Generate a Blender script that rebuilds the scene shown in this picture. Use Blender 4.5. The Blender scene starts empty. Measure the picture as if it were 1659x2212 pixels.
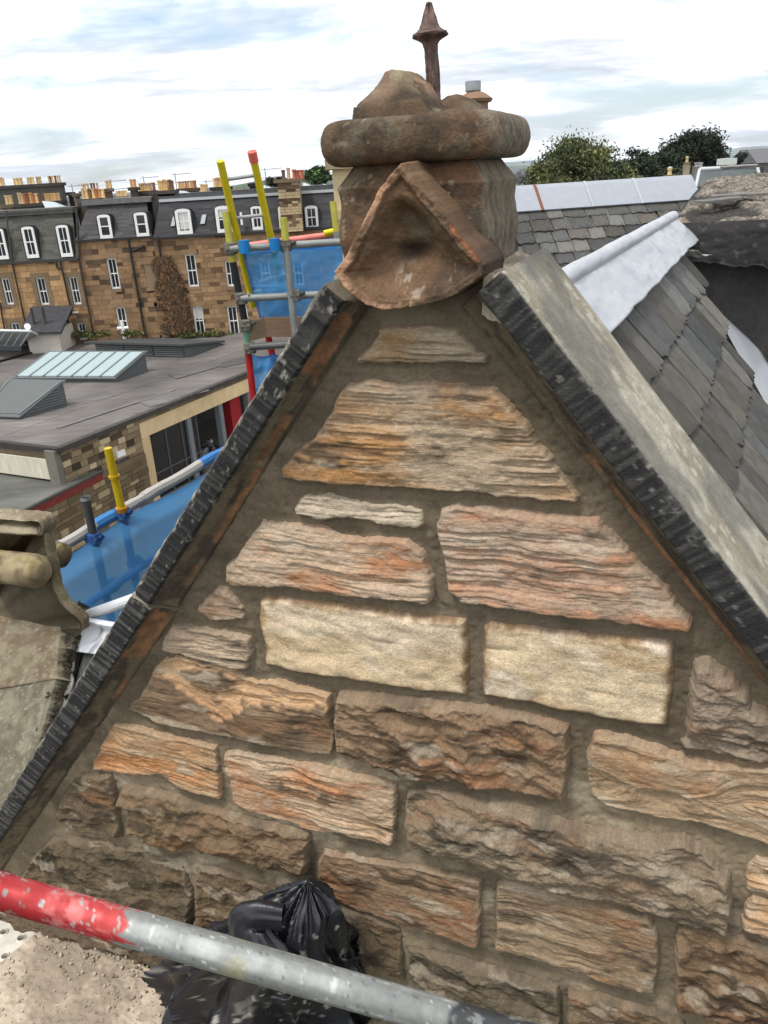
import bpy, math, random
import numpy as np
from mathutils import Matrix, Vector

# ------------------------------------------------------------------ camera
C = bpy.context.scene.collection
scene = bpy.context.scene
PITCH, ROLL = math.radians(22.8), math.radians(3.4)
Fv = np.array([0, math.cos(PITCH), -math.sin(PITCH)])
_U0 = np.array([0, math.sin(PITCH), math.cos(PITCH)])
_R0 = np.array([1., 0, 0])
Rv = math.cos(ROLL) * _R0 - math.sin(ROLL) * _U0
Uv = math.sin(ROLL) * _R0 + math.cos(ROLL) * _U0
cam = bpy.data.cameras.new('camera')
cam.sensor_fit = 'AUTO'
cam.sensor_width = 36
cam.lens = 28
cam.clip_start = 0.05
cam.clip_end = 30000
camo = bpy.data.objects.new('camera', cam)
C.objects.link(camo)
camo.matrix_world = Matrix(((Rv[0], Uv[0], -Fv[0], 0), (Rv[1], Uv[1], -Fv[1], 0), (Rv[2], Uv[2], -Fv[2], 0), (0, 0, 0, 1)))
scene.camera = camo

# ------------------------------------------------------------------ sky, sun, exposure
SUN_EL, SUN_AZ = math.radians(66), math.radians(-128)     # azimuth from +Y towards +X
world = bpy.data.worlds.new('World')
scene.world = world
world.use_nodes = True
nt = world.node_tree
nt.nodes.clear()
def N(tree, typ, **kw):
    n = tree.nodes.new(typ)
    for k, v in kw.items():
        if k.startswith('i_'):
            n.inputs[int(k[2:])].default_value = v
        else:
            setattr(n, k, v)
    return n
def L(tree, a, ao, b, bi):
    tree.links.new(a.outputs[ao], b.inputs[bi])
out = N(nt, 'ShaderNodeOutputWorld')
bg = N(nt, 'ShaderNodeBackground')
bg.inputs[1].default_value = 0.12
sky = N(nt, 'ShaderNodeTexSky')
sky.sky_type = 'NISHITA'
sky.sun_disc = False
sky.sun_elevation = SUN_EL
sky.sun_rotation = SUN_AZ
sky.air_density = 1.0
sky.dust_density = 1.0
tc = N(nt, 'ShaderNodeTexCoord')
sep = N(nt, 'ShaderNodeSeparateXYZ')
L(nt, tc, 'Generated', sep, 0)
zz = N(nt, 'ShaderNodeMath', operation='MAXIMUM')
zz.inputs[1].default_value = 0.0
L(nt, sep, 2, zz, 0)
za = N(nt, 'ShaderNodeMath', operation='ADD')
za.inputs[1].default_value = 0.16
L(nt, zz, 0, za, 0)
dx = N(nt, 'ShaderNodeMath', operation='DIVIDE')
dy = N(nt, 'ShaderNodeMath', operation='DIVIDE')
L(nt, sep, 0, dx, 0); L(nt, za, 0, dx, 1)
L(nt, sep, 1, dy, 0); L(nt, za, 0, dy, 1)
cmb = N(nt, 'ShaderNodeCombineXYZ')
L(nt, dx, 0, cmb, 0); L(nt, dy, 0, cmb, 1)
cmb.inputs[2].default_value = 3.7
n1 = N(nt, 'ShaderNodeTexNoise')
n1.inputs['Scale'].default_value = 1.1
n1.inputs['Detail'].default_value = 8
n1.inputs['Roughness'].default_value = 0.55
n1.inputs['Distortion'].default_value = 0.35
L(nt, cmb, 0, n1, 'Vector')
cover = N(nt, 'ShaderNodeValToRGB')
cover.color_ramp.elements[0].position = 0.34
cover.color_ramp.elements[1].position = 0.49
L(nt, n1, 'Fac', cover, 0)
mp = N(nt, 'ShaderNodeMapping')
mp.inputs['Scale'].default_value = (0.8, 1.7, 1)
mp.inputs['Location'].default_value = (4.2, 1.3, 2.0)
L(nt, cmb, 0, mp, 0)
n2 = N(nt, 'ShaderNodeTexNoise')
n2.inputs['Scale'].default_value = 1.1
n2.inputs['Detail'].default_value = 9
n2.inputs['Roughness'].default_value = 0.6
L(nt, mp, 0, n2, 'Vector')
shade = N(nt, 'ShaderNodeValToRGB')
e = shade.color_ramp.elements
e[0].position = 0.33; e[0].color = (4.6, 4.9, 5.5, 1)
e[1].position = 0.49; e[1].color = (11.6, 11.7, 11.8, 1)
m_ = e.new(0.42); m_.color = (7.2, 7.5, 8.0, 1)
L(nt, n2, 'Fac', shade, 0)
skyb = N(nt, 'ShaderNodeMix', data_type='RGBA', blend_type='MULTIPLY')
skyb.inputs[0].default_value = 1.0
skyb.inputs[7].default_value = (1.15, 1.22, 1.25, 1)
L(nt, sky, 0, skyb, 6)
mixc = N(nt, 'ShaderNodeMix', data_type='RGBA')
L(nt, cover, 0, mixc, 0)
L(nt, skyb, 2, mixc, 6)
L(nt, shade, 0, mixc, 7)
L(nt, mixc, 2, bg, 0)
L(nt, bg, 0, out, 0)

sun = bpy.data.lights.new('sun', 'SUN')
sun.energy = 2.3
sun.angle = math.radians(11)
sun.color = (1.0, 0.965, 0.91)
suno = bpy.data.objects.new('sun', sun)
C.objects.link(suno)
_sd = Vector((math.sin(SUN_AZ) * math.cos(SUN_EL), math.cos(SUN_AZ) * math.cos(SUN_EL), math.sin(SUN_EL)))
suno.rotation_euler = _sd.to_track_quat('Z', 'Y').to_euler()
suno.location = (0, 0, 30)

vs = scene.view_settings
vs.view_transform = 'Standard'
vs.look = 'None'
vs.gamma = 1.0
vs.use_curve_mapping = False
vs.exposure = 0.30
scene.cycles.max_bounces = 7
scene.cycles.diffuse_bounces = 3
scene.cycles.transparent_max_bounces = 10
try:
    scene.cycles.use_denoising = True
except Exception:
    pass

# ------------------------------------------------------------------ helpers
rnd = random.Random(7)
FPX = 1720.0
def ray(px, py):
    return Fv + Rv * (px - 829.5) / FPX - Uv * (py - 1106.0) / FPX
def onplane(px, py, P, n):
    d = ray(px, py)
    return d * (np.dot(P, n) / np.dot(d, n))
EX, EY, EZ = np.eye(3)
def at_y(px, py, y):
    return onplane(px, py, EY * y, EY)
def at_z(px, py, z):
    return onplane(px, py, EZ * z, EZ)
def at_r(px, py, r):
    d = ray(px, py)
    return d / math.hypot(d[0], d[1]) * r
# gable frame: x along the wall, y into the building, z up
GA = math.radians(21.5)
gw = np.array([math.cos(GA), -math.sin(GA), 0.])
gn = np.array([math.sin(GA), math.cos(GA), 0.])
D0 = 1.85 * math.cos(GA)
def G(px, py, d=0.0):
    """a point of the gable (wall coordinates) on the plane d metres behind the wall face"""
    q = onplane(px, py, gn * (D0 + d), gn)
    return np.array([q @ gw, d, q[2]])
def g2w(p):
    return gw * p[0] + gn * (D0 + p[1]) + EZ * p[2]

def lin(c):
    c = np.asarray(c, float) / 255.0
    return np.where(c <= 0.04045, c / 12.92, ((c + 0.055) / 1.055) ** 2.4)
def col(r, g, b, k=1.0):
    v = lin((r, g, b)) * k
    return (float(v[0]), float(v[1]), float(v[2]), 1.0)

# numpy value noise
def _h(ix, iy, s):
    n = (ix.astype(np.int64) * 374761393 + iy.astype(np.int64) * 668265263 + s * 974634777) & 0xffffffff
    n = ((n ^ (n >> 13)) * 1274126177) & 0xffffffff
    return ((n ^ (n >> 16)) & 0xffff) / 65535.0
def vn(x, y, s=0):
    x = np.asarray(x, float); y = np.asarray(y, float)
    x, y = np.broadcast_arrays(x, y)
    ix = np.floor(x); iy = np.floor(y)
    fx = x - ix; fy = y - iy
    fx = fx * fx * fx * (fx * (fx * 6 - 15) + 10); fy = fy * fy * fy * (fy * (fy * 6 - 15) + 10)
    a = _h(ix, iy, s); b = _h(ix + 1, iy, s); c = _h(ix, iy + 1, s); d = _h(ix + 1, iy + 1, s)
    return (a + (b - a) * fx) * (1 - fy) + (c + (d - c) * fx) * fy
def fbm(x, y, o=4, s=0, g=0.5):
    t = 0; a = 1; w = 0
    for i in range(o):
        t = t + a * vn(x * 2 ** i, y * 2 ** i, s + i * 17); w += a; a *= g
    return t / w
def sst(a, b, x):
    t = np.clip((x - a) / (b - a), 0, 1)
    return t * t * (3 - 2 * t)
def mixa(a, b, m):
    return a + (b - a) * m[..., None]
def sdf(poly, X, Y):
    """signed distance to a polygon, positive inside"""
    P = np.asarray(poly, float)
    d = np.full(X.shape, 1e9); ins = np.zeros(X.shape, bool)
    for i in range(len(P)):
        a = P[i]; b = P[(i + 1) % len(P)]
        e = b - a; wx = X - a[0]; wy = Y - a[1]
        t = np.clip((wx * e[0] + wy * e[1]) / (e @ e + 1e-12), 0, 1)
        d = np.minimum(d, (wx - e[0] * t) ** 2 + (wy - e[1] * t) ** 2)
        c = (a[1] > Y) != (b[1] > Y)
        with np.errstate(divide='ignore', invalid='ignore'):
            xi = a[0] + (Y - a[1]) / (b[1] - a[1]) * (b[0] - a[0])
        ins ^= c & (X < xi)
    d = np.sqrt(d)
    return np.where(ins, d, -d)

# ------------------------------------------------------------------ materials
MATS = {}
def mat(name, rough=0.85, metal=0.0, ns=40.0, na=0.35, bump=0.3, bs=60.0, bd=0.01, rndv=0.0, stretch=None, alpha=None, ns2=None, na2=0.0, spec=0.3, coat=0.0):
    """colour attribute times procedural grain, with fine relief"""
    if name in MATS:
        return MATS[name]
    m = bpy.data.materials.new(name)
    m.use_nodes = True
    t = m.node_tree
    b = t.nodes['Principled BSDF']
    b.inputs['Roughness'].default_value = rough
    b.inputs['Metallic'].default_value = metal
    b.inputs['Specular IOR Level'].default_value = spec
    if coat:
        b.inputs['Coat Weight'].default_value = coat
    at = N(t, 'ShaderNodeAttribute', attribute_name='Col')
    tc = N(t, 'ShaderNodeTexCoord')
    vec = (tc, 'Object')
    if stretch:
        mp = N(t, 'ShaderNodeMapping')
        mp.inputs['Scale'].default_value = stretch
        L(t, tc, 'Object', mp, 0)
        vec = (mp, 0)
    no = N(t, 'ShaderNodeTexNoise')
    no.inputs['Scale'].default_value = ns
    no.inputs['Detail'].default_value = 6
    no.inputs['Roughness'].default_value = 0.65
    L(t, vec[0], vec[1], no, 'Vector')
    mr = N(t, 'ShaderNodeMapRange')
    mr.inputs[1].default_value = 0.25; mr.inputs[2].default_value = 0.75
    mr.inputs[3].default_value = 1 - na; mr.inputs[4].default_value = 1 + na
    L(t, no, 'Fac', mr, 0)
    src = (mr, 0)
    if ns2:
        n2 = N(t, 'ShaderNodeTexNoise')
        n2.inputs['Scale'].default_value = ns2
        n2.inputs['Detail'].default_value = 4
        L(t, tc, 'Object', n2, 'Vector')
        m2 = N(t, 'ShaderNodeMapRange')
        m2.inputs[1].default_value = 0.3; m2.inputs[2].default_value = 0.7
        m2.inputs[3].default_value = 1 - na2; m2.inputs[4].default_value = 1 + na2
        L(t, n2, 'Fac', m2, 0)
        mm = N(t, 'ShaderNodeMath', operation='MULTIPLY')
        L(t, src[0], src[1], mm, 0); L(t, m2, 0, mm, 1)
        src = (mm, 0)
    if rndv:
        oi = N(t, 'ShaderNodeObjectInfo')
        m3 = N(t, 'ShaderNodeMapRange')
        m3.inputs[3].default_value = 1 - rndv; m3.inputs[4].default_value = 1 + rndv
        L(t, oi, 'Random', m3, 0)
        mm = N(t, 'ShaderNodeMath', operation='MULTIPLY')
        L(t, src[0], src[1], mm, 0); L(t, m3, 0, mm, 1)
        src = (mm, 0)
    vm = N(t, 'ShaderNodeVectorMath', operation='SCALE')
    L(t, at, 'Color', vm, 0)
    L(t, src[0], src[1], vm, 'Scale')
    L(t, vm, 0, b, 'Base Color')
    if bump:
        n3 = N(t, 'ShaderNodeTexNoise')
        n3.inputs['Scale'].default_value = bs
        n3.inputs['Detail'].default_value = 5
        n3.inputs['Roughness'].default_value = 0.6
        L(t, vec[0], vec[1], n3, 'Vector')
        bp = N(t, 'ShaderNodeBump')
        bp.inputs['Strength'].default_value = bump
        bp.inputs['Distance'].default_value = bd
        L(t, n3, 'Fac', bp, 'Height')
        L(t, bp, 0, b, 'Normal')
    if alpha is not None:
        b.inputs['Alpha'].default_value = alpha
    MATS[name] = m
    return m
def glass_mat(name, c=(0.02, 0.022, 0.025), rough=0.06):
    if name in MATS: return MATS[name]
    m = bpy.data.materials.new(name); m.use_nodes = True
    b = m.node_tree.nodes['Principled BSDF']
    b.inputs['Base Color'].default_value = (*c, 1)
    b.inputs['Roughness'].default_value = rough
    b.inputs['Specular IOR Level'].default_value = 0.5
    MATS[name] = m
    return m
M_ROCK = mat('rock', 0.93, ns=150, na=0.30, bump=0.75, bs=210, bd=0.005, ns2=22, na2=0.14, spec=0.2)
M_STRAT = mat('bedded_rock', 0.93, ns=60, na=0.26, bump=0.65, bs=75, bd=0.005, stretch=(0.8, 1, 4.5), ns2=260, na2=0.16, spec=0.2)
M_MORTAR = mat('mortar', 0.95, ns=230, na=0.22, bump=0.5, bs=260, bd=0.003, ns2=9, na2=0.13, spec=0.15)
M_SLATE = mat('slate', 0.72, ns=38, na=0.28, bump=0.8, bs=45, bd=0.008, rndv=0.36, stretch=(3, 0.7, 1), ns2=14, na2=0.25, spec=0.22)
M_LEAD = mat('new_lead', 0.42, ns=14, na=0.06, bump=0.10, bs=16, bd=0.01, spec=0.5, ns2=60, na2=0.03)
M_FAR = mat('far_masonry', 0.95, ns=2.2, na=0.16, bump=0.0, ns2=0.35, na2=0.14, spec=0.1)
M_PLAIN = mat('plain', 0.7, ns=6, na=0.07, bump=0.0)
M_PAINT = mat('white_paint', 0.5, ns=8, na=0.05, bump=0.0)
M_FELT = mat('felt', 0.9, ns=30, na=0.25, bump=0.5, bs=120, bd=0.004, ns2=3, na2=0.2, spec=0.25)
M_ROOF = mat('flat_roof', 0.75, ns=2.2, na=0.34, bump=0.1, bs=4, bd=0.02, ns2=0.25, na2=0.4, stretch=(.25, 1.2, 1), spec=0.3)
M_TUBE = mat('galvanised_tube', 0.5, metal=0.35, ns=90, na=0.18, bump=0.25, bs=120, bd=0.001, ns2=9, na2=0.16, spec=0.4)
M_POT = mat('clay_pot', 0.85, ns=3, na=0.2, bump=0, rndv=0.2)
M_LEAF = mat('leaf', 0.7, ns=0.35, na=0.45, bump=0, spec=0.2, ns2=3, na2=0.3)
M_BARK = mat('bark', 0.95, ns=6, na=0.3, bump=0)
M_GLASS = glass_mat('dark_glass')

# ------------------------------------------------------------------ mesh building
ROOTLOC = {}
def link(o):
    C.objects.link(o); return o
def thing(name, label, cat, loc=(0, 0, 0), rotz=0.0, group=None, kind=None):
    o = bpy.data.objects.new(name, None)
    o.empty_display_size = 0.1
    link(o)
    o.location = [float(v) for v in loc]; o.rotation_euler = (0, 0, rotz)
    o['label'] = label; o['category'] = cat
    if group: o['group'] = group
    if kind: o['kind'] = kind
    ROOTLOC[o.name] = np.array(loc, float) if rotz == 0 else None
    return o
def origin_of(o):
    while o.parent is not None:
        o = o.parent
    v = ROOTLOC.get(o.name)
    return np.zeros(3) if v is None else v
def raw_mesh(name, verts, faces, cols=None, material=None, smooth=False):
    me = bpy.data.meshes.new(name)
    V = np.asarray(verts, dtype=np.float32)
    if isinstance(faces, np.ndarray):
        nf, k = faces.shape
        me.vertices.add(len(V)); me.vertices.foreach_set('co', V.ravel())
        me.loops.add(nf * k); me.loops.foreach_set('vertex_index', faces.astype(np.int32).ravel())
        me.polygons.add(nf)
        me.polygons.foreach_set('loop_start', np.arange(0, nf * k, k, dtype=np.int32))
        me.polygons.foreach_set('loop_total', np.full(nf, k, dtype=np.int32))
        me.update(calc_edges=True)
    else:
        me.from_pydata([tuple(map(float, v)) for v in V], [], faces)
        me.update()
    if cols is not None:
        a = me.color_attributes.new('Col', 'FLOAT_COLOR', 'POINT')
        cc = np.asarray(cols, dtype=np.float32)
        if cc.shape[1] == 3:
            cc = np.concatenate([cc, np.ones((len(cc), 1), np.float32)], 1)
        a.data.foreach_set('color', cc.ravel())
    if smooth:
        me.polygons.foreach_set('use_smooth', np.ones(len(me.polygons), bool))
    if material: me.materials.append(material)
    return me
def place(name, me, parent=None, mtx=None, kind=None, label=None):
    o = bpy.data.objects.new(name, me); link(o)
    if parent is not None: o.parent = parent
    if mtx is not None: o.matrix_basis = mtx
    if kind: o['kind'] = kind
    if label: o['label'] = label
    return o
class MB:
    def __init__(s, c=(0.5, 0.5, 0.5, 1)):
        s.v = []; s.f = []; s.c = []; s.col = c; s.sm = False
    def add(s, pts, faces, c=None):
        b = len(s.v)
        s.v += [tuple(map(float, p)) for p in pts]
        s.c += [c or s.col] * len(pts)
        s.f += [tuple(b + i for i in f) for f in faces]
        return s
    def hexa(s, P, c=None):   # P: 8 points, bottom 4 then top 4
        return s.add(P, [(3, 2, 1, 0), (4, 5, 6, 7), (0, 1, 5, 4), (1, 2, 6, 5), (2, 3, 7, 6), (3, 0, 4, 7)], c)
    def box(s, x0, y0, z0, x1, y1, z1, c=None):
        return s.hexa([(x0, y0, z0), (x1, y0, z0), (x1, y1, z0), (x0, y1, z0), (x0, y0, z1), (x1, y0, z1), (x1, y1, z1), (x0, y1, z1)], c)
    def obox(s, o, a, b, d, c=None):   # corner and three edge vectors
        o, a, b, d = map(np.asarray, (o, a, b, d))
        return s.hexa([o, o + a, o + a + b, o + b, o + d, o + a + d, o + a + b + d, o + b + d], c)
    def prism(s, poly, vec, c=None):
        n = len(poly); vec = np.asarray(vec)
        P = [np.asarray(p, float) for p in poly]
        Q = [p + vec for p in P]
        f = [tuple(range(n)), tuple(range(2 * n - 1, n - 1, -1))]
        for i in range(n):
            j = (i + 1) % n
            f.append((i, i + n, j + n, j))
        return s.add(P + Q, f, c)
    def tube(s, p0, p1, r, n=12, c=None, r1=None, caps=True, hollow=False):
        p0 = np.asarray(p0, float); p1 = np.asarray(p1, float)
        d = p1 - p0; d /= np.linalg.norm(d)
        a = np.cross(d, EZ if abs(d[2]) < 0.9 else EX); a /= np.linalg.norm(a); b = np.cross(d, a)
        r1 = r if r1 is None else r1
        P = []
        for p, rr in ((p0, r), (p1, r1)):
            for i in range(n):
                t = 2 * math.pi * i / n
                P.append(p + (a * math.cos(t) + b * math.sin(t)) * rr)
        f = [(i, (i + 1) % n, n + (i + 1) % n, n + i) for i in range(n)]
        if caps: f += [tuple(range(n - 1, -1, -1)), tuple(range(n, 2 * n))]
        return s.add(P, f, c)
    def path(s, pts, r, n=8, c=None):
        for i in range(len(pts) - 1):
            s.tube(pts[i], pts[i + 1], r, n, c)
        return s
    def lathe(s, base, prof, n=16, c=None, axis=None):
        base = np.asarray(base, float)
        ax = EZ if axis is None else np.asarray(axis, float) / np.linalg.norm(axis)
        a = np.cross(ax, EY if abs(ax[1]) < .9 else EX); a /= np.linalg.norm(a); b = np.cross(ax, a)
        P = []
        for r, z in prof:
            for i in range(n):
                t = 2 * math.pi * i / n
                P.append(base + ax * z + (a * math.cos(t) + b * math.sin(t)) * r)
        f = []
        for k in range(len(prof) - 1):
            for i in range(n):
                j = (i + 1) % n
                f.append((k * n + i, k * n + j, (k + 1) * n + j, (k + 1) * n + i))
        m = (len(prof) - 1) * n
        f += [tuple(range(n - 1, -1, -1)), tuple(range(m, m + n))]
        return s.add(P, f, c)
    def build(s, name, material, parent=None, kind=None, label=None, smooth=False, local=False):
        V = np.array(s.v, float)
        if parent is not None and not local:
            V = V - origin_of(parent)
        me = raw_mesh(name, V, s.f, s.c, material, smooth)
        return place(name, me, parent, None, kind, label)
def tag(o, label, cat, group=None, kind=None):
    o['label'] = label; o['category'] = cat
    if group: o['group'] = group
    if kind: o['kind'] = kind
    return o
def gridfaces(ny, nx, keep=None, wrap=False):
    i = np.arange(ny * nx).reshape(ny, nx)
    if wrap:
        i = np.concatenate([i, i[:, :1]], 1)
    q = np.stack([i[:-1, :-1], i[:-1, 1:], i[1:, 1:], i[1:, :-1]], -1)
    if keep is not None: q = q[keep]
    return q.reshape(-1, 4)
def compact(V, Fc, K):
    used = np.unique(Fc)
    mp = np.full(len(V), -1); mp[used] = np.arange(len(used))
    return V[used], mp[Fc], K[used]
# ================================================================== large structure: ground, hills
gm = MB(col(70, 74, 62, 0.7))
GZ = -13.5
gs = 14000
gm.add([(-gs, -300, GZ), (gs, -300, GZ), (gs, 26000, GZ), (-gs, 26000, GZ)], [(0, 1, 2, 3)])
M_GROUND = mat('ground', 0.95, ns=0.004, na=0.3, bump=0, ns2=0.03, na2=0.25)
gm.build('ground', M_GROUND, kind='structure')

# ================================================================== the gable wall
gable = thing('gable_wall', 'triangular gable of tan and brown sandstone blocks freshly pointed in brown mortar', 'gable wall', gn * D0, -GA)

# outlines of the stones, read on the wall face
def A_(x, y): return ((700 + x / 1.276) / 1.507, (950 + y / 1.276) / 1.507)
def B_(x, y): return ((1500 + x / 1.443) / 1.507, (1800 + y / 1.443) / 1.507)
def C_(x, y): return ((x / 1.276) / 1.507, (1800 + y / 1.276) / 1.507)
def D_(x, y): return (x * .680, 1791.6 + y * .680)
def F_(x, y): return (x, y)
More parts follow.
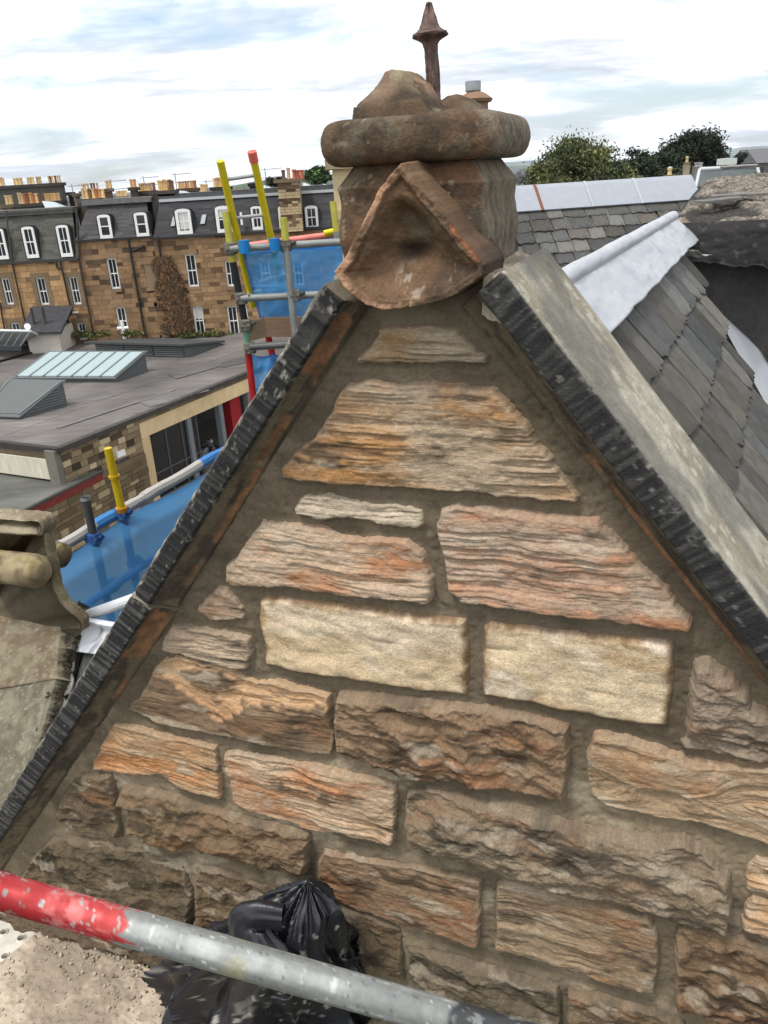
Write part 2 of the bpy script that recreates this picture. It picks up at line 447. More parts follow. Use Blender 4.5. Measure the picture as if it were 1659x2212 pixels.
# name, map, outline, style, proud, palette (light, warm, dark), share of warm, share of dark, seed
STONES = [
 (A_, [(588,293),(600,262),(640,232),(672,190),(690,150),(730,142),(800,133),(880,130),(960,148),(1005,152),(1025,180),(1075,215),(1100,245),(1128,265),(1120,290),(1000,290),(860,296),(700,293)], 'strata', .016, ((158,146,126),(150,122,86),(88,78,64)), .35, .35, 'light grey weathered cap stone at the top of the gable'),
 (A_, [(285,770),(290,720),(340,660),(420,590),(490,500),(530,410),(570,378),(690,370),(760,383),(870,376),(1000,385),(1060,395),(1160,395),(1215,440),(1270,510),(1330,610),(1395,690),(1450,770),(1510,850),(1515,870),(1400,860),(1220,843),(1080,825),(900,815),(740,808),(560,795),(430,782)], 'strata', .022, ((168,152,130),(164,124,78),(92,80,66)), .48, .30, 'large ochre and grey layered stone shaped like a trapezium'),
 (A_, [(340,890),(375,850),(480,852),(600,875),(690,885),(800,885),(860,905),(868,960),(850,980),(770,972),(660,955),(560,935),(440,940),(350,915)], 'strata', .012, ((180,170,152),(160,146,124),(124,114,98)), .2, .15, 'thin pale grey sliver of stone'),
 (A_, [(55,1190),(65,1130),(100,1100),(130,1050),(170,985),(200,950),(260,965),(390,965),(470,985),(560,1020),(690,1020),(800,1030),(860,1075),(885,1150),(905,1190),(895,1280),(840,1275),(700,1255),(560,1250),(440,1235),(330,1215),(200,1210),(80,1210)], 'strata', .022, ((182,162,140),(172,120,82),(104,86,68)), .38, .16, 'pinkish tan layered stone with an orange lower edge'),
 (F_, [(946,1145),(956,1100),(990,1092),(1100,1103),(1200,1115),(1290,1120),(1330,1160),(1380,1210),(1440,1270),(1490,1340),(1487,1354),(1400,1345),(1250,1325),(1100,1310),(1000,1296),(970,1270),(965,1220),(955,1180)], 'strata', .022, ((170,150,132),(176,126,92),(88,78,68)), .62, .16, 'large orange stone with grey flaking patches'),
 (F_, [(562,1292),(575,1285),(660,1292),(770,1305),(900,1325),(1010,1335),(1015,1400),(1012,1502),(900,1490),(760,1465),(640,1450),(575,1432),(572,1390),(560,1340)], 'tooled', .020, ((200,182,150),(176,150,110),(112,84,52)), .42, .0, 'new buff rectangular stone with brown stained edges'),
 (F_, [(1045,1352),(1060,1341),(1150,1350),(1300,1370),(1455,1381),(1458,1450),(1445,1566),(1380,1562),(1250,1540),(1130,1515),(1042,1500),(1040,1420)], 'tooled', .020, ((206,190,160),(178,152,114),(112,84,52)), .38, .0, 'new buff rectangular stone with chalky white patches'),
 (C_, [(825,235),(850,190),(910,142),(950,150),(985,190),(1010,225),(1020,270),(960,278),(880,272),(845,250)], 'strata', .014, ((170,150,130),(158,122,92),(104,90,74)), .3, .25, None),
 (C_, [(685,385),(690,350),(720,305),(770,295),(830,312),(930,325),(1040,350),(1045,400),(1030,478),(940,462),(850,440),(780,420),(700,400)], 'strata', .020, ((166,150,130),(140,116,92),(84,76,66)), .2, .45, None),
 (C_, [(540,640),(590,590),(635,510),(650,470),(690,435),(750,432),(850,465),(960,480),(1010,510),(1080,535),(1160,520),(1230,555),(1330,575),(1370,585),(1370,650),(1390,760),(1385,825),(1300,815),(1150,790),(1000,755),(880,735),(760,715),(640,680)], 'crust', .024, ((192,160,124),(176,124,84),(84,74,62)), .3, .6, 'dark crusted stone with pale peach flaked patches'),
 (F_, [(735,1495),(800,1492),(900,1505),(1010,1520),(1130,1540),(1228,1565),(1230,1620),(1225,1715),(1190,1718),(1080,1690),(980,1675),(870,1665),(770,1635),(738,1620),(730,1550)], 'rock', .030, ((140,118,94),(152,108,74),(86,72,58)), .42, .36, None),
 (B_, [(600,1080),(600,930),(630,840),(690,845),(760,855),(850,880),(930,900),(1060,960),(1200,985),(1443,990),(1620,1010),(1640,1370),(1443,1335),(1300,1290),(1150,1250),(980,1220),(800,1190),(680,1160),(620,1120)], 'swirl', .030, ((166,144,116),(172,122,80),(96,82,66)), .42, .26, None),
 (B_, [(1040,880),(1060,860),(1070,700),(1085,560),(1105,505),(1170,490),(1210,530),(1290,580),(1345,650),(1360,700),(1443,740),(1560,860),(1620,985),(1443,960),(1250,930),(1150,915),(1045,895)], 'rock', .022, ((150,136,120),(146,118,96),(100,88,76)), .35, .25, None),
 (C_, [(400,860),(430,800),(460,730),(490,700),(560,705),(650,730),(760,760),(850,785),(905,795),(915,850),(930,930),(930,1000),(850,985),(760,950),(690,905),(560,900),(450,895),(405,880)], 'strata', .026, ((168,140,108),(176,126,80),(92,78,62)), .55, .28, 'orange layered stone with a split along its base'),
 (C_, [(945,870),(945,825),(980,815),(1080,830),(1200,850),(1340,870),(1480,905),(1600,930),(1655,950),(1650,1080),(1640,1200),(1560,1180),(1440,1150),(1300,1130),(1150,1085),(1040,1050),(985,1020),(975,960)], 'strata', .030, ((176,154,128),(168,118,78),(92,78,64)), .45, .25, None),
 (C_, [(245,1070),(270,1000),(310,930),(350,900),(470,910),(490,960),(510,1090),(525,1180),(430,1150),(330,1125),(280,1100)], 'rock', .020, ((112,98,78),(150,106,72),(78,70,58)), .18, .5, None),
 (C_, [(520,1000),(520,955),(600,960),(720,990),(850,1030),(1000,1075),(1150,1110),(1295,1150),(1295,1220),(1285,1310),(1180,1308),(1040,1270),(900,1240),(760,1210),(620,1160),(570,1120),(545,1050)], 'rock', .036, ((138,118,92),(132,100,68),(84,74,60)), .35, .42, None),
 (F_, [(885,1695),(930,1690),(1030,1712),(1150,1742),(1260,1776),(1400,1800),(1480,1797),(1540,1840),(1575,1880),(1580,1940),(1570,1990),(1500,1980),(1380,1945),(1240,1900),(1100,1870),(980,1840),(900,1815),(882,1760)], 'rock', .050, ((142,128,108),(140,104,72),(82,74,64)), .32, .5, 'longest dark rough stone jutting from its course'),
 (F_, [(695,1850),(705,1830),(780,1845),(900,1865),(1000,1880),(1042,1890),(1040,1960),(1035,2030),(960,2010),(860,1980),(780,1950),(710,1920),(695,1890)], 'strata', .032, ((140,118,94),(142,102,72),(84,72,58)), .4, .35, None),
 (F_, [(1075,1902),(1100,1890),(1200,1915),(1330,1950),(1400,1965),(1425,2010),(1420,2080),(1410,2130),(1330,2115),(1240,2080),(1140,2050),(1075,2035)], 'strata', .030, ((146,128,104),(146,108,76),(86,76,64)), .36, .35, None),
 (F_, [(1462,1990),(1500,1985),(1580,2010),(1700,2050),(1720,2260),(1600,2230),(1520,2190),(1460,2160),(1460,2080)], 'rock', .036, ((132,110,86),(142,102,70),(74,62,50)), .35, .55, None),
 (F_, [(1615,1862),(1635,1845),(1659,1850),(1740,1875),(1740,1935),(1659,1922),(1612,1912)], 'strata', .022, ((188,166,136),(176,130,92),(120,100,78)), .3, .12, None),
 (F_, [(1600,1990),(1608,1945),(1625,1928),(1659,1938),(1740,1960),(1740,2030),(1659,2010)], 'strata', .024, ((178,148,116),(176,122,82),(110,88,66)), .5, .12, None),
 (D_, [(60,158),(100,110),(130,60),(170,20),(230,10),(330,30),(480,65),(590,110),(615,180),(622,300),(500,275),(380,240),(250,205),(120,175)], 'rock', .030, ((112,100,80),(120,94,66),(74,68,56)), .22, .45, None),
 (D_, [(628,165),(640,112),(720,120),(830,165),(900,185),(902,260),(890,350),(780,345),(690,325),(640,295)], 'rock', .026, ((118,102,80),(122,92,64),(76,68,56)), .3, .4, None),
 (F_, [(715,1945),(790,1962),(868,1996),(878,2105),(800,2080),(740,2030),(716,1990)], 'rock', .026, ((112,98,78),(116,88,62),(72,64,52)), .25, .5, None),
 (F_, [(885,2040),(950,2050),(1080,2085),(1210,2120),(1215,2200),(1200,2270),(1000,2215),(890,2155)], 'rock', .034, ((112,102,84),(112,92,70),(72,66,56)), .15, .5, None),
 (F_, [(1228,2130),(1300,2142),(1420,2172),(1480,2200),(1480,2320),(1300,2290),(1225,2240)], 'rock', .034, ((128,112,90),(132,102,74),(78,70,58)), .25, .42, None),
 (D_, [(640,340),(700,345),(880,370),(900,480),(880,560),(700,500),(640,440)], 'rock', .026, ((112,98,78),(116,88,62),(72,64,52)), .25, .5, None),
 (D_, [(-70,205),(60,190),(250,230),(420,270),(600,330),(605,440),(420,420),(200,380),(-70,330)], 'rock', .026, ((108,96,78),(116,88,62),(72,64,52)), .25, .5, None),
]
POLYS = []
for S in STONES:
    P = np.array([G(*S[0](x, y))[[0, 2]] for x, y in S[1]])
    POLYS.append(P)

def stone_field(k, U, V):
    mapf, pts, style, proud, pal, warm, dark, lab = STONES[k]
    s = 100 + k * 31
    P = POLYS[k]
    sd = sdf(P, U, V)
    ragged = (fbm(U * 26, V * 34, 5, s, .6) - .5) * 0.022
    if style == 'tooled':
        ragged = ragged * .35 - .003
    sd2 = sd + ragged * .75 + .0025
    mn, mx = P.min(0), P.max(0)
    hgt = mx[1] - mn[1]
    vc = (V - mn[1]) / hgt
    rx = .5 if style != 'tooled' else .35
    edge = np.clip((sd2 + .002) / (.010 if style in ('strata', 'swirl', 'crust') else (.014 if style == 'rock' else .022)), 0, 1)
    dome = 1 - (1 - edge) ** 2.2
    skew = (vn(U * 2 + s, V * 2, s) - .5) * .10
    b = V + .018 * (fbm(U * 4.0, V * 3, 3, s + 3) - .5) * 2 + skew * U * .3
    if style == 'swirl':
        cx, cz = mn[0] + (mx[0] - mn[0]) * .35, mn[1] + hgt * .52
        b = b + .09 * np.exp(-(((U - cx) / .16) ** 2 + ((V - cz) / .07) ** 2)) * np.sign(V - cz + .02)
    # bedding ledges
    l1 = vn(U * 3.2 + 2 * fbm(U * 3, V * 3, 2, s + 5), b * 62, s + 7)
    l2 = vn(U * 6.0, b * 135, s + 9)
    l3 = vn(U * 11., b * 260, s + 11)
    q1 = l1 * 4.5 + .5 * l2 + .25 * l3
    fr = q1 - np.floor(q1)
    stepd = (np.floor(q1) + sst(.72, .98, fr)) / 4.5
    q2 = vn(U * 7 + 3, b * 150, s + 8) * 3 + .4 * l3
    f2 = q2 - np.floor(q2)
    step2 = (np.floor(q2) + sst(.6, .98, f2)) / 3
    strata = .80 * stepd + .34 * step2 + .20 * l3 - .72
    strata = strata * (.20 + 1.05 * sst(.36, .64, fbm(U * 4.0, V * 7, 4, s + 10)))
    # broken rock face
    r1 = 1 - np.abs(2 * fbm(U * 5 + .25 * V * 9, V * 8.5, 4, s + 13) - 1) * 1.7
    r2 = fbm(U * 17, V * 24, 4, s + 15) - .5
    r3 = 1 - np.abs(2 * vn(U * 8 - V * 6, V * 12 + U * 4, s + 19) - 1)
    rock = .62 * (r1 - .5) + .5 * r2 + .32 * (r3 - .5)
    big = (fbm(U * 4.5, V * 6, 2, s + 21) - .5)
    if style == 'strata':
        h = .0155 * strata + .011 * rock + .026 * big + .007 * r2 + .004 * (fbm(U * 60, V * 90, 3, s + 24) - .5)
    elif style == 'swirl':
        h = .024 * strata + .040 * big + .008 * r2 + .004 * (fbm(U * 60, V * 90, 3, s + 24) - .5)
    elif style == 'crust':
        h = .009 * strata + .034 * rock * .6 + .02 * big
    elif style == 'tooled':
        flake = np.abs(2 * fbm(U * 6.5 + V * 3, V * 11, 3, s + 23) - 1)
        h = .013 * (flake - .3) + .008 * r2 + .006 * big
    else:
        facet = np.abs((V + .5 * U * (vn(U * 3, V * 3, s + 26) - .4)) * 9 % 1 - .5)
        h = .038 * rock + .004 * strata + .034 * big * (1 if proud < .045 else 1.4) + .016 * (fbm(U * 30, V * 40, 4, s + 25, .62) - .5) + .012 * facet
        h = h + proud * .45 * np.exp(-((vc - .42) / .32) ** 2) - proud * .15
    crustm = None
    if style == 'crust':
        crustm = sst(.46, .54, fbm(U * 5.5, V * 8, 5, s + 27) + (vc - .62) * .75 + (fbm(U * 30, V * 40, 2, s + 28) - .5) * .12)
        h = h - .010 * crustm
    out = -.014 + (proud + .012) * dome + h * sst(-.004, .014, sd2)
    # colour: what the stone itself is, layer by layer
    cl, cw, cd = (lin(c) for c in pal)
    bw = fbm(U * 3.5, b * 26, 4, s + 33)
    wm = sst(.60 - warm * .36, .90 - warm * .36, .30 * bw + .70 * fbm(U * 4.5, b * 10, 5, s + 35, .6))
    K = mixa(np.broadcast_to(cl, U.shape + (3,)), np.broadcast_to(cw, U.shape + (3,)), wm)
    bd = .28 * fbm(U * 6, b * 75, 3, s + 37) + .72 * fbm(U * 6, V * 11, 5, s + 39, .62)
    dm = sst(.68 - dark * .34, .80 - dark * .34, bd)
    if style == 'tooled':
        rim = 1 - sst(.0, .030, sd + (fbm(U * 40, V * 40, 3, s + 41) - .5) * .03)
        dm = .9 * rim
        white = sst(.50, .66, fbm(U * 6, V * 9, 4, s + 43)) * (.8 if k == 6 else .35)
        K = mixa(K, np.broadcast_to(lin((232, 222, 206)), K.shape), white)
    if crustm is not None:
        dm = (1 - crustm) * (.75 + .25 * dm)
        K = mixa(K, np.broadcast_to(lin((196, 160, 120)), K.shape), .5 * crustm)
    K = mixa(K, np.broadcast_to(cd, K.shape), dm * .92)
    # lime bloom on the rim of the stone and pale scuffs
    scuff = sst(.64, .74, fbm(U * 9 + V * 4, V * 26, 4, s + 45)) * .55
    K = mixa(K, np.broadcast_to(lin((178, 168, 150)), K.shape), scuff * (0 if style == 'tooled' else 1))
    rimp = (1 - sst(.004, .022, sd2)) * .45 * (0 if style == 'tooled' else 1)
    K = mixa(K, np.broadcast_to(lin((150, 138, 120)), K.shape), rimp)
    tint = .80 + .22 * fbm(U * 14, b * 110, 3, s + 47) + .20 * vn(U * 210, V * 210, s + 48)
    K = K * tint[..., None]
    K = K * np.array([1.02, .955, .885])
    K = mixa(K, np.repeat(K.mean(-1, keepdims=True), 3, -1) * np.array([1.03, 1.0, .95]), np.full(U.shape, .09)) * ((.70 if k in (15, 16, 23, 24, 25, 26, 27, 28, 29) else (.76 if k in (17, 20) else .84)) if style == 'rock' else (.90 if style in ('crust', 'swirl') else ((.86 if k in (18, 19) else .95) if style == 'strata' else .96)))
    return out, K, sd2

KST = 1.0
for k, S in enumerate(STONES):
    P = POLYS[k]
    mn, mx = P.min(0) - .02, P.max(0) + .02
    stp = .0030
    nx = int((mx[0] - mn[0]) / stp) + 2; ny = int((mx[1] - mn[1]) / (stp * .85)) + 2
    U, V = np.meshgrid(np.linspace(mn[0], mx[0], nx), np.linspace(mn[1], mx[1], ny))
    o, K, sd = stone_field(k, U, V)
    keep_v = sd > -.014
    q = keep_v[:-1, :-1] & keep_v[:-1, 1:] & keep_v[1:, 1:] & keep_v[1:, :-1]
    fc = gridfaces(ny, nx, q)
    VV = np.stack([U, -o, V], -1).reshape(-1, 3)
    VV, fc, KK = compact(VV, fc, K.reshape(-1, 3) * KST)
    me = raw_mesh('stone', VV, fc, KK, M_STRAT if S[2] in ('strata', 'swirl', 'crust') else M_ROCK, True)
    so = place('stone', me, gable)
    if S[7]: so['label'] = S[7]

# mortar bed: one rough sheet under the stones
UA, SL = -0.575, math.radians(51.5)
cs, sn = math.cos(SL), math.sin(SL)
u = np.linspace(-3.3, 1.45, 800); v = np.linspace(-3.6, -.10, 620)
U, V = np.meshgrid(u, v)
lim = .135 + (-.29 - V) / math.tan(SL) + .05 + .06 * sst(-.5, -.3, V)
keep = (np.abs(U - UA) < lim)
near = np.full(U.shape, -1.0)
for P in POLYS:
    mn, mx = P.min(0) - .06, P.max(0) + .06
    bb = (U > mn[0]) & (U < mx[0]) & (V > mn[1]) & (V < mx[1])
    near[bb] = np.maximum(near[bb], sdf(P, U[bb], V[bb]))
hm = (fbm(U * 9, V * 9, 3, 900) - .5) * .010 + (fbm(U * 60, V * 60, 3, 901) - .5) * .0035
flush = sst(-1.35, -1.75, V + (fbm(U * 2, V * 2, 2, 905) - .5) * .3)       # lower courses are buttered up to the stone faces
hm = hm + flush * (.002 + .005 * sst(-.035, -.004, near))
hm = hm + .003 * sst(-.012, -.002, near) * (1 - flush) - .006 * (1 - flush) * sst(-.05, -.01, near)
c1, c2, c3 = lin((107, 98, 84)), lin((128, 117, 99)), lin((88, 80, 68))
K = mixa(np.broadcast_to(c1, U.shape + (3,)), np.broadcast_to(c2, U.shape + (3,)), np.clip(flush * (.35 + .9 * sst(.42, .62, fbm(U * 4, V * 4, 4, 910))), 0, 1))
K = mixa(K, np.broadcast_to(c3, K.shape), .7 * sst(.5, .68, fbm(U * 5, V * 7, 4, 912)))
K = mixa(K, np.broadcast_to(lin((168, 160, 142)), K.shape), .5 * sst(.62, .72, fbm(U * 7, V * 13, 5, 914)) * (.25 + .75 * flush))
K = K * (.84 + .32 * vn(U * 190, V * 190, 915))[..., None] * np.array([1.04, 1., .94])
pits = sst(.76, .84, vn(U * 85, V * 85, 917))
hm = hm + .004 * (np.abs(2 * fbm(U * 7 + 2 * V, V * 16, 3, 918) - 1) - .3)
hm = hm - .004 * pits
q = keep[:-1, :-1] & keep[:-1, 1:] & keep[1:, 1:] & keep[1:, :-1]
fc = gridfaces(len(v), len(u), q)
VV, fc, KK = compact(np.stack([U, -hm, V], -1).reshape(-1, 3), fc, K.reshape(-1, 3))
place('mortar', raw_mesh('mortar', VV, fc, KK, M_MORTAR, True), gable)
# solid masonry behind the face
core = MB(col(110, 100, 86))
zb = -13.4
def lu(z): return .135 + (-.29 - z) / math.tan(SL) - .02
P3 = [(UA - lu(-.3), .03, -.3), (UA + lu(-.3), .03, -.3), (UA + lu(-3.5), .03, -3.5), (UA + lu(-3.5), .03, zb), (UA - lu(-3.5), .03, zb), (UA - lu(-3.5), .03, -3.5)]
core.prism(P3, (0, .36, 0))
core.build('masonry_core', M_MORTAR, gable, local=True)

# ---------------------------------------------------------------- raking copings
def coping(side, t0, t1, seed, topw, name='coping', label=None, lift=0.0, blackness=1.0, fscale=1.0):
    """side -1 left, +1 right; t runs down the rake from the apex of the inner line"""
    prof = []
    def seg(a, b, n, zone, last=False):
        for i in range(n + (1 if last else 0)):
            f = i / n
            prof.append((a[0] + (b[0] - a[0]) * f, a[1] + (b[1] - a[1]) * f, zone))
    f0, f1 = ((.032, .088) if t0 < 1 else (.018, .085)) if side < 0 else (.060, .126)
    seg((-.004, -.03), (-.002, .018), 3, 0)
    # cavetto from the wall out to the fascia
    for i in range(9):
        f = i / 8
        prof.append((f * (f0 - .003), .018 + .046 * (1 - math.cos(f * math.pi / 2)) ** .8 if False else .018 + .048 * f ** 1.5, 1))
    seg((f0 - .002, .068), (f0, .080), 2, 2)
    seg((f0 + .001, .081), (f1 - .006, .083), 12, 3)
    seg((f1 - .006, .083), (f1, .076), 3, 4)
    seg((f1 + .001, .072), (f1 + .004, -topw), 26 if side > 0 else 10, 5)
    seg((f1 + .003, -topw - .004), (.03, -topw - .006), 4, 6, True)
    pr = np.array([(p[0], p[1]) for p in prof]); zn = np.array([p[2] for p in prof])
    stp = .0046
    nt_ = int((t1 - t0) / stp)
    t = np.linspace(t0, t1, nt_)
    T, S = np.meshgrid(t, pr[:, 0], indexing='ij'); _, O = np.meshgrid(t, pr[:, 1], indexing='ij'); Z = np.broadcast_to(zn, T.shape)
    S = S + lift
    inn = (-.004 - .020 * np.clip(T, 0, 1.05) if t0 < 1 else -.040 + 0 * T) if side < 0 else .015 * np.clip(T, 0, 1.3)
    S = np.where(Z <= 1, inn + (S / f0) * (f0 - inn), S)
    # droved tooling across the fascia, wear, chipped arris
    groove = vn(T * 135 + .25 * vn(T * 9, S * 60, seed), S * 4, seed + 1) - .5
    wear = fbm(T * 9, S * 22 + O * 8, 4, seed + 2) - .5
    chip = sst(.60, .72, fbm(T * 13, S * 20, 4, seed + 3))
    fas = ((Z == 3) | (Z == 2)).astype(float)
    arr = (Z == 4).astype(float)
    top = (Z == 5).astype(float)
    cav = (Z == 1).astype(float)
    O2 = O + fas * (groove * .0034 + wear * .005) - arr * (.011 * chip + groove * -.003) + cav * (.004 * (vn(T * 150, O * 20, seed + 4) - .5) + .010 * wear)
    rel = np.clip((S - inn) / (f0 - inn), 0, 1)
    spots = [(.10, .085, .62, .45), (.40, .10, .30, .22), (.62, .16, .10, .16), (.92, .05, .15, .15)] if (side < 0 and t0 < 1) else ([(1.22, .12, .55, .40), (1.5, .06, .2, .2)] if side < 0 else [(.9, .5, .10, .22)])
    fl = np.zeros(T.shape)
    for tc_, tw_, sc__, sw_ in spots:
        dd_ = np.maximum(np.abs(T - tc_) / tw_, np.abs(rel - sc__) / sw_)
        fl = np.maximum(fl, 1.25 - dd_)
    flak = sst(.22, .34, fl + (fbm(T * 22, S * 60, 4, seed + 5) - .5) * .75) * cav
    O2 = O2 - flak * .008
    S2 = S + top * ((fbm(T * 10, O * 10, 4, seed + 6) - .5) * .006 + (vn(T * 45, O * 70, seed + 16) - .5) * .003) - arr * (.006 * chip) + arr * groove * .002
    ends = np.minimum(T - t0, t1 - T)
    S2 = S2 - (1 - sst(0, .012, ends)) * .004
    # colours of the stone and its crust
    sh = T.shape + (3,)
    def bc(c): return np.broadcast_to(lin(c), sh)
    greyer = .5 if (side < 0 and t0 > 1) else .28
    black = mixa(bc((46, 45, 45)), bc((104, 102, 98)), np.clip(sst(.42, .72, vn(T * 135 + .25 * vn(T * 9, S * 60, seed), S * 6, seed + 1)) * greyer * (.5 + fbm(T * 8, S * 20, 3, seed + 7)), 0, 1))
    black = mixa(black, bc((150, 146, 136)), sst(.74, .80, fbm(T * 60, S * 80, 3, seed + 8)) * .4)
    if side < 0 and t0 < 1:
        black = mixa(black, bc((186, 180, 168)), .45 * sst(.72, .80, fbm(T * 40, S * 90, 4, seed + 18) + .14 * sst(f1 - .006, f1, S) + .16 * np.exp(-((T - .22) / .04) ** 2)))
    brown = mixa(bc((104, 94, 76)), bc((74, 68, 58)), sst(.42, .6, fbm(T * 10, O * 60, 4, seed + 9)))
    orange = mixa(bc((142, 104, 76)), bc((108, 84, 64)), sst(.3, .7, fbm(T * 18, S * 40, 4, seed + 10, .6)))
    topc = mixa(bc((164, 158, 142)), bc((140, 133, 116)), sst(.4, .62, fbm(T * 5, O * 9, 5, seed + 11)))
    topc = mixa(topc, bc((186, 180, 166)), .7 * sst(.60, .70, fbm(T * 26, O * 40, 4, seed + 12)))
    topc = mixa(topc, bc((108, 106, 98)), .75 * sst(.50, .66, fbm(T * 4, O * 6, 4, seed + 13) + .20 * np.exp(-(T - t0) / .12)))
    rib = .78 + .44 * vn(T * 6, O * 420 + S * 200, seed + 19) if side > 0 or t0 < 1 else .8 + .4 * vn(T * 190, O * 30, seed + 19)
    K = np.where((Z <= 1)[..., None], mixa(brown * rib[..., None], orange, flak), black)
    K = np.where((Z == 5)[..., None], topc, K)
    K = np.where((Z == 4)[..., None], mixa(black, bc((150, 144, 130)), .6 * sst(.58, .70, fbm(T * 26, S * 5, 4, seed + 15))), K)
    K = np.where((Z == 6)[..., None], topc, K)
    su, sv = side * cs, -sn             # down the rake
    ou, ov = side * sn, cs              # outward
    UU = UA + side * .135 + T * su + S2 * ou
    VV_ = -.29 + T * sv + S2 * ov
    XYZ = np.stack([UU, -O2, VV_], -1)
    m = len(pr)
    fc = gridfaces(nt_, m)
    if side < 0: fc = fc[:, ::-1]
    V3 = XYZ.reshape(-1, 3)
    me = raw_mesh(name, V3, [tuple(int(i) for i in f) for f in [list(range(m)), list(range((nt_ - 1) * m, nt_ * m))]] if False else fc, K.reshape(-1, 3), M_ROCK, True)
    o = place(name, me, gable, label=label)
    # end cap
    cap = MB(tuple(np.append(lin((120, 112, 96)), 1)))
    for e_ in (0, nt_ - 1):
        P = XYZ[e_]
        cap.add(list(P), [tuple(range(m))])
    cap.build('end_face', M_ROCK, o, local=True)
    return o
coping(-1, -.035, 1.065, 40, .30, label='upper left coping stone with black tooled edge and orange flaked underside')
coping(-1, 1.078, 3.9, 60, .30, label='lower left coping stone with grey combed edge below the mortared joint', lift=.004, fscale=1.06)
coping(1, -.03, 2.6, 80, .41, label='right coping stone with broad pale grey top and black edge')
# mortar in the joint of the left coping and the haunch beside the pinnacle
jm = MB(col(176, 170, 154))
def rake_pt(side, t, s, o):
    return np.array([UA + side * .135 + t * side * cs + s * side * sn, -o, -.29 - t * sn + s * cs])
jp = [rake_pt(-1, 1.064, .03, .070), rake_pt(-1, 1.064, .086, .0845), rake_pt(-1, 1.079, .085, .0845), rake_pt(-1, 1.083, .03, .070)]
jq = [rake_pt(-1, 1.062, .03, 0), rake_pt(-1, 1.062, .086, 0), rake_pt(-1, 1.081, .085, 0), rake_pt(-1, 1.083, .03, 0)]
jm.hexa(jq + jp)
jm.build('joint_mortar', M_MORTAR, gable, local=True)
# ================================================================== stone pinnacle on the apex
pin = thing('stone_pinnacle', 'worn brown stone pinnacle block with roll moulding and broken finial at the gable apex', 'pinnacle', gn * D0, -GA)
uL = G(733, 520, .02)[0]; uR = G(1050, 480, .02)[0]
pcx, phx = (uL + uR) / 2, (uR - uL) / 2
pcy, phy = .02 + .165, .165
zB = G(1050, 568, .02)[2]; zT = G(960, 346, .02)[2]
def rring(hx, hy, r, n):
    """points and normals of a rounded rectangle, evenly spaced"""
    segs = []
    per = [2 * (hx - r), math.pi * r / 2, 2 * (hy - r), math.pi * r / 2] * 2
    tot = sum(per)
    P, Nn = [], []
    corners = [(hx - r, -(hy - r), -90), (hx - r, hy - r, 0), (-(hx - r), hy - r, 90), (-(hx - r), -(hy - r), 180)]
    starts = [(-(hx - r), -hy, 1, 0), (hx, -(hy - r), 0, 1), (hx - r, hy, -1, 0), (-hx, hy - r, 0, -1)]
    for i in range(n):
        s = tot * i / n; k = 0
        while s > per[k]:
            s -= per[k]; k += 1
        if k % 2 == 0:
            x, y, dx_, dy_ = starts[k // 2]
            P.append((x + dx_ * s, y + dy_ * s)); Nn.append((dy_, -dx_))
        else:
            cx_, cy_, a0 = corners[k // 2]
            a = math.radians(a0) + s / r
            P.append((cx_ + r * math.cos(a), cy_ + r * math.sin(a))); Nn.append((math.cos(a), math.sin(a)))
    return np.array(P), np.array(Nn)
def brown_stone(S, Z, seed, side=None):
    sh = S.shape + (3,)
    def bc(c): return np.broadcast_to(lin(c), sh)
    K = mixa(bc((94, 77, 61)), bc((66, 56, 47)), sst(.36, .64, fbm(S * 9, Z * 11, 5, seed, .6)))
    K = mixa(K, bc((138, 100, 74)), .45 * sst(.52, .72, fbm(S * 7, Z * 9, 5, seed + 1, .6)))
    K = mixa(K, bc((112, 106, 88)), .5 * sst(.54, .72, fbm(S * 12, Z * 9, 5, seed + 2, .6)))
    K = mixa(K, bc((52, 46, 42)), .6 * sst(.56, .74, fbm(S * 20, Z * 20, 4, seed + 3, .6)))
    K = mixa(K, bc((160, 148, 130)), .4 * sst(.74, .82, fbm(S * 44, Z * 44, 3, seed + 4, .6)))
    return K
def loft(name, prof, n, seed, amp, r0, parent, zfun=None, rightgrey=True, tops=True, label=None):
    rows, cols_, sarr = [], [], []
    for z, ins in prof:
        hx, hy = phx - ins, phy - ins
        r = min(max(r0 - ins * .5, .012), min(hx, hy) * .95)
        P, Nn = rring(hx, hy, r, n)
        rows.append((P, Nn, z))
    m = len(rows)
    XY = np.array([r[0] for r in rows]); NN = np.array([r[1] for r in rows])
    S = np.broadcast_to(np.arange(n) / n * 1.3, (m, n)); Zc = np.array([[r[2]] * n for r in rows])
    wrapf = np.minimum(np.arange(n), n - np.arange(n)) / 12.0
    w = np.clip(wrapf, 0, 1)
    D = (fbm(S * 4, Zc * 6, 2, seed) - .5) * amp * (1.1 - .7 * np.clip(NN[..., 0], 0, 1)) + (fbm(S * 70, Zc * 70, 3, seed + 5) - .5) * amp * .45
    spall = sst(.56, .60, fbm(S * 6, Zc * 9, 4, seed + 7))
    D = (D - spall * amp * .25) * w
    X = pcx + XY[..., 0] + NN[..., 0] * D; Y = pcy + XY[..., 1] + NN[..., 1] * D
    Z2 = Zc + (fbm(S * 4, Zc * 3, 3, seed + 8) - .5) * amp * .8 * w
    K = brown_stone(S, Zc, seed + 11)
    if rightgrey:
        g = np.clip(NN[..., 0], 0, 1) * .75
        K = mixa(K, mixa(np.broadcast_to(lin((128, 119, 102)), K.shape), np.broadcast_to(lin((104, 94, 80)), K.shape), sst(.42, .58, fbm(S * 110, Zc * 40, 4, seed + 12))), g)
    V3 = np.stack([X, Y, Z2], -1).reshape(-1, 3)
    fc = gridfaces(m, n, None, True)
    me = raw_mesh(name, V3, fc, K.reshape(-1, 3), M_ROCK, True)
    return place(name, me, parent, label=label)
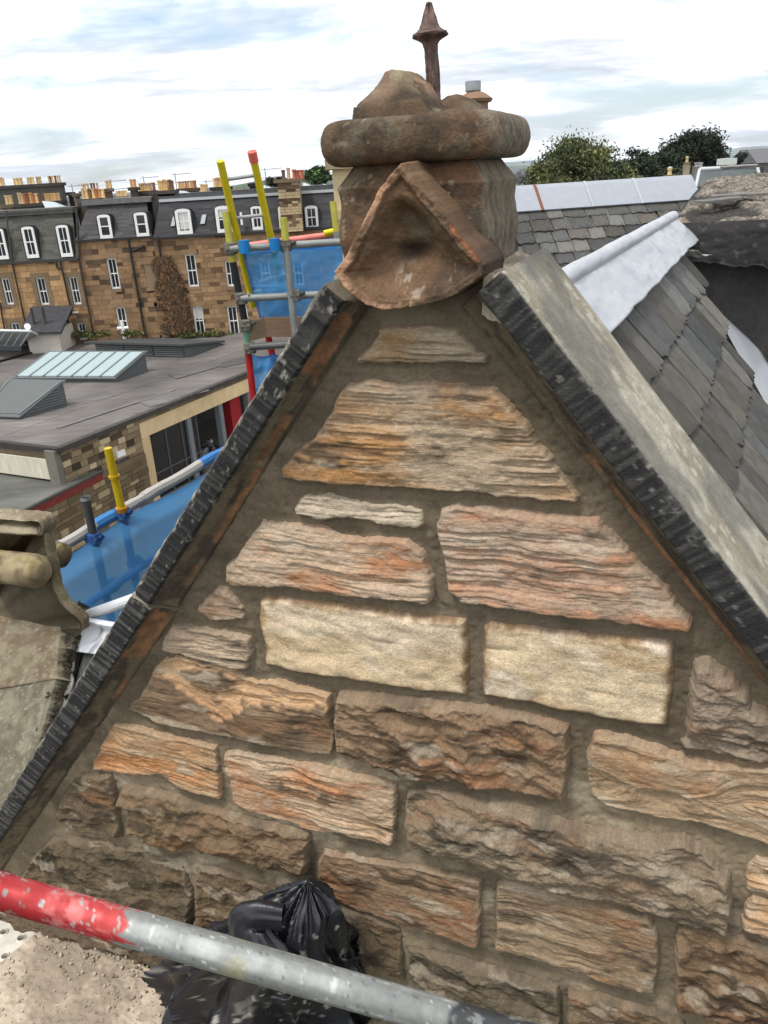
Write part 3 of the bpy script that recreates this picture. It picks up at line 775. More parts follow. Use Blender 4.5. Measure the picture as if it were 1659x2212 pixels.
pf = [(zB - .10, 0.0)] + [(zB - .03 + (zT - .045 - zB + .03) * i / 60, .004 * math.sin(i * .16) - .006 * max(0, 1 - i / 8)) for i in range(61)] + [(zT - .045 + .05 * i / 14, .034 * (i / 14)) for i in range(1, 15)]
loft('block', pf, 420, 300, .006, .013, pin)
zR = zT; hR = .092
pf = []
for i in range(41):
    a = -math.pi / 2 + math.pi * i / 40
    pf.append((zR + hR / 2 + hR / 2 * math.sin(a), 0.034 - .064 * math.cos(a) ** .42 if math.cos(a) > 1e-6 else .034))
pf += [(zR + hR + .003 * i, .034 + .05 * i) for i in range(1, 3)]
loft('roll_moulding', pf, 460, 340, .009, .030, pin)
# broken stub of the finial and rubble on top of the roll
zTop = zR + hR
us = np.linspace(pcx - phx + .02, pcx + phx - .01, 170); ds = np.linspace(.035, .335, 130)
U, Dp = np.meshgrid(us, ds)
sil = np.array([G(px, py, .15)[[0, 2]] for px, py in [(750, 262), (766, 238), (790, 216), (815, 196), (830, 172), (840, 156), (852, 152), (880, 154), (897, 170), (914, 179), (930, 205), (945, 232), (962, 242), (990, 244)]])
sil2 = np.array([G(px, py, .27)[[0, 2]] for px, py in [(930, 236), (950, 222), (975, 211), (995, 207), (1015, 214), (1035, 228), (1058, 250)]])
z1 = np.interp(U, sil[:, 0], sil[:, 1], left=zTop - .02, right=zTop - .02)
uf0, uf1 = G(765, 260, .05)[0], G(921, 240, .05)[0]
zf = np.interp(U, [uf0 - .008, uf0, uf1 - .014, uf1], [zTop - .02, G(768, 231, .05)[2], G(903, 214, .05)[2], zTop])
rise = np.clip((Dp + (fbm(U * 14, Dp * 14, 2, 360) - .5) * .012 - .070) / .062, 0, 1)
zs = np.minimum(z1, zf + np.maximum(0, z1 - zf) * rise)
zs = np.where(Dp < .052, np.interp(Dp, [.035, .050, .053], [zTop - .03, zTop - .025, 0]) * 0 + zTop - .02 + (zs - zTop + .02) * sst(.040, .052, Dp), zs)
back = sst(.26, .20, Dp)
zs = zTop - .02 + (zs - zTop + .02) * sst(.30, .22, Dp)
z2 = np.interp(U, sil2[:, 0], sil2[:, 1], left=zTop - .02, right=zTop - .02)
z2 = zTop - .02 + (z2 - zTop + .02) * sst(.16, .24, Dp) * sst(.335, .30, Dp)
zz_ = np.maximum(zs, z2) + (fbm(U * 36, Dp * 36, 4, 362, .6) - .5) * .011
bed_ = zTop + .004 + (fbm(U * 14, Dp * 14, 4, 364) - .5) * .014
ed = np.minimum(np.minimum(U - us[0], us[-1] - U), np.minimum(Dp - ds[0], ds[-1] - Dp))
zz_ = np.maximum(zz_, bed_ - .03 * sst(.03, 0, ed))
sh = U.shape + (3,)
K = brown_stone(U, Dp + zz_, 370)
K = mixa(K, np.broadcast_to(lin((148, 122, 102)), sh), .7 * sst(zTop + .02, zTop + .06, zz_) * sst(.3, .6, fbm(U * 10, Dp * 10, 3, 371)))
K = mixa(K, np.broadcast_to(lin((140, 130, 106)), sh), .6 * sst(.60, .68, fbm(U * 11, Dp * 9 + zz_ * 9, 3, 373)) * sst(.09, .12, Dp))
V3 = np.stack([U, Dp, zz_], -1).reshape(-1, 3)
place('finial_stub', raw_mesh('finial_stub', V3, gridfaces(len(ds), len(us)), K.reshape(-1, 3), M_ROCK, True), pin)
# rusted iron rod with its cap
M_RUST = mat('rusted_iron', 0.8, metal=0.25, ns=70, na=0.45, bump=0.8, bs=60, bd=0.006, ns2=25, na2=0.25)
rd = .22
pb = G(938, 222, rd); pt = G(925, 6, rd)
ax = pt - pb; Lr = np.linalg.norm(ax); ax /= Lr
kpx = Lr / (222 - 6)
prof = [(15, -10), (15.5, 0), (15, 25), (15.5, 50), (17, 90), (17.5, 118), (18.5, 126), (22, 133), (31, 139), (42, 144), (44, 148), (43, 151), (33, 155), (24, 163), (19, 174), (14, 190), (10.5, 203), (8.5, 209), (8, 214), (4, 217)]
dense = []
for i in range(len(prof) - 1):
    for j in range(5):
        f = j / 5
        dense.append((prof[i][0] + (prof[i + 1][0] - prof[i][0]) * f, prof[i][1] + (prof[i + 1][1] - prof[i][1]) * f))
dense.append(prof[-1])
rm = MB(col(84, 70, 64))
rm.lathe(pb, [(r * kpx, z * kpx) for r, z in dense], 40, axis=ax)
Vr = np.array(rm.v); 
ang = np.arange(len(Vr)) % 40
rowi = np.arange(len(Vr)) // 40
dn = (fbm(np.cos(ang / 40 * 6.283) * 2 + 5, rowi * .12 + np.sin(ang / 40 * 6.283) * 2, 4, 380) - .5) * .010
cen = pb + ax * ((Vr - pb) @ ax)[:, None]
Vr = Vr + (Vr - cen) / (np.linalg.norm(Vr - cen, axis=1)[:, None] + 1e-9) * dn[:, None]
rm.v = [tuple(v) for v in Vr]
cc = mixa(np.broadcast_to(lin((86, 72, 66)), Vr.shape), np.broadcast_to(lin((112, 92, 84)), Vr.shape), sst(.4, .65, fbm(ang * .3, rowi * .2, 3, 381)))
rm.c = [tuple(np.append(c, 1)) for c in cc]
rm.build('iron_rod', M_RUST, pin, local=True, smooth=True)
# gablet with its hollow
gp = np.array([G(x, y, -.10)[[0, 2]] for x, y in [(864, 355), (878, 374), (905, 404), (960, 467), (1010, 532), (1044, 574), (1040, 592), (985, 636), (935, 655), (880, 662), (830, 668), (795, 658), (768, 645), (735, 608), (722, 588), (752, 548), (788, 474), (820, 412), (848, 374)]])
mn, mx = gp.min(0) - .02, gp.max(0) + .02
nx = int((mx[0] - mn[0]) / .002); ny = int((mx[1] - mn[1]) / .002)
U, V = np.meshgrid(np.linspace(mn[0], mx[0], nx), np.linspace(mn[1], mx[1], ny))
sd = sdf(gp, U, V) + (fbm(U * 22, V * 22, 4, 390, .6) - .5) * .008 + .004
vb = (V - gp[:, 1].min()) / (gp[:, 1].max() - gp[:, 1].min())
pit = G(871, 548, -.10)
hol = sst(.022, .066, sd + (fbm(U * 12, V * 12, 2, 389) - .5) * .012) * sst(-.02, .20, vb) * sst(.84, .66, vb)
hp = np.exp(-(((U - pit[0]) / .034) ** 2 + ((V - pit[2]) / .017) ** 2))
ramp = sst(pit[2] + .005, pit[2] - .09, V)
o = .10 - .012 * sst(.017, .024, sd + (fbm(U * 9, V * 9, 2, 387) - .5) * .008) * sst(.0, .2, vb) - .048 * hol * (1 - .55 * ramp) - .030 * hp + .008 * ramp * np.exp(-((U - pit[0]) / .07) ** 2)
o = o + (fbm(U * 14, V * 14, 4, 391) - .5) * .012 + (fbm(U * 70, V * 70, 3, 392) - .5) * .008
fall = sst(-.005, .003, sd)
o = -.05 + (o + .05) * fall
sh = U.shape + (3,)
K = brown_stone(U, V, 395)
K = mixa(K, np.broadcast_to(lin((132, 102, 76)), sh), .5 * sst(.3, .65, fbm(U * 9, V * 9, 3, 396)))
rimm = sst(.024, .004, sd) * sst(.40, .52, fbm(U * 8, V * 8, 3, 397)) * sst(pit[0] + .02, pit[0] - .06, U)
K = mixa(K, np.broadcast_to(lin((186, 146, 116)), sh), .85 * rimm)
rimr = np.exp(-((sd - .007) / .003) ** 2) * sst(pit[0], pit[0] + .07, U) * sst(.48, .56, fbm(U * 14, V * 14, 4, 398))
K = mixa(K, np.broadcast_to(lin((186, 112, 76)), sh), .55 * rimr * (V > pit[2] - .02))
streak = sst(.60, .68, fbm(U * 30, V * 12, 4, 399)) * sst(.0, .06, pit[2] - V) * np.exp(-((U - pit[0]) / .05) ** 2)
K = mixa(K, np.broadcast_to(lin((190, 180, 166)), sh), .5 * streak * sst(.5, .62, fbm(U * 60, V * 60, 3, 388)))
K = mixa(K, np.broadcast_to(lin((44, 38, 34)), sh), .75 * hp)  # pit painted darker: the shade of the hollow is put into the colour
keepv = sd > -.008
q = keepv[:-1, :-1] & keepv[:-1, 1:] & keepv[1:, 1:] & keepv[1:, :-1]
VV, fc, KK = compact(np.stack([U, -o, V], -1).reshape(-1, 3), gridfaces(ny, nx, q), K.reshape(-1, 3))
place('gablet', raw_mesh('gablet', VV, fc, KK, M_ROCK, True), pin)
# mortar haunches at the foot of the block, over the coping heads
def lump(name, quad_top, drop, seed, parent, c=(158, 148, 130)):
    """a smoothed bed of mortar: bilinear patch over four corners with a skirt"""
    a, b, c_, d = [np.asarray(p, float) for p in quad_top]
    n = 40
    f, g = np.meshgrid(np.linspace(0, 1, n), np.linspace(0, 1, n))
    P = a * ((1 - f) * (1 - g))[..., None] + b * (f * (1 - g))[..., None] + c_ * (f * g)[..., None] + d * ((1 - f) * g)[..., None]
    P[..., 2] += (fbm(f * 5, g * 5, 4, seed) - .5) * .012
    rim = np.minimum(np.minimum(f, 1 - f), np.minimum(g, 1 - g)) <= 1e-6
    P[..., 2] -= np.where(rim, drop, 0)
    K = mixa(np.broadcast_to(lin(c), P.shape), np.broadcast_to(lin((128, 118, 102)), P.shape), sst(.4, .65, fbm(f * 6, g * 6, 4, seed + 1)))
    return place(name, raw_mesh(name, P.reshape(-1, 3), gridfaces(n, n), K.reshape(-1, 3), M_MORTAR, True), parent)
r0 = G(1052, 580, .0); r1 = G(1098, 606, -.075)
lump('mortar_haunch', [G(1040, 585, -.06), G(1104, 607, -.07), G(1190, 570, .34), G(1120, 540, .34)], .09, 410, pin)
lump('mortar_haunch', [G(712, 632, -.02), G(738, 604, .0), G(740, 566, .3), G(722, 600, .3)], .07, 420, pin, (118, 108, 92))
# ================================================================== slate roof behind the gable
def slate_meshes(nvar, w, l, seed, thick=.007, base=(92, 92, 92)):
    """slates with dressed, chipped edges: x across, y up the slope, z off the roof"""
    rr = random.Random(seed); outl = []
    for i in range(nvar):
        top = l; n = 7
        pts = []
        ww = w
        cl = rr.choice([0, 0, 0, .12, .2]) * ww; cr = rr.choice([0, 0, .1, .22]) * ww
        xs = [-ww / 2 + ww * k / n for k in range(n + 1)]
        for k, x in enumerate(xs):
            y = rr.uniform(-.007, .010)
            if x < -ww / 2 + cl: y += (cl - (x + ww / 2)) * rr.uniform(.3, .7)
            if x > ww / 2 - cr: y += (cr - (ww / 2 - x)) * rr.uniform(.3, .7)
            pts.append((x, y))
        for k in range(1, 4):
            pts.append((ww / 2 + rr.uniform(-.004, .003), top * k / 3))
        for k in range(2, 0, -1):
            pts.append((-ww / 2 + rr.uniform(-.003, .004), top * k / 3 if k < 3 else top))
        pts.insert(-2, (-ww / 2, top))
        m = MB(col(*base))
        dz = [rr.uniform(-.001, .0015) for _ in pts]
        n_ = len(pts)
        b0 = [(x, y, 0) for x, y in pts]; t0 = [(x * .99, y + .002, thick + z) for (x, y), z in zip(pts, dz)]
        f = [tuple(range(n_, 2 * n_))] + [(k, (k + 1) % n_, n_ + (k + 1) % n_, n_ + k) for k in range(n_)]
        g = rr.uniform(.82, 1.12); t = rr.uniform(-2, 5)
        m.add(b0 + t0, f, col(base[0] * g + t, base[1] * g + t * .3, base[2] * g - t * .5))
        outl.append(raw_mesh('slate', np.array(m.v), m.f, m.c, M_SLATE))
    return outl
def frame_mtx(o, x, y, z):
    return Matrix(((x[0], y[0], z[0], o[0]), (x[1], y[1], z[1], o[1]), (x[2], y[2], z[2], o[2]), (0, 0, 0, 1)))
def rot_in(x, y, a):
    return x * math.cos(a) + y * math.sin(a), y * math.cos(a) - x * math.sin(a)

RY = math.radians(26.0)
rn = np.array([math.sin(RY), math.cos(RY), 0.]); rw = np.array([math.cos(RY), -math.sin(RY), 0.])
RZ = -.27
R0 = at_z(1205, 590, RZ)                   # a point of the ridge line
RT = R0.copy(); R0 = R0 - EZ * .062
RS = math.radians(50)
rdn = rw * math.cos(RS) - EZ * math.sin(RS)     # down the slope
rnm = rw * math.sin(RS) + EZ * math.cos(RS)     # off the slope
def onroof(px, py, off=0.0):
    q = onplane(px, py, R0 + rnm * off, rnm)
    return np.array([(q - R0) @ rn, (q - R0) @ rdn])
def roofpt(a, b, off=0.0):
    return R0 + rn * a + rdn * b + rnm * off
e_a = onroof(1492, 560); e_b = onroof(1659, 885)
roof = thing('slate_roof', 'grey slate roof slope beside the right coping with a new white lead ridge', 'slate roof', tuple(roofpt(.9, .6)))
def far_edge(b):
    return e_a[0] + (b - e_a[1]) * (e_b[0] - e_a[0]) / (e_b[1] - e_a[1])
def near_edge(b, d=.30):
    return (D0 + d - roofpt(0, b) @ gn) / (rn @ gn)
deck = MB(col(52, 50, 48))
Pd = [roofpt(near_edge(.02), .02, -.02), roofpt(far_edge(.02) - .02, .02, -.02), roofpt(far_edge(2.6) - .02, 2.6, -.02), roofpt(near_edge(2.6), 2.6, -.02)]
deck.prism(Pd, -rnm * .05)
deck.build('roof_boards', M_PLAIN, roof)
sm = {}
rr = random.Random(21)
expo = .205
b = .16; row = 0
fl0, fl1 = onroof(1310, 718), onroof(1478, 545)
while b < 2.5:
    ex = expo
    a = near_edge(b, .34) + rr.uniform(0, .1)
    fe = far_edge(b)
    while a < fe - .02:
        w = rr.choice([.15, .175, .20, .22, .25])
        if a + w > fe + rr.uniform(-.03, .05): break
        ln = ex * 1.6 if row > 0 else ex * .85
        if (w, ln) not in sm: sm[(w, ln)] = slate_meshes(5, w - .006, ln, int(w * 1000), .010, (84, 83, 80))
        me = rr.choice(sm[(w, ln)])
        x_, y_ = rot_in(-rn, -rdn, rr.gauss(0, .03))
        tilt = rr.uniform(.04, .085)
        y2 = y_ * math.cos(tilt) - rnm * math.sin(tilt); z2 = rnm * math.cos(tilt) + y_ * math.sin(tilt)
        o = roofpt(a + w / 2, b + rr.gauss(0, .006), .016 + rr.uniform(0, .004))
        place('slate', me, roof, frame_mtx(o - origin_of(roof), x_, y2, z2))
        a += w
    b += ex; row += 1 if row < 1 else 0
# the opposite slope, seen only from further round
opp = MB(col(72, 72, 72))
od = -rw * math.cos(RS) - EZ * math.sin(RS)
opp.prism([R0 + rn * .1 - EZ * .03, R0 + rn * 3.0 - EZ * .03, R0 + rn * 3.0 + od * 2.4 - EZ * .03, R0 + rn * .1 + od * 2.4 - EZ * .03], (0, 0, -.06))
opp.build('far_slope', M_SLATE, roof)
# lead ridge: roll and wing, dressed with slight dents
na, nb_ = 150, 46
Ls = far_edge(.05)
A, Bf = np.meshgrid(np.linspace(near_edge(.0, .22), Ls + .02, na), np.linspace(0, 1, nb_), indexing='ij')
low = np.interp(A, [fl0[0], fl1[0]], [fl0[1], fl1[1]])
low = fl0[1] + (A - fl0[0]) * (fl1[1] - fl0[1]) / (fl1[0] - fl0[0])
low = low + (fbm(A * 5, A * 0, 2, 500) - .5) * .012
rr_ = .026
Pl = np.zeros(A.shape + (3,))
for i in range(na):
    for j in range(nb_):
        f = Bf[i, j]
        if f < .42:
            t = math.radians(215) - (f / .42) * math.radians(215 + 30)
            # round the roll: from the far underside over the top to the near side
            p = np.array([rr_ * math.cos(t), rr_ * math.sin(t)])
            q = RT + rn * A[i, j] + rw * p[0] + EZ * (p[1] - rr_)
            last = q
        else:
            g = (f - .42) / .58
            q0 = RT + rn * A[i, j] + rw * rr_ * math.cos(math.radians(-30)) + EZ * (rr_ * math.sin(math.radians(-30)) - rr_)
            q1 = roofpt(A[i, j], low[i, j], .052)
            q = q0 + (q1 - q0) * g 
        Pl[i, j] = q
dent = (fbm(A * 9, Bf * 6, 3, 501) - .5) * .012
lapd = .006 * sst(.0, .004, (A + .40) % .78 - .36) 
Pl = Pl + rnm * (dent + lapd)[..., None]
cl_ = mixa(np.broadcast_to(lin((152, 155, 160)), A.shape + (3,)), np.broadcast_to(lin((172, 174, 178)), A.shape + (3,)), fbm(A * 4, Bf * 4, 3, 502))
cl_ = mixa(cl_, np.broadcast_to(lin((150, 148, 140)), cl_.shape), (.75 * np.exp(-(((A + .40) % .78 - .363) / .006) ** 2) * sst(.42, .6, fbm(A * 3, Bf * 5, 2, 503) + .1))[..., ])
cl_ = mixa(cl_, np.broadcast_to(lin((140, 140, 138)), cl_.shape), .6 * sst(.93, 1.0, Bf) * sst(.5, .7, fbm(A * 12, Bf * 3, 3, 504)))
lead_o = place('lead_ridge', raw_mesh('lead_ridge', (Pl - origin_of(roof)).reshape(-1, 3), gridfaces(na, nb_)[:, ::-1], cl_.reshape(-1, 3), M_LEAD, True), roof, label='white new lead ridge roll with dressed wing')
sol = lead_o.modifiers.new('s', 'SOLIDIFY'); sol.thickness = .004

# ================================================================== felt roof with torn edges, upper right
felt = thing('felt_roof', 'old mineral felt roof with gritty top and torn black edge', 'felt roof', tuple(at_z(1600, 480, -.36)))
fe1 = at_z(1412, 491, -.345); fe2 = at_z(1659, 481, -.345)
fdir = (fe2 - fe1) / np.linalg.norm(fe2 - fe1)
fback = np.cross(EZ, fdir); fback /= np.linalg.norm(fback)
fup = fback * math.cos(math.radians(4.2)) + EZ * math.sin(math.radians(4.2))
fnm = np.cross(fdir, fup)
def onfelt(px, py):
    q = onplane(px, py, fe1, fnm); return np.array([(q - fe1) @ fdir, (q - fe1) @ fup])
oc = [onfelt(x, y) for x, y in [(1412, 491), (1440, 465), (1470, 440), (1498, 405), (1515, 388), (1560, 378), (1620, 369), (1659, 363), (1760, 352)]]
oc += [np.array([3.4, oc[-1][1]]), np.array([3.4, 0.])]
mn, mx = np.min(oc, 0) - .03, np.max(oc, 0) + .03
nx, ny = 320, 280
U, V = np.meshgrid(np.linspace(mn[0], mx[0], nx), np.linspace(mn[1], mx[1], ny))
sd = sdf(oc, U, V) + (fbm(U * 5, V * 3, 4, 510) - .5) * .10
h = (fbm(U * 40, V * 40, 3, 511) - .5) * .026 + (fbm(U * 5, V * 2.5, 3, 512) - .5) * .05 - .06 * sst(.07, 0, sd)
tear = sst(.63, .66, fbm(U * 2.2, V * 1.0, 4, 513))
h = h - .025 * tear
K = mixa(np.broadcast_to(lin((138, 129, 116)), U.shape + (3,)), np.broadcast_to(lin((92, 86, 78)), U.shape + (3,)), sst(.3, .7, vn(U * 70, V * 70, 514)))
K = mixa(K, np.broadcast_to(lin((66, 60, 56)), K.shape), .8 * sst(.55, .68, fbm(U * 20, V * 20, 3, 515)))
K = mixa(K, np.broadcast_to(lin((40, 38, 38)), K.shape), .85 * tear)
li = onfelt(1425, 482)
K = mixa(K, np.broadcast_to(lin((176, 142, 50)), K.shape), np.clip(.9 * np.exp(-(((U - li[0]) / .16) ** 2 + ((V - li[1]) / .10) ** 2)) * sst(.4, .6, vn(U * 30, V * 30, 516)), 0, 1))
q = sd > 0
q = q[:-1, :-1] & q[:-1, 1:] & q[1:, 1:] & q[1:, :-1]
W3 = fe1 + U[..., None] * fdir + V[..., None] * fup + h[..., None] * fnm - origin_of(felt)
VV, fc, KK = compact(W3.reshape(-1, 3), gridfaces(ny, nx, q), K.reshape(-1, 3))
M_GRIT = mat('mineral_grit', 0.95, ns=60, na=0.5, bump=0.8, bs=70, bd=0.012, ns2=18, na2=0.2)
place('felt_surface', raw_mesh('felt_surface', VV, fc, KK, M_GRIT, True), felt)
db = MB(col(40, 38, 37))
db.prism([fe1 + fdir * a_ + fup * b_ - fnm * .05 for a_, b_ in [tuple(x) for x in oc]], -fnm * .10)
db.build('roof_deck', M_FELT, felt)
db = MB(col(60, 57, 54))
db.obox(fe1 + fback * 1.7 + fdir * .5 + EZ * (GZ + .5), fdir * 2.9, fback * 2.5, EZ * (-GZ - 1.2))
db.build('wall', M_FELT, felt)
def sheet(name, fn, nu, nv, K, material, parent, label=None, thick=.004):
    P = np.zeros((nv, nu, 3))
    u_, v_ = np.meshgrid(np.linspace(0, 1, nu), np.linspace(0, 1, nv))
    P = fn(u_, v_)
    o = place(name, raw_mesh(name, (P - origin_of(parent)).reshape(-1, 3), gridfaces(nv, nu), K(u_, v_).reshape(-1, 3), material, True), parent, label=label)
    if thick:
        s_ = o.modifiers.new('s', 'SOLIDIFY'); s_.thickness = thick
    return o
# black edge of the felt, rolled over the verge and torn at its bottom
eL = 3.2
def edge_fn(u_, v_):
    a = u_ * eL - .06
    tornd = .20 + .06 * (fbm(u_ * 26, u_ * 0, 4, 520) - .4) + .05 * sst(.1, .2, u_)
    th = v_ * math.pi * .5
    s = v_ * tornd
    outw = .035 * np.sin(np.clip(v_ * 5, 0, math.pi / 2)) + .03 * (fbm(u_ * 20, v_ * 3, 3, 521) - .5) + .04 * sst(.6, 1, v_) * (vn(u_ * 16, v_, 522) - .3)
    return fe1 + fdir * a[..., None] - fback * outw[..., None] - EZ * (s - .015)[..., None]
sheet('felt_edge', edge_fn, 300, 34, lambda u_, v_: mixa(np.broadcast_to(lin((50, 48, 48)), u_.shape + (3,)), np.broadcast_to(lin((120, 114, 108)), u_.shape + (3,)), sst(.64, .74, fbm(u_ * 140, v_ * 9, 4, 523)) * .28 + .4 * sst(.94, 1., v_)), M_FELT, felt, 'black torn felt rolled over the edge')
# hanging flap below
fp = [at_y(x, y, fe1[1] + .20) for x, y in [(1480, 560), (1760, 545), (1660, 742), (1760, 735)]]
flap_y = fe1 + fback * .12
def flap_fn(u_, v_):
    a = .10 + u_ * 2.2
    bot = np.interp(u_, [0, .05, .13, .20, .25, .31, .36, .6, 1], [.06, .22, .42, .58, .74, .60, .56, .7, .8])
    bot = bot + .03 * (fbm(u_ * 40, u_ * 0, 3, 530) - .5)
    fold = .09 * (fbm(u_ * 6 + v_ * .8, v_ * 1.2, 3, 531) - .5) + .05 * (vn(u_ * 14 + v_, v_ * 1.5, 532) - .5) * v_
    return flap_y + fdir * a[..., None] - fback * (fold + .02)[..., None] - EZ * (.12 + bot * v_)[..., None]
sheet('felt_flap', flap_fn, 200, 90, lambda u_, v_: mixa(np.broadcast_to(lin((72, 70, 68)), u_.shape + (3,)), np.broadcast_to(lin((54, 53, 53)), u_.shape + (3,)), fbm(u_ * 12, v_ * 6, 4, 533)), M_FELT, felt, 'hanging flap of black underlay')
# crumpled lead at the corner where the ridge meets the felt
def corner_fn(u_, v_):
    a_ = at_z(1400, 500, -.34); b_ = at_z(1480, 545, -.46)
    P = a_ + (b_ - a_) * u_[..., None] + fdir * (.14 * v_)[..., None] - EZ * (.02 + .05 * v_ * (1 - u_) + .02 * vn(u_ * 5, v_ * 4, 540))[..., None]
    return P + fback * .02
sheet('lead_corner', corner_fn, 30, 14, lambda u_, v_: mixa(np.broadcast_to(lin((160, 154, 144)), u_.shape + (3,)), np.broadcast_to(lin((100, 96, 90)), u_.shape + (3,)), sst(.4, .6, fbm(u_ * 6, v_ * 3, 3, 541))), M_LEAD, felt)
# broken slates lying on the felt
sl_big = slate_meshes(3, .30, .11, 77, .014, (98, 94, 88))
for i, (px, py, rz_) in enumerate([(1590, 437, .1), (1565, 447, .5), (1640, 434, -.1), (1600, 372, .05)]):
    q = onfelt(px, py); o = fe1 + fdir * q[0] + fup * q[1] + fnm * .03
    x_, y_ = rot_in(fdir, fup, rz_)
    s_ = place('loose_slate', sl_big[i % 3], None, frame_mtx(o, x_, y_, fnm))
    tag(s_, ['long broken slate in the middle of the gritty felt roof', 'small slate fragment left of the longest piece on the felt roof', 'flat grey slate at the right edge of the gritty felt roof', 'dark curled slate at the top of the gritty felt roof'][i], 'slate', 'broken slates lying on the felt roof')
# white lead gutter beyond the slates
vg = thing('lead_valley', 'smooth white lead valley lining beyond the edge of the slates', 'lead flashing', tuple(roofpt(e_a[0] + .5, 1.0, -.15)))
def valley_fn(u_, v_):
    return roofpt(0, 0) + rn * (far_edge(0) + .02 + .10 + v_ * 1.3 + (e_b[0] - e_a[0]) / (e_b[1] - e_a[1]) * (u_ * 2.6))[..., None] + rdn * (u_ * 2.6)[..., None] + rnm * (-.16 + .10 * v_ + .02 * (fbm(u_ * 5, v_ * 3, 2, 550) - .5))[..., None]
sheet('lining', valley_fn, 60, 20, lambda u_, v_: np.broadcast_to(lin((164, 167, 172)), u_.shape + (3,)), M_LEAD, vg)

# ================================================================== slate slope with white ridge, behind
ry_ = 8.2
rg0 = at_y(1141, 421, ry_); rg1 = at_y(1495, 394, ry_ + .35)
rear = thing('rear_slate_roof', 'slate slope with a white sheet metal ridge in front of the trees', 'slate roof', tuple((rg0 + rg1) / 2))
rx = rg1 - rg0; rx[2] = 0; rx /= np.linalg.norm(rx)
rbk = np.cross(EZ, rx)
zr = (rg0[2] + rg1[2]) / 2
rg0[2] = zr; rg1[2] = zr
RP = math.radians(46)
rdn2 = -rbk * math.cos(RP) - EZ * math.sin(RP); rnm2 = -rbk * math.sin(RP) + EZ * math.cos(RP)
Lr2 = np.linalg.norm(rg1 - rg0)
def rearpt(a, b, o=0): return rg0 + rx * a + rdn2 * b + rnm2 * o
bm_ = MB(col(58, 56, 54))
bm_.prism([rearpt(-.55, .05, -.03), rearpt(Lr2 + 1.4, .05, -.03), rearpt(Lr2 + 1.4, 3.2, -.03), rearpt(-.55, 3.2, -.03)], -rnm2 * .06)
bm_.build('roof_boards', M_PLAIN, rear)
ob = MB(col(78, 78, 78))
ob.prism([rearpt(-.55, .02, -.03), rearpt(Lr2 + 1.4, .02, -.03), rearpt(Lr2 + 1.4, .02, -.03) + rbk * 2.4 - EZ * 2.4, rearpt(-.55, .02, -.03) + rbk * 2.4 - EZ * 2.4], -EZ * .06)
ob.build('far_slope', M_SLATE, rear)
wb = MB(col(140, 122, 96)); wb.obox(rearpt(-.4, .1) + EZ * (GZ - rearpt(0, .1)[2]) - rbk * .9, rx * (Lr2 + 1.2), rbk * 1.9, EZ * (rearpt(0, .1)[2] - GZ - 1.25))
wb.build('wall', M_FAR, rear)
sm2 = {}
b = .22 + .13; row = 0
while b < 1.75:
    a = -.35 + rr.uniform(0, .15)
    while a < Lr2 + .35:
        w = rr.choice([.16, .18, .21, .23])
        if w not in sm2: sm2[w] = slate_meshes(3, w - .010, .25, int(w * 900), .012, (92, 91, 88))
        x_, y_ = rot_in(rx, -rdn2, rr.gauss(0, .02))
        tl = rr.uniform(.05, .09)
        y2 = y_ * math.cos(tl) - rnm2 * math.sin(tl) * 0 + rnm2 * -math.sin(tl); z2 = rnm2 * math.cos(tl) + y_ * math.sin(tl)
        place('slate', rr.choice(sm2[w]), rear, frame_mtx(rearpt(a + w / 2, b + rr.gauss(0, .008), .02 + rr.uniform(0, .006)) - origin_of(rear), x_, y2, z2))
        a += w
    b += .132; row += 1
cuts = [-.5] + [((at_y(px, 415, ry_ + .1) - rg0) @ rx) for px in (1149, 1266, 1382)] + [Lr2]
for i in range(len(cuts) - 1):
    a_, b_ = cuts[i] + .008, cuts[i + 1] - .008
    cm = MB(col(152, 157, 164))
    cm.prism([rearpt(a_, -.02, .05), rearpt(a_, -.02, .05) + EZ * .03 + rbk * .04, rearpt(a_, .0, .03) + rbk * .10, rearpt(a_, .0, .02), rearpt(a_, .245, .035), rearpt(a_, .245, .050)], rx * (b_ - a_))
    cm.build('ridge_cover', M_LEAD, rear)
    if i > 0:
        sc = MB(col(120, 74, 52) if i == 1 else col(170, 172, 174))
        sc.prism([rearpt(a_ - .03, -.022, .056), rearpt(a_ - .03, -.022, .056) + EZ * .03 + rbk * .04, rearpt(a_ - .03, 0, .02), rearpt(a_ - .03, .25, .040), rearpt(a_ - .03, .25, .056)], rx * .025)
        sc.build('ridge_strap', M_PLAIN, rear, label='rust stained ridge strap' if i == 1 else None)

# ================================================================== chimney behind the pinnacle
cy_ = 9.5
cl0 = at_y(712, 346, cy_); 
cx0 = at_y(716, 350, cy_)[0]; cx1 = at_y(1052, 250, cy_)[0] + .02
czt = at_y(712, 345, cy_)[2]
ch = thing('chimney_stack', 'buff rendered chimney stack hidden behind the pinnacle with a cowled pot', 'chimney', ((cx0 + cx1) / 2, cy_ + .3, -2.4))
m = MB(col(196, 176, 138)); m.box(cx0, cy_, GZ, cx1, cy_ + .6, czt - .10); m.build('shaft', mat('render', .9, ns=20, na=.12, bump=.2, bs=40), ch)
m = MB(col(150, 132, 102)); m.box(cx0 - .07, cy_ - .07, czt - .10, cx1 + .07, cy_ + .67, czt); m.box(cx0 - .04, cy_ - .04, czt, cx1 + .04, cy_ + .64, czt + .06); m.build('cornice', M_POT, ch)
m = MB(col(168, 150, 118)); m.box(cx0 - .03, cy_ - .03, czt - .62, cx1 + .03, cy_ + .63, czt - .52); m.build('string_course', M_POT, ch)
pc = at_y(1026, 215, cy_ + .25)
k9 = cy_ / 1720 * 1.08
pz = czt + .06
po = MB(col(146, 116, 92)); ptop = pc[2]
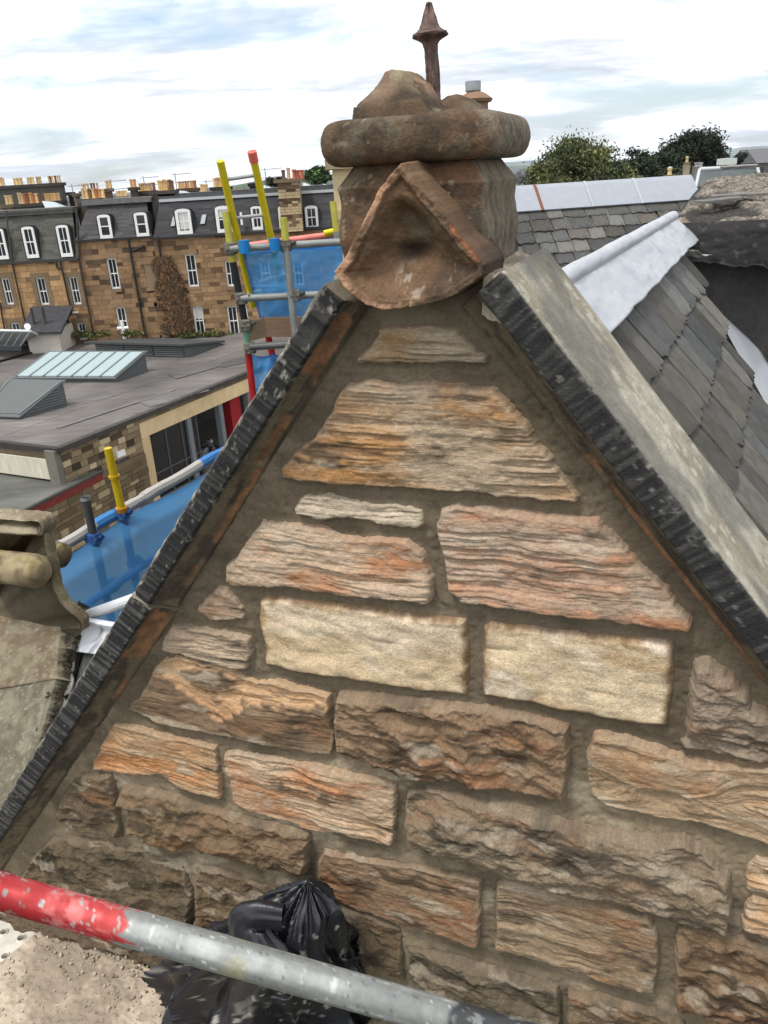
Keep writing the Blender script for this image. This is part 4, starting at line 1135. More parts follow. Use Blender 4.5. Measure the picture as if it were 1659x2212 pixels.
po.lathe((pc[0], pc[1], pz), [(26 * k9, 0), (24 * k9, ptop - pz - .04), (30 * k9, ptop - pz - .03), (33 * k9, ptop - pz), (20 * k9, ptop - pz + .055), (12 * k9, ptop - pz + .075)], 8)
po.build('chimney_pot', M_POT, ch)
cw_ = MB(col(150, 154, 158)); ct = at_y(1021, 176, cy_ + .25)
cw_.lathe((pc[0] - .02, pc[1], ptop + .06), [(8 * k9, 0), (14 * k9, .02), (14.5 * k9, .03), (14.5 * k9, ct[2] - ptop - .06), (12 * k9, ct[2] - ptop - .06), (12 * k9, .05)], 18)
cw_.build('metal_cowl', M_TUBE, ch)
# ================================================================== lower roof and skew gable, left
SD = 1.15                                   # distance of its ridge behind our wall face
skew = thing('skew_gable', 'weathered skew coping with scrolled apex stone at the left edge beside the lower roof', 'gable', tuple(g2w(G(60, 1300, SD))))
def W_(px, py, d): return g2w(G(px, py, d))
def grid_patch(name, a, b, c_, d, nu, nv, seed, amp, colfn, material, parent, thick=0.02, label=None, noise=6):
    f, g = np.meshgrid(np.linspace(0, 1, nu), np.linspace(0, 1, nv))
    a, b, c_, d = [np.asarray(x, float) for x in (a, b, c_, d)]
    P = a * ((1 - f) * (1 - g))[..., None] + b * (f * (1 - g))[..., None] + c_ * (f * g)[..., None] + d * ((1 - f) * g)[..., None]
    nrm = np.cross(b - a, d - a); nrm /= np.linalg.norm(nrm)
    P = P + nrm * ((fbm(f * noise, g * noise, 4, seed) - .5) * amp * 2)[..., None]
    o = place(name, raw_mesh(name, (P - origin_of(parent)).reshape(-1, 3), gridfaces(nv, nu), colfn(f, g).reshape(-1, 3), material, True), parent, label=label)
    s_ = o.modifiers.new('s', 'SOLIDIFY'); s_.thickness = thick; s_.offset = -1
    return o
def stonecol(c1, c2, c3, seed, sc=6):
    def fn(f, g):
        K = mixa(np.broadcast_to(lin(c1), f.shape + (3,)), np.broadcast_to(lin(c2), f.shape + (3,)), sst(.35, .65, fbm(f * sc, g * sc, 5, seed, .6)))
        return mixa(K, np.broadcast_to(lin(c3), K.shape), .45 * sst(.66, .74, fbm(f * sc * 8, g * sc * 8, 4, seed + 1, .6)))
    return fn
# roof plane of the lower building: ridge parallel to our wall, falling towards us
LZ = G(190, 1372, SD)[2]
LP = math.radians(52)
ln_ = -gn * math.sin(LP) + EZ * math.cos(LP)
ldn = -gn * math.cos(LP) - EZ * math.sin(LP)
LR = gn * (D0 + SD) + EZ * LZ
def onl(px, py, off=0.):
    return onplane(px, py, LR + ln_ * off, ln_)
# coping slab lying up the slope
sa, sb, sc_, sd_ = onl(-70, 1500, .16), onl(122, 1462, .16), onl(44, 1760, .14), onl(-120, 1760, .14)
grid_patch('coping_slab', sd_, sc_, sb, sa, 60, 120, 600, .006, stonecol((128, 122, 104), (104, 98, 82), (168, 164, 148), 601), M_ROCK, skew, .12, 'long grey coping slab running down the slope')
grid_patch('coping_slab', onl(-70, 1500, .165), onl(122, 1466, .165), onl(134, 1330, .17), onl(-60, 1330, .17), 50, 50, 604, .008, stonecol((132, 124, 104), (112, 98, 80), (176, 170, 152), 605), M_ROCK, skew, .14, 'short upper coping slab below the scrolls')
# combed mortar fillet beside it
fa, fb, fc_, fd_ = onl(122, 1440, .15), onl(172, 1372, .03), onl(92, 1640, .03), onl(62, 1700, .14)
f, g = np.meshgrid(np.linspace(0, 1, 50), np.linspace(0, 1, 220))
fa2 = onl(140, 1300, .16); fb2 = onl(196, 1318, .05)
# two spans: the upper one round the apex, the lower one down the slope
Pq = []
for gg in np.linspace(0, 1, 220):
    if gg < .30:
        t = gg / .30; l = fa2 + (fa - fa2) * t; r = fb2 + (fb - fb2) * t
    else:
        t = (gg - .30) / .70; l = fa + (fd_ - fa) * t; r = fb + (fc_ - fb) * t
    Pq.append([l + (r - l) * x for x in np.linspace(0, 1, 50)])
Pq = np.array(Pq)
comb = sst(.30, .0, np.abs(((g * 30 - f * 1.6) % 1) - .5)) * sst(.05, .2, f) * sst(1, .8, f)
Pq = Pq + ln_ * ((fbm(f * 5, g * 20, 3, 610) - .5) * .02 - comb * .022)[..., None]
K = mixa(np.broadcast_to(lin((128, 122, 104)), f.shape + (3,)), np.broadcast_to(lin((104, 98, 84)), f.shape + (3,)), sst(.35, .65, fbm(f * 5, g * 16, 4, 611)))
o = place('mortar_fillet', raw_mesh('mortar_fillet', (Pq - origin_of(skew)).reshape(-1, 3), gridfaces(220, 50)[:, ::-1], K.reshape(-1, 3), M_MORTAR, True), skew)
o.modifiers.new('s', 'SOLIDIFY').thickness = .03
# apex block with shaped outline; two scrolls
def extr_stone(name, pts, d0, d1, seed, c1, c2, c3, amp=.012, parent=None, step=.012, label=None, bev=.02):
    """a dressed stone: outline on a wall-parallel plane, drawn back into depth with worn arrises"""
    P = np.array([G(x, y, d0)[[0, 2]] for x, y in pts])
    Q = []
    for i in range(len(P)):
        a_, b_ = P[i], P[(i + 1) % len(P)]
        k_ = max(1, int(np.linalg.norm(b_ - a_) / step))
        Q += [a_ + (b_ - a_) * j / k_ for j in range(k_)]
    Q = np.array(Q)
    for _ in range(2): Q = (Q + .5 * np.roll(Q, 1, 0) + .5 * np.roll(Q, -1, 0)) / 2
    tg = np.roll(Q, -1, 0) - np.roll(Q, 1, 0); tg /= np.linalg.norm(tg, axis=1)[:, None] + 1e-9
    nr = np.stack([tg[:, 1], -tg[:, 0]], -1)
    ar = np.sum(Q[:, 0] * np.roll(Q[:, 1], -1) - Q[:, 1] * np.roll(Q[:, 0], -1))
    if ar < 0: nr = -nr
    rows = [(d0 - .004, -bev * 1.6), (d0, -bev), (d0 + bev * .3, -bev * .3), (d0 + bev, 0)] + [(d0 + bev + (d1 - d0 - 2 * bev) * i / 14, 0) for i in range(1, 15)] + [(d1, -bev)]
    W3 = []; UV = []
    for dd, ins in rows:
        k_ = (fbm(Q[:, 0] * 9 + dd * 6, Q[:, 1] * 9 + dd * 5, 4, seed) - .5) * amp * 2
        q = Q + nr * (ins + k_)[:, None]
        W3.append(q[:, :1] * gw + (D0 + dd) * gn + q[:, 1:] * EZ - origin_of(parent)); UV.append(np.stack([q[:, 0] + dd, q[:, 1] + dd * .7], -1))
    W3 = np.array(W3); UV = np.array(UV)
    K = stonecol(c1, c2, c3, seed + 3, 1)(UV[..., 0] * 6, UV[..., 1] * 6)
    m_, n_ = W3.shape[:2]
    fc = [tuple(int(i) for i in q) for q in gridfaces(m_, n_, None, True)] + [tuple(range(n_)), tuple(range((m_ - 1) * n_, m_ * n_))]
    return place(name, raw_mesh(name, W3.reshape(-1, 3), fc, K.reshape(-1, 3), M_ROCK, True), parent, label=label)
bd_ = SD - .12
extr_stone('apex_block', [(-60, 1120), (0, 1122), (60, 1126), (92, 1130), (100, 1150), (106, 1190), (116, 1230), (122, 1270), (136, 1300), (178, 1340), (180, 1362), (110, 1372), (60, 1375), (-60, 1378)], bd_, bd_ + .06, 620, (132, 122, 98), (102, 90, 72), (160, 150, 122), parent=skew, step=.008, bev=.012)
tb = [W_(-40, 1116, bd_ - .10), W_(98, 1130, bd_ - .10), W_(98, 1150, bd_ - .10), W_(-40, 1142, bd_ - .10)]
def drum(name, p0, p1, r, seed, parent, c1, c2, hol=True, label=None):
    p0 = np.asarray(p0); p1 = np.asarray(p1); d = p1 - p0; Ld = np.linalg.norm(d); d /= Ld
    a = EZ - d * d[2]; a /= np.linalg.norm(a); b = np.cross(d, a)
    n, m = 64, 50
    th, t = np.meshgrid(np.linspace(0, 2 * math.pi, n, endpoint=False), np.linspace(0, 1, m))
    tap = 1 - .35 * sst(.93, 1, t)
    R = r * (1 + (fbm(np.cos(th) * 1.2 + 4, t * 5 + np.sin(th) * 1.2, 4, seed) - .5) * .22) * tap
    P = p0 + d * (t * Ld)[..., None] + a * (R * np.cos(th))[..., None] + b * (R * np.sin(th))[..., None]
    K = mixa(np.broadcast_to(lin(c1), t.shape + (3,)), np.broadcast_to(lin(c2), t.shape + (3,)), sst(.35, .65, fbm(th * 1.2, t * 6, 4, seed + 1)))
    K = mixa(K, np.broadcast_to(lin((150, 140, 92)), K.shape), .55 * sst(.5, .66, fbm(th * 1.5, t * 4, 4, seed + 2)) * np.clip(np.cos(th), 0, 1))
    V3 = P.reshape(-1, 3)
    fc = [tuple(int(i) for i in q) for q in gridfaces(m, n, None, True)] + [tuple(range((m - 1) * n, m * n)), tuple(range(n - 1, -1, -1))]
    return place(name, raw_mesh(name, V3 - origin_of(parent), fc, K.reshape(-1, 3), M_ROCK, True), parent, label=label)
drum('scroll', W_(-60, 1213, bd_ - .08), W_(96, 1236, bd_ - .08), .082, 630, skew, (150, 136, 106), (112, 98, 76), label='large lichened scroll on the near side')
drum('scroll', W_(60, 1180, bd_ + .20), W_(142, 1202, bd_ + .20), .070, 640, skew, (104, 92, 74), (74, 66, 56), label='small dark scroll on the far side')
extr_stone('ridge_cap', [(-60, 1112), (0, 1114), (60, 1120), (88, 1124), (94, 1142), (90, 1158), (60, 1156), (-60, 1150)], bd_ - .05, bd_ + .05, 650, (150, 140, 118), (118, 106, 86), (176, 168, 150), parent=skew, step=.008, bev=.008)

# lower slate roof with lead ridge piece
lroof = thing('lower_slate_roof', 'small dark slate slope in the gap left of the black coping edge', 'slate roof', tuple(onl(190, 1450)))
def lp(a, b, o=0.): return LR + gw * a + ldn * b + ln_ * o
ua = (onl(150, 1380) - LR) @ gw
dk = MB(col(58, 58, 58))
dk.prism([lp(ua - .5, .0, -.02), lp(ua + .95, .0, -.02), lp(ua + .95, 2.3, -.02), lp(ua - 1.1, 2.3, -.02)], -ln_ * .05)
dk.build('roof_boards', M_PLAIN, lroof)
bk = MB(col(80, 80, 80)); bdn = gn * math.cos(LP) - EZ * math.sin(LP)
bk.prism([lp(ua - .5, 0, -.02), lp(ua + .95, 0, -.02), lp(ua + .95, 0, -.02) + bdn * 2, lp(ua - .5, 0, -.02) + bdn * 2], -EZ * .05)
bk.build('far_slope', M_SLATE, lroof)
sm3 = {}
b = .22
while b < 2.2:
    a = ua - .02 - b * .33 + rr.uniform(0, .08)
    while a < ua + .80:
        w = rr.choice([.17, .2, .23])
        if w not in sm3: sm3[w] = slate_meshes(3, w - .01, .30, int(w * 800), .014, (78, 78, 79))
        x_, y_ = rot_in(gw, -ldn, rr.gauss(0, .02)); tl = rr.uniform(.05, .08)
        y2 = y_ * math.cos(tl) - ln_ * math.sin(tl); z2 = ln_ * math.cos(tl) + y_ * math.sin(tl)
        place('slate', rr.choice(sm3[w]), lroof, frame_mtx(lp(a + w / 2, b + .16 + rr.gauss(0, .006), .02) - origin_of(lroof), x_, y2, z2))
        a += w
    b += .17
le = thing('lead_saddle', 'bright white lead saddle over the ridge of the small dark slate slope', 'lead flashing', tuple(onl(190, 1370)))
q0, q1, q2, q3 = onl(128, 1402, .05), onl(212, 1414, .05), onl(262, 1346, .06), onl(168, 1330, .06)
f, g = np.meshgrid(np.linspace(0, 1, 60), np.linspace(0, 1, 50))
P = q0 * ((1 - f) * (1 - g))[..., None] + q1 * (f * (1 - g))[..., None] + (q2 - 0) * (f * g)[..., None] + q3 * ((1 - f) * g)[..., None]
rollz = .05 * np.exp(-((g - .86) / .12) ** 2) + .02 * np.exp(-((f - .78) / .06) ** 2) * sst(.95, .2, g) + (fbm(f * 4, g * 4, 3, 660) - .5) * .016
P = P + ln_ * rollz[..., None]
K = np.broadcast_to(lin((216, 218, 222)), P.shape)
K = mixa(K, np.broadcast_to(lin((74, 70, 66)), P.shape), .85 * np.exp(-(((f - .74) / .05) ** 2 + ((g - .70) / .14) ** 2)))
o = place('sheet', raw_mesh('sheet', (P - origin_of(le)).reshape(-1, 3), gridfaces(50, 60), K.reshape(-1, 3), M_LEAD, True), le)
o.modifiers.new('s', 'SOLIDIFY').thickness = .006
rl_ = MB(col(206, 208, 210)); rl_.tube(onl(178, 1333, .05), onl(330, 1262, .05) * 1.0 + gw * .1, .03, 12); rl_.build('ridge_roll', M_LEAD, le)
for i, (px, py, rad) in enumerate([(152, 1440, .035), (146, 1478, .05), (140, 1530, .03), (128, 1566, .02)]):
    m = MB(col(196, 192, 180)); q = onl(px, py, .045)
    pts = [q + gw * rad * math.cos(t) * .8 + ldn * rad * 1.5 * math.sin(t) * (1 + .3 * math.sin(3 * t + i)) for t in np.linspace(0, 2 * math.pi, 12, endpoint=False)]
    m.prism(pts, ln_ * .012); m.build('mortar_dab', M_MORTAR, lroof)

# ================================================================== foreground: guard rail, boards, bag
g0 = ray(0, 1924) * 1.12; g1 = ray(1130, 2245.5) * 1.12
gd = (g1 - g0) / np.linalg.norm(g1 - g0)
ga_, gb_ = g0 - gd * .45, g1 + gd * .5
n, m = 48, 520
Lg = np.linalg.norm(gb_ - ga_)
aa = EZ - gd * gd[2]; aa /= np.linalg.norm(aa); bb_ = np.cross(gd, aa)
th, t = np.meshgrid(np.linspace(0, 2 * math.pi, n, endpoint=False), np.linspace(0, Lg, m))
R = .02415 + (fbm(t * 30, np.cos(th) * .8 + 3, 2, 700) - .5) * .0006
P = ga_ + gd * t[..., None] + aa * (R * np.cos(th))[..., None] + bb_ * (R * np.sin(th))[..., None]
cth, sth = np.cos(th), np.sin(th)
zinc = mixa(np.broadcast_to(lin((164, 166, 162)), P.shape), np.broadcast_to(lin((128, 130, 126)), P.shape), sst(.35, .65, fbm(t * 7, cth * 1.5 + 4 + sth, 5, 701, .6)))
zinc = mixa(zinc, np.broadcast_to(lin((74, 76, 78)), P.shape),   .8 * sst(.71, .78, fbm(t * 95, cth * 5 + sth * 4 + 9, 4, 702, .6)))
zinc = mixa(zinc, np.broadcast_to(lin((206, 204, 196)), P.shape), .7 * sst(.74, .82, fbm(t * 110, cth * 6 + sth * 4 + 19, 3, 703, .6)))
tr = t - (np.linalg.norm(ray(285, 2010) * 1.12 - ga_))       # end of the red paint
edge_n = (fbm(t * 9, cth * 1.8 + sth * 1.2 + 30, 4, 704, .6) - .5) * .22
red_m = sst(.004, -.004, tr + edge_n * .6 - .01) 
chips = sst(.62, .66, fbm(t * 120, cth * 6 + sth * 4.5 + 40, 4, 705, .7)) + sst(.60, .63, fbm(t * 9, cth * 1.2 + sth * 1.2 + 44, 4, 706, .6)) * sst(-.35, -.05, tr)
redc = mixa(np.broadcast_to(lin((178, 68, 66)), P.shape), np.broadcast_to(lin((158, 38, 42)), P.shape), sst(.4, .6, fbm(t * 10, cth + 6, 4, 707)))
redc = mixa(redc, np.broadcast_to(lin((226, 140, 136)), P.shape), .5 * sst(.5, .7, fbm(t * 22, cth * 2 + sth + 60, 4, 708, .65)))
K = mixa(zinc, redc, np.clip(red_m * (1 - chips), 0, 1))
ts = t - np.linalg.norm(ray(515, 2075) * 1.12 - ga_)
K = mixa(K, np.broadcast_to(lin((150, 146, 110)), P.shape), .6 * np.exp(-(ts / .022) ** 2) * sst(.3, .6, fbm(t * 30, cth * 2 + 70, 3, 709)))
tk = t - np.linalg.norm(ray(970, 2195) * 1.12 - ga_)
K = mixa(K, np.broadcast_to(lin((40, 40, 44)), P.shape), .9 * sst(-.004, .004, tk + edge_n * .15) * (1 - .7 * sst(.58, .64, fbm(t * 50, cth * 3 + sth * 2 + 80, 4, 710, .6))))
tube_o = raw_mesh('guard_rail_tube', P.reshape(-1, 3), gridfaces(m, n, None, True), K.reshape(-1, 3), M_TUBE, True)
tag(place('guard_rail_tube', tube_o), 'scuffed scaffold tube with flaking red paint crossing the bottom of the picture', 'scaffold tube')

PZ = -2.80
def pl(px, py, z=PZ): return at_z(px, py, z)
brd = thing('platform_board', 'pale dusty sheet board covered with mortar droppings beneath the red tube', 'scaffold board', tuple(pl(150, 2120)))
bc_ = [pl(106, 1996), pl(91, 2012), pl(-250, 2240), pl(300, 2500), pl(760, 2420), pl(560, 2200)]
cor = [pl(107, 1994), pl(640, 2235), pl(420, 2700), pl(-420, 2420)]
f, g = np.meshgrid(np.linspace(0, 1, 240), np.linspace(0, 1, 240))
P = cor[0] * ((1 - f) * (1 - g))[..., None] + cor[1] * (f * (1 - g))[..., None] + cor[2] * (f * g)[..., None] + cor[3] * ((1 - f) * g)[..., None]
du = fbm(P[..., 0] * 5, P[..., 1] * 5, 5, 720, .6)
P[..., 2] += (fbm(P[..., 0] * 9, P[..., 1] * 9, 4, 721) - .5) * .010 + .003 * sst(.5, .7, vn(P[..., 0] * 60, P[..., 1] * 60, 722))
K = mixa(np.broadcast_to(lin((186, 171, 151)), P.shape), np.broadcast_to(lin((148, 135, 118)), P.shape), sst(.36, .60, du))
K = mixa(K, np.broadcast_to(lin((132, 118, 102)), P.shape), .45 * sst(.56, .70, fbm(P[..., 0] * 22, P[..., 1] * 22, 4, 723, .6)))
o = place('sheet', raw_mesh('sheet', (P - origin_of(brd)).reshape(-1, 3), gridfaces(240, 240)[:, ::-1], K.reshape(-1, 3), M_MORTAR, True), brd)
sm_ = o.modifiers.new('s', 'SOLIDIFY'); sm_.thickness = .018; sm_.offset = -1
# crumbs of mortar and grit
cr = MB(); rg_ = random.Random(5)
for i in range(1500):
    fu, fv = rg_.random(), rg_.random()
    if rg_.random() < .6: fv *= fv
    q = cor[0] * (1 - fu) * (1 - fv) + cor[1] * fu * (1 - fv) + cor[2] * fu * fv + cor[3] * (1 - fu) * fv
    s_ = rg_.choice([.0015, .002, .0025, .003, .0055]) * rg_.uniform(.7, 1.3)
    q = q + np.array([0, 0, .004])
    v8 = [q + np.array([a * s_ * rg_.uniform(.5, 1), b * s_ * rg_.uniform(.5, 1), c_ * s_ * rg_.uniform(.4, .9) + s_ * .5]) for c_ in (-1, 1) for a, b in ((-1, -1), (1, -1), (1, 1), (-1, 1))]
    k_ = rg_.uniform(.75, 1.15)
    cr.hexa(v8, col(172 * k_, 160 * k_, 142 * k_))
cro = cr.build('mortar_crumbs', M_MORTAR); tag(cro, 'loose mortar crumbs scattered over the dusty board', 'debris', kind='stuff')
# perforated steel deck under it
dk = thing('steel_deck', 'perforated galvanised deck with raised holes at the bottom left corner', 'scaffold board', tuple(pl(20, 2040, PZ - .03)))
pz2 = PZ - .022
e0, e1 = pl(-60, 1961, pz2), pl(92, 2014, pz2)
ex_ = (e1 - e0) / np.linalg.norm(e1 - e0); ey_ = np.cross(ex_, EZ); 
if ey_[1] > 0: ey_ = -ey_
def hole_pos(px, py):
    q = pl(px, py, pz2) - e0; return q @ ex_, q @ ey_
hs = [hole_pos(9, 2014), hole_pos(49, 2024), hole_pos(8, 2065)]
px_ = max(.05, abs(hs[1][0] - hs[0][0])); pitch = px_
py_ = max(.06, abs(hs[2][1] - hs[0][1]))
tile = MB(col(206, 200, 188))
def hole_tile(mb, x0, y0, x1, y1, cx_, cy_, r):
    n = 16; P = []
    for i in range(n):
        t = 2 * math.pi * i / n + math.pi / 4
        c_, s_ = math.cos(t), math.sin(t); k_ = 1 / max(abs(c_), abs(s_))
        ox = cx_ + (x1 - cx_ if c_ > 0 else cx_ - x0) * c_ * k_; oy = cy_ + (y1 - cy_ if s_ > 0 else cy_ - y0) * s_ * k_
        P.append((ox, oy, 0))
    P += [(cx_ + r * 1.5 * math.cos(2 * math.pi * i / n + math.pi / 4), cy_ + r * 1.5 * math.sin(2 * math.pi * i / n + math.pi / 4), 0) for i in range(n)]
    P += [(cx_ + r * 1.1 * math.cos(2 * math.pi * i / n + math.pi / 4), cy_ + r * 1.1 * math.sin(2 * math.pi * i / n + math.pi / 4), .007) for i in range(n)]
    P += [(cx_ + r * math.cos(2 * math.pi * i / n + math.pi / 4), cy_ + r * math.sin(2 * math.pi * i / n + math.pi / 4), .004) for i in range(n)]
    P += [(cx_ + r * math.cos(2 * math.pi * i / n + math.pi / 4), cy_ + r * math.sin(2 * math.pi * i / n + math.pi / 4), -.03) for i in range(n)]
    F_ = []
    for k_ in range(4):
        for i in range(n):
            j = (i + 1) % n; F_.append((k_ * n + i, k_ * n + j, (k_ + 1) * n + j, (k_ + 1) * n + i))
    W = [e0 + ex_ * p[0] + ey_ * p[1] + EZ * p[2] for p in P]
    mb.add(W, F_)
Ltot = np.linalg.norm(e1 - e0)
for j in range(-0, 6):
    off = (hs[0][0] if j % 2 == 0 else hs[0][0])
    for i in range(-5, 6):
        cx_ = hs[0][0] + i * pitch; cyy = hs[0][1] + j * py_
        if cx_ + pitch / 2 > Ltot + .02 and j == 0: pass
        hole_tile(tile, cx_ - pitch / 2, cyy - py_ / 2 if j else 0, cx_ + pitch / 2, cyy + py_ / 2, cx_, cyy, .014)
tile.build('perforated_sheet', mat('dusty_zinc', .6, metal=.1, ns=30, na=.15, bump=.1, bs=60, bd=.002, ns2=8, na2=.15), dk)
tr_ = MB(col(150, 148, 140)); tr_.obox(e0 - ex_ * .3 - EZ * .05, ex_ * (Ltot + .3), ey_ * .003, EZ * .048); tr_.build('side_rail', M_TUBE, dk)

# black rubble bag
bag = thing('rubble_bag', 'crumpled black plastic sack with a gathered neck leaning on the wall', 'bag', tuple(pl(560, 2200)))
bc = pl(590, 2165); top = W_(642, 1922, -.20)
n, m = 260, 150
th, t = np.meshgrid(np.linspace(0, 2 * math.pi, n, endpoint=False), np.linspace(0, 1, m))
Hb = top[2] - PZ
prof_r = np.interp(t, [0, .05, .2, .38, .52, .66, .80, .92, 1.0], [.27, .31, .31, .265, .21, .16, .12, .09, .004])
ct_, st_ = np.cos(th), np.sin(th)
tw_ = t * 2.2
fold = (1 - np.abs(2 * fbm(ct_ * 1.5 + 7 + .5 * tw_, st_ * 1.5 + tw_, 2, 730) - 1)) ** 1.5 - .5
fold2 = (1 - np.abs(2 * vn(ct_ * 3.1 + tw_ * .8 + 20, st_ * 3.1 - tw_ * 1.3 + 20, 731) - 1)) ** 2 - .4
fold3 = (1 - np.abs(2 * vn(ct_ * 6.5 + tw_ * 3 + 40, st_ * 6.5 - tw_ * 2 + 40, 732) - 1)) ** 2 - .4
wrapw = 1.0
R = prof_r * (1 + .34 * fold + .26 * fold2 + .13 * fold3)
cxy = bc[:2] + (top[:2] - bc[:2]) * sst(.12, .9, t)[..., None]
lean = np.stack([.05 * np.sin(t * 7), .03 * np.cos(t * 5)], -1) * sst(.5, 1, t)[..., None]
P = np.zeros(t.shape + (3,))
P[..., 0] = cxy[..., 0] + R * ct_ * 1.12 + lean[..., 0]
P[..., 1] = cxy[..., 1] + R * st_ * .72 + lean[..., 1]
P[..., 2] = PZ + .012 + Hb * t + .03 * fold3 * sst(0, .2, t)
K = mixa(np.broadcast_to(lin((34, 34, 40)), t.shape + (3,)), np.broadcast_to(lin((24, 24, 28)), t.shape + (3,)), fbm(ct_ * 3 + 5, st_ * 3 + t * 3, 3, 733))
spl = sst(.72, .76, fbm(P[..., 0] * 38 + 30, P[..., 1] * 20 + P[..., 2] * 38, 3, 734, .6)) + .7 * sst(.62, .70, fbm(ct_ * 4 + 30, st_ * 4 + t * 5, 4, 735, .6)) * sst(.55, .3, t)
K = mixa(K, np.broadcast_to(lin((160, 154, 144)), K.shape), np.clip(spl, 0, 1) * .75)
M_BAG = mat('black_plastic', .38, ns=20, na=.1, bump=.35, bs=26, bd=.012, spec=.5)
fcs = [tuple(int(i) for i in q) for q in gridfaces(m, n, None, True)]
# keep it off the wall
pw = P.reshape(-1, 3); dwall = pw @ gn - D0
over = np.clip(dwall + .045, 0, None); pw = pw - gn * over[:, None]
place('sack', raw_mesh('sack', pw - origin_of(bag), np.array(fcs), K.reshape(-1, 3), M_BAG, True), bag)
# loop of the gathered neck flopping over
nk = []
for i in range(60):
    a = i / 59
    c0 = top + np.array([-.035, -.02, -.03]) + gw * (.10 * math.sin(a * math.pi) * -1 + .02) + EZ * (.055 * math.sin(a * math.pi * 1.0) - .16 * a) - gn * (.05 + .06 * a)
    nk.append(c0)
nk = np.array(nk)
th2 = np.linspace(0, 2 * math.pi, 40, endpoint=False)
Pn = []
for i in range(60):
    tdir = nk[min(i + 1, 59)] - nk[max(i - 1, 0)]; tdir /= np.linalg.norm(tdir)
    a_ = np.cross(tdir, gn); a_ /= np.linalg.norm(a_); b_ = np.cross(tdir, a_)
    rr0 = .045 + .035 * (i / 59) 
    ring = [nk[i] + (a_ * math.cos(x) + b_ * math.sin(x) * .55) * rr0 * (1 + .35 * (1 - abs(2 * float(vn(x * 2.2, i * .03, 740)) - 1)) - .2) for x in th2]
    Pn.append(ring)
Pn = np.array(Pn)
place('gathered_neck', raw_mesh('gathered_neck', (Pn - origin_of(bag)).reshape(-1, 3), gridfaces(60, 40, None, True), np.broadcast_to(lin((32, 32, 37)), (2400, 3)), M_BAG, True), bag)
# ================================================================== scaffold, netting and ladder behind the left coping
def SP(px, py, r): return at_r(px, py, r)
Rt = .030
def coupler(mb, p, ax, c=None):
    ax = np.asarray(ax, float); ax /= np.linalg.norm(ax)
    mb.tube(p - ax * .04, p + ax * .04, Rt * 1.75, 10, c); mb.tube(p + np.array([.05, -.02, .01]), p + np.array([.085, -.04, .02]), .016, 6, c)
SR = 7.0
sc1 = thing('scaffold_tower', 'scaffold bay with black yellow and red standards left of the pinnacle', 'scaffold', tuple(SP(500, 540, SR) - EZ * 4))
def standard(parent, pts_cols, rad, r=Rt, label=None):
    mb = MB()
    pts = [(SP(px, py, rad), c) for px, py, c in pts_cols]
    for i in range(len(pts) - 1):
        mb.tube(pts[i][0], pts[i + 1][0], r, 14, pts[i][1])
    mb.tube(pts[-1][0], np.array([pts[-1][0][0], pts[-1][0][1], GZ]), r, 14, pts[-1][1])
    return mb.build('standard', M_TUBE, parent, label=label, smooth=False)
YEL, PYEL, BLK, GRN, RED, GREY = col(196, 176, 28), col(176, 170, 74), col(34, 34, 36), col(96, 140, 116), col(168, 32, 36), col(132, 134, 130)
standard(sc1, [(487, 457, PYEL), (497, 524, GREY), (499, 548, PYEL), (503, 566, BLK), (531, 705, GRN), (536, 760, RED), (552, 900, RED), (560, 985, RED)], SR, label='near standard in yellow, black, green and red')
standard(sc1, [(612, 470, PYEL), (617, 520, GREY), (634, 690, GREY), (642, 760, GREY)], SR - .1, label='grey standard with a yellow top')
standard(sc1, [(579, 725, RED), (596, 800, RED), (606, 850, RED)], SR + .3, label='red standard below the toe board')
standard(sc1, [(719, 435, PYEL), (727, 500, GREY), (738, 600, GREY)], SR + .5, label='pale yellow standard against the pinnacle')
mb = MB(GREY)
def ledger(a, b, ra, rb, c=GREY, label=None, r=Rt, parent=sc1):
    m_ = MB(c); m_.tube(SP(*a, ra), SP(*b, rb), r, 14); return m_.build('ledger', M_TUBE, parent, label=label)
ledger((497, 538), (735, 523), SR - .06, SR - .06)
ledger((520, 645), (735, 634), SR - .06, SR - .06)
ledger((538, 750), (660, 741), SR - .06, SR - .06, col(96, 98, 96))
ledger((520, 533), (735, 505), SR + .75, SR + .75, col(214, 120, 110), 'pink capped ledger behind the netting')
ledger((700, 505), (735, 497), SR + .70, SR + .72, col(214, 196, 30), 'bright yellow tube end')
ledger((524, 643), (566, 630), SR, SR + .8, col(160, 160, 80))
for (px, py, r_) in [(499, 537, SR - .03), (617, 530, SR - .08), (521, 645, SR - .03), (531, 703, SR - .03), (637, 638, SR - .08), (540, 752, SR - .03)]:
    cp = MB(col(104, 100, 92)); coupler(cp, SP(px, py, r_), (1, .1, .05)); coupler(cp, SP(px, py, r_), (0, 0, 1)); cp.build('coupler', M_RUST, sc1)
tb_ = MB(col(142, 112, 86))
def board(a, b, c_, d, ra, rb, parent=sc1, thick=.04, colr=None, name='toe_board'):
    m_ = MB(colr or col(142, 116, 94)); A_1, B_1, C_1, D_1 = SP(*a, ra), SP(*b, rb), SP(*c_, rb), SP(*d, ra)
    nn = np.cross(B_1 - A_1, D_1 - A_1); nn /= np.linalg.norm(nn)
    m_.prism([A_1, B_1, C_1, D_1], nn * thick)
    return m_.build(name, mat('plank', .85, ns=8, na=.25, bump=.2, bs=30, bd=.004, stretch=(1, 1, 9)), parent)
board((571, 687), (700, 684), (706, 728), (577, 728), SR + .02, SR + .02)
board((533, 702), (571, 687), (577, 728), (540, 738), SR - .02, SR + .02, colr=col(126, 108, 88))
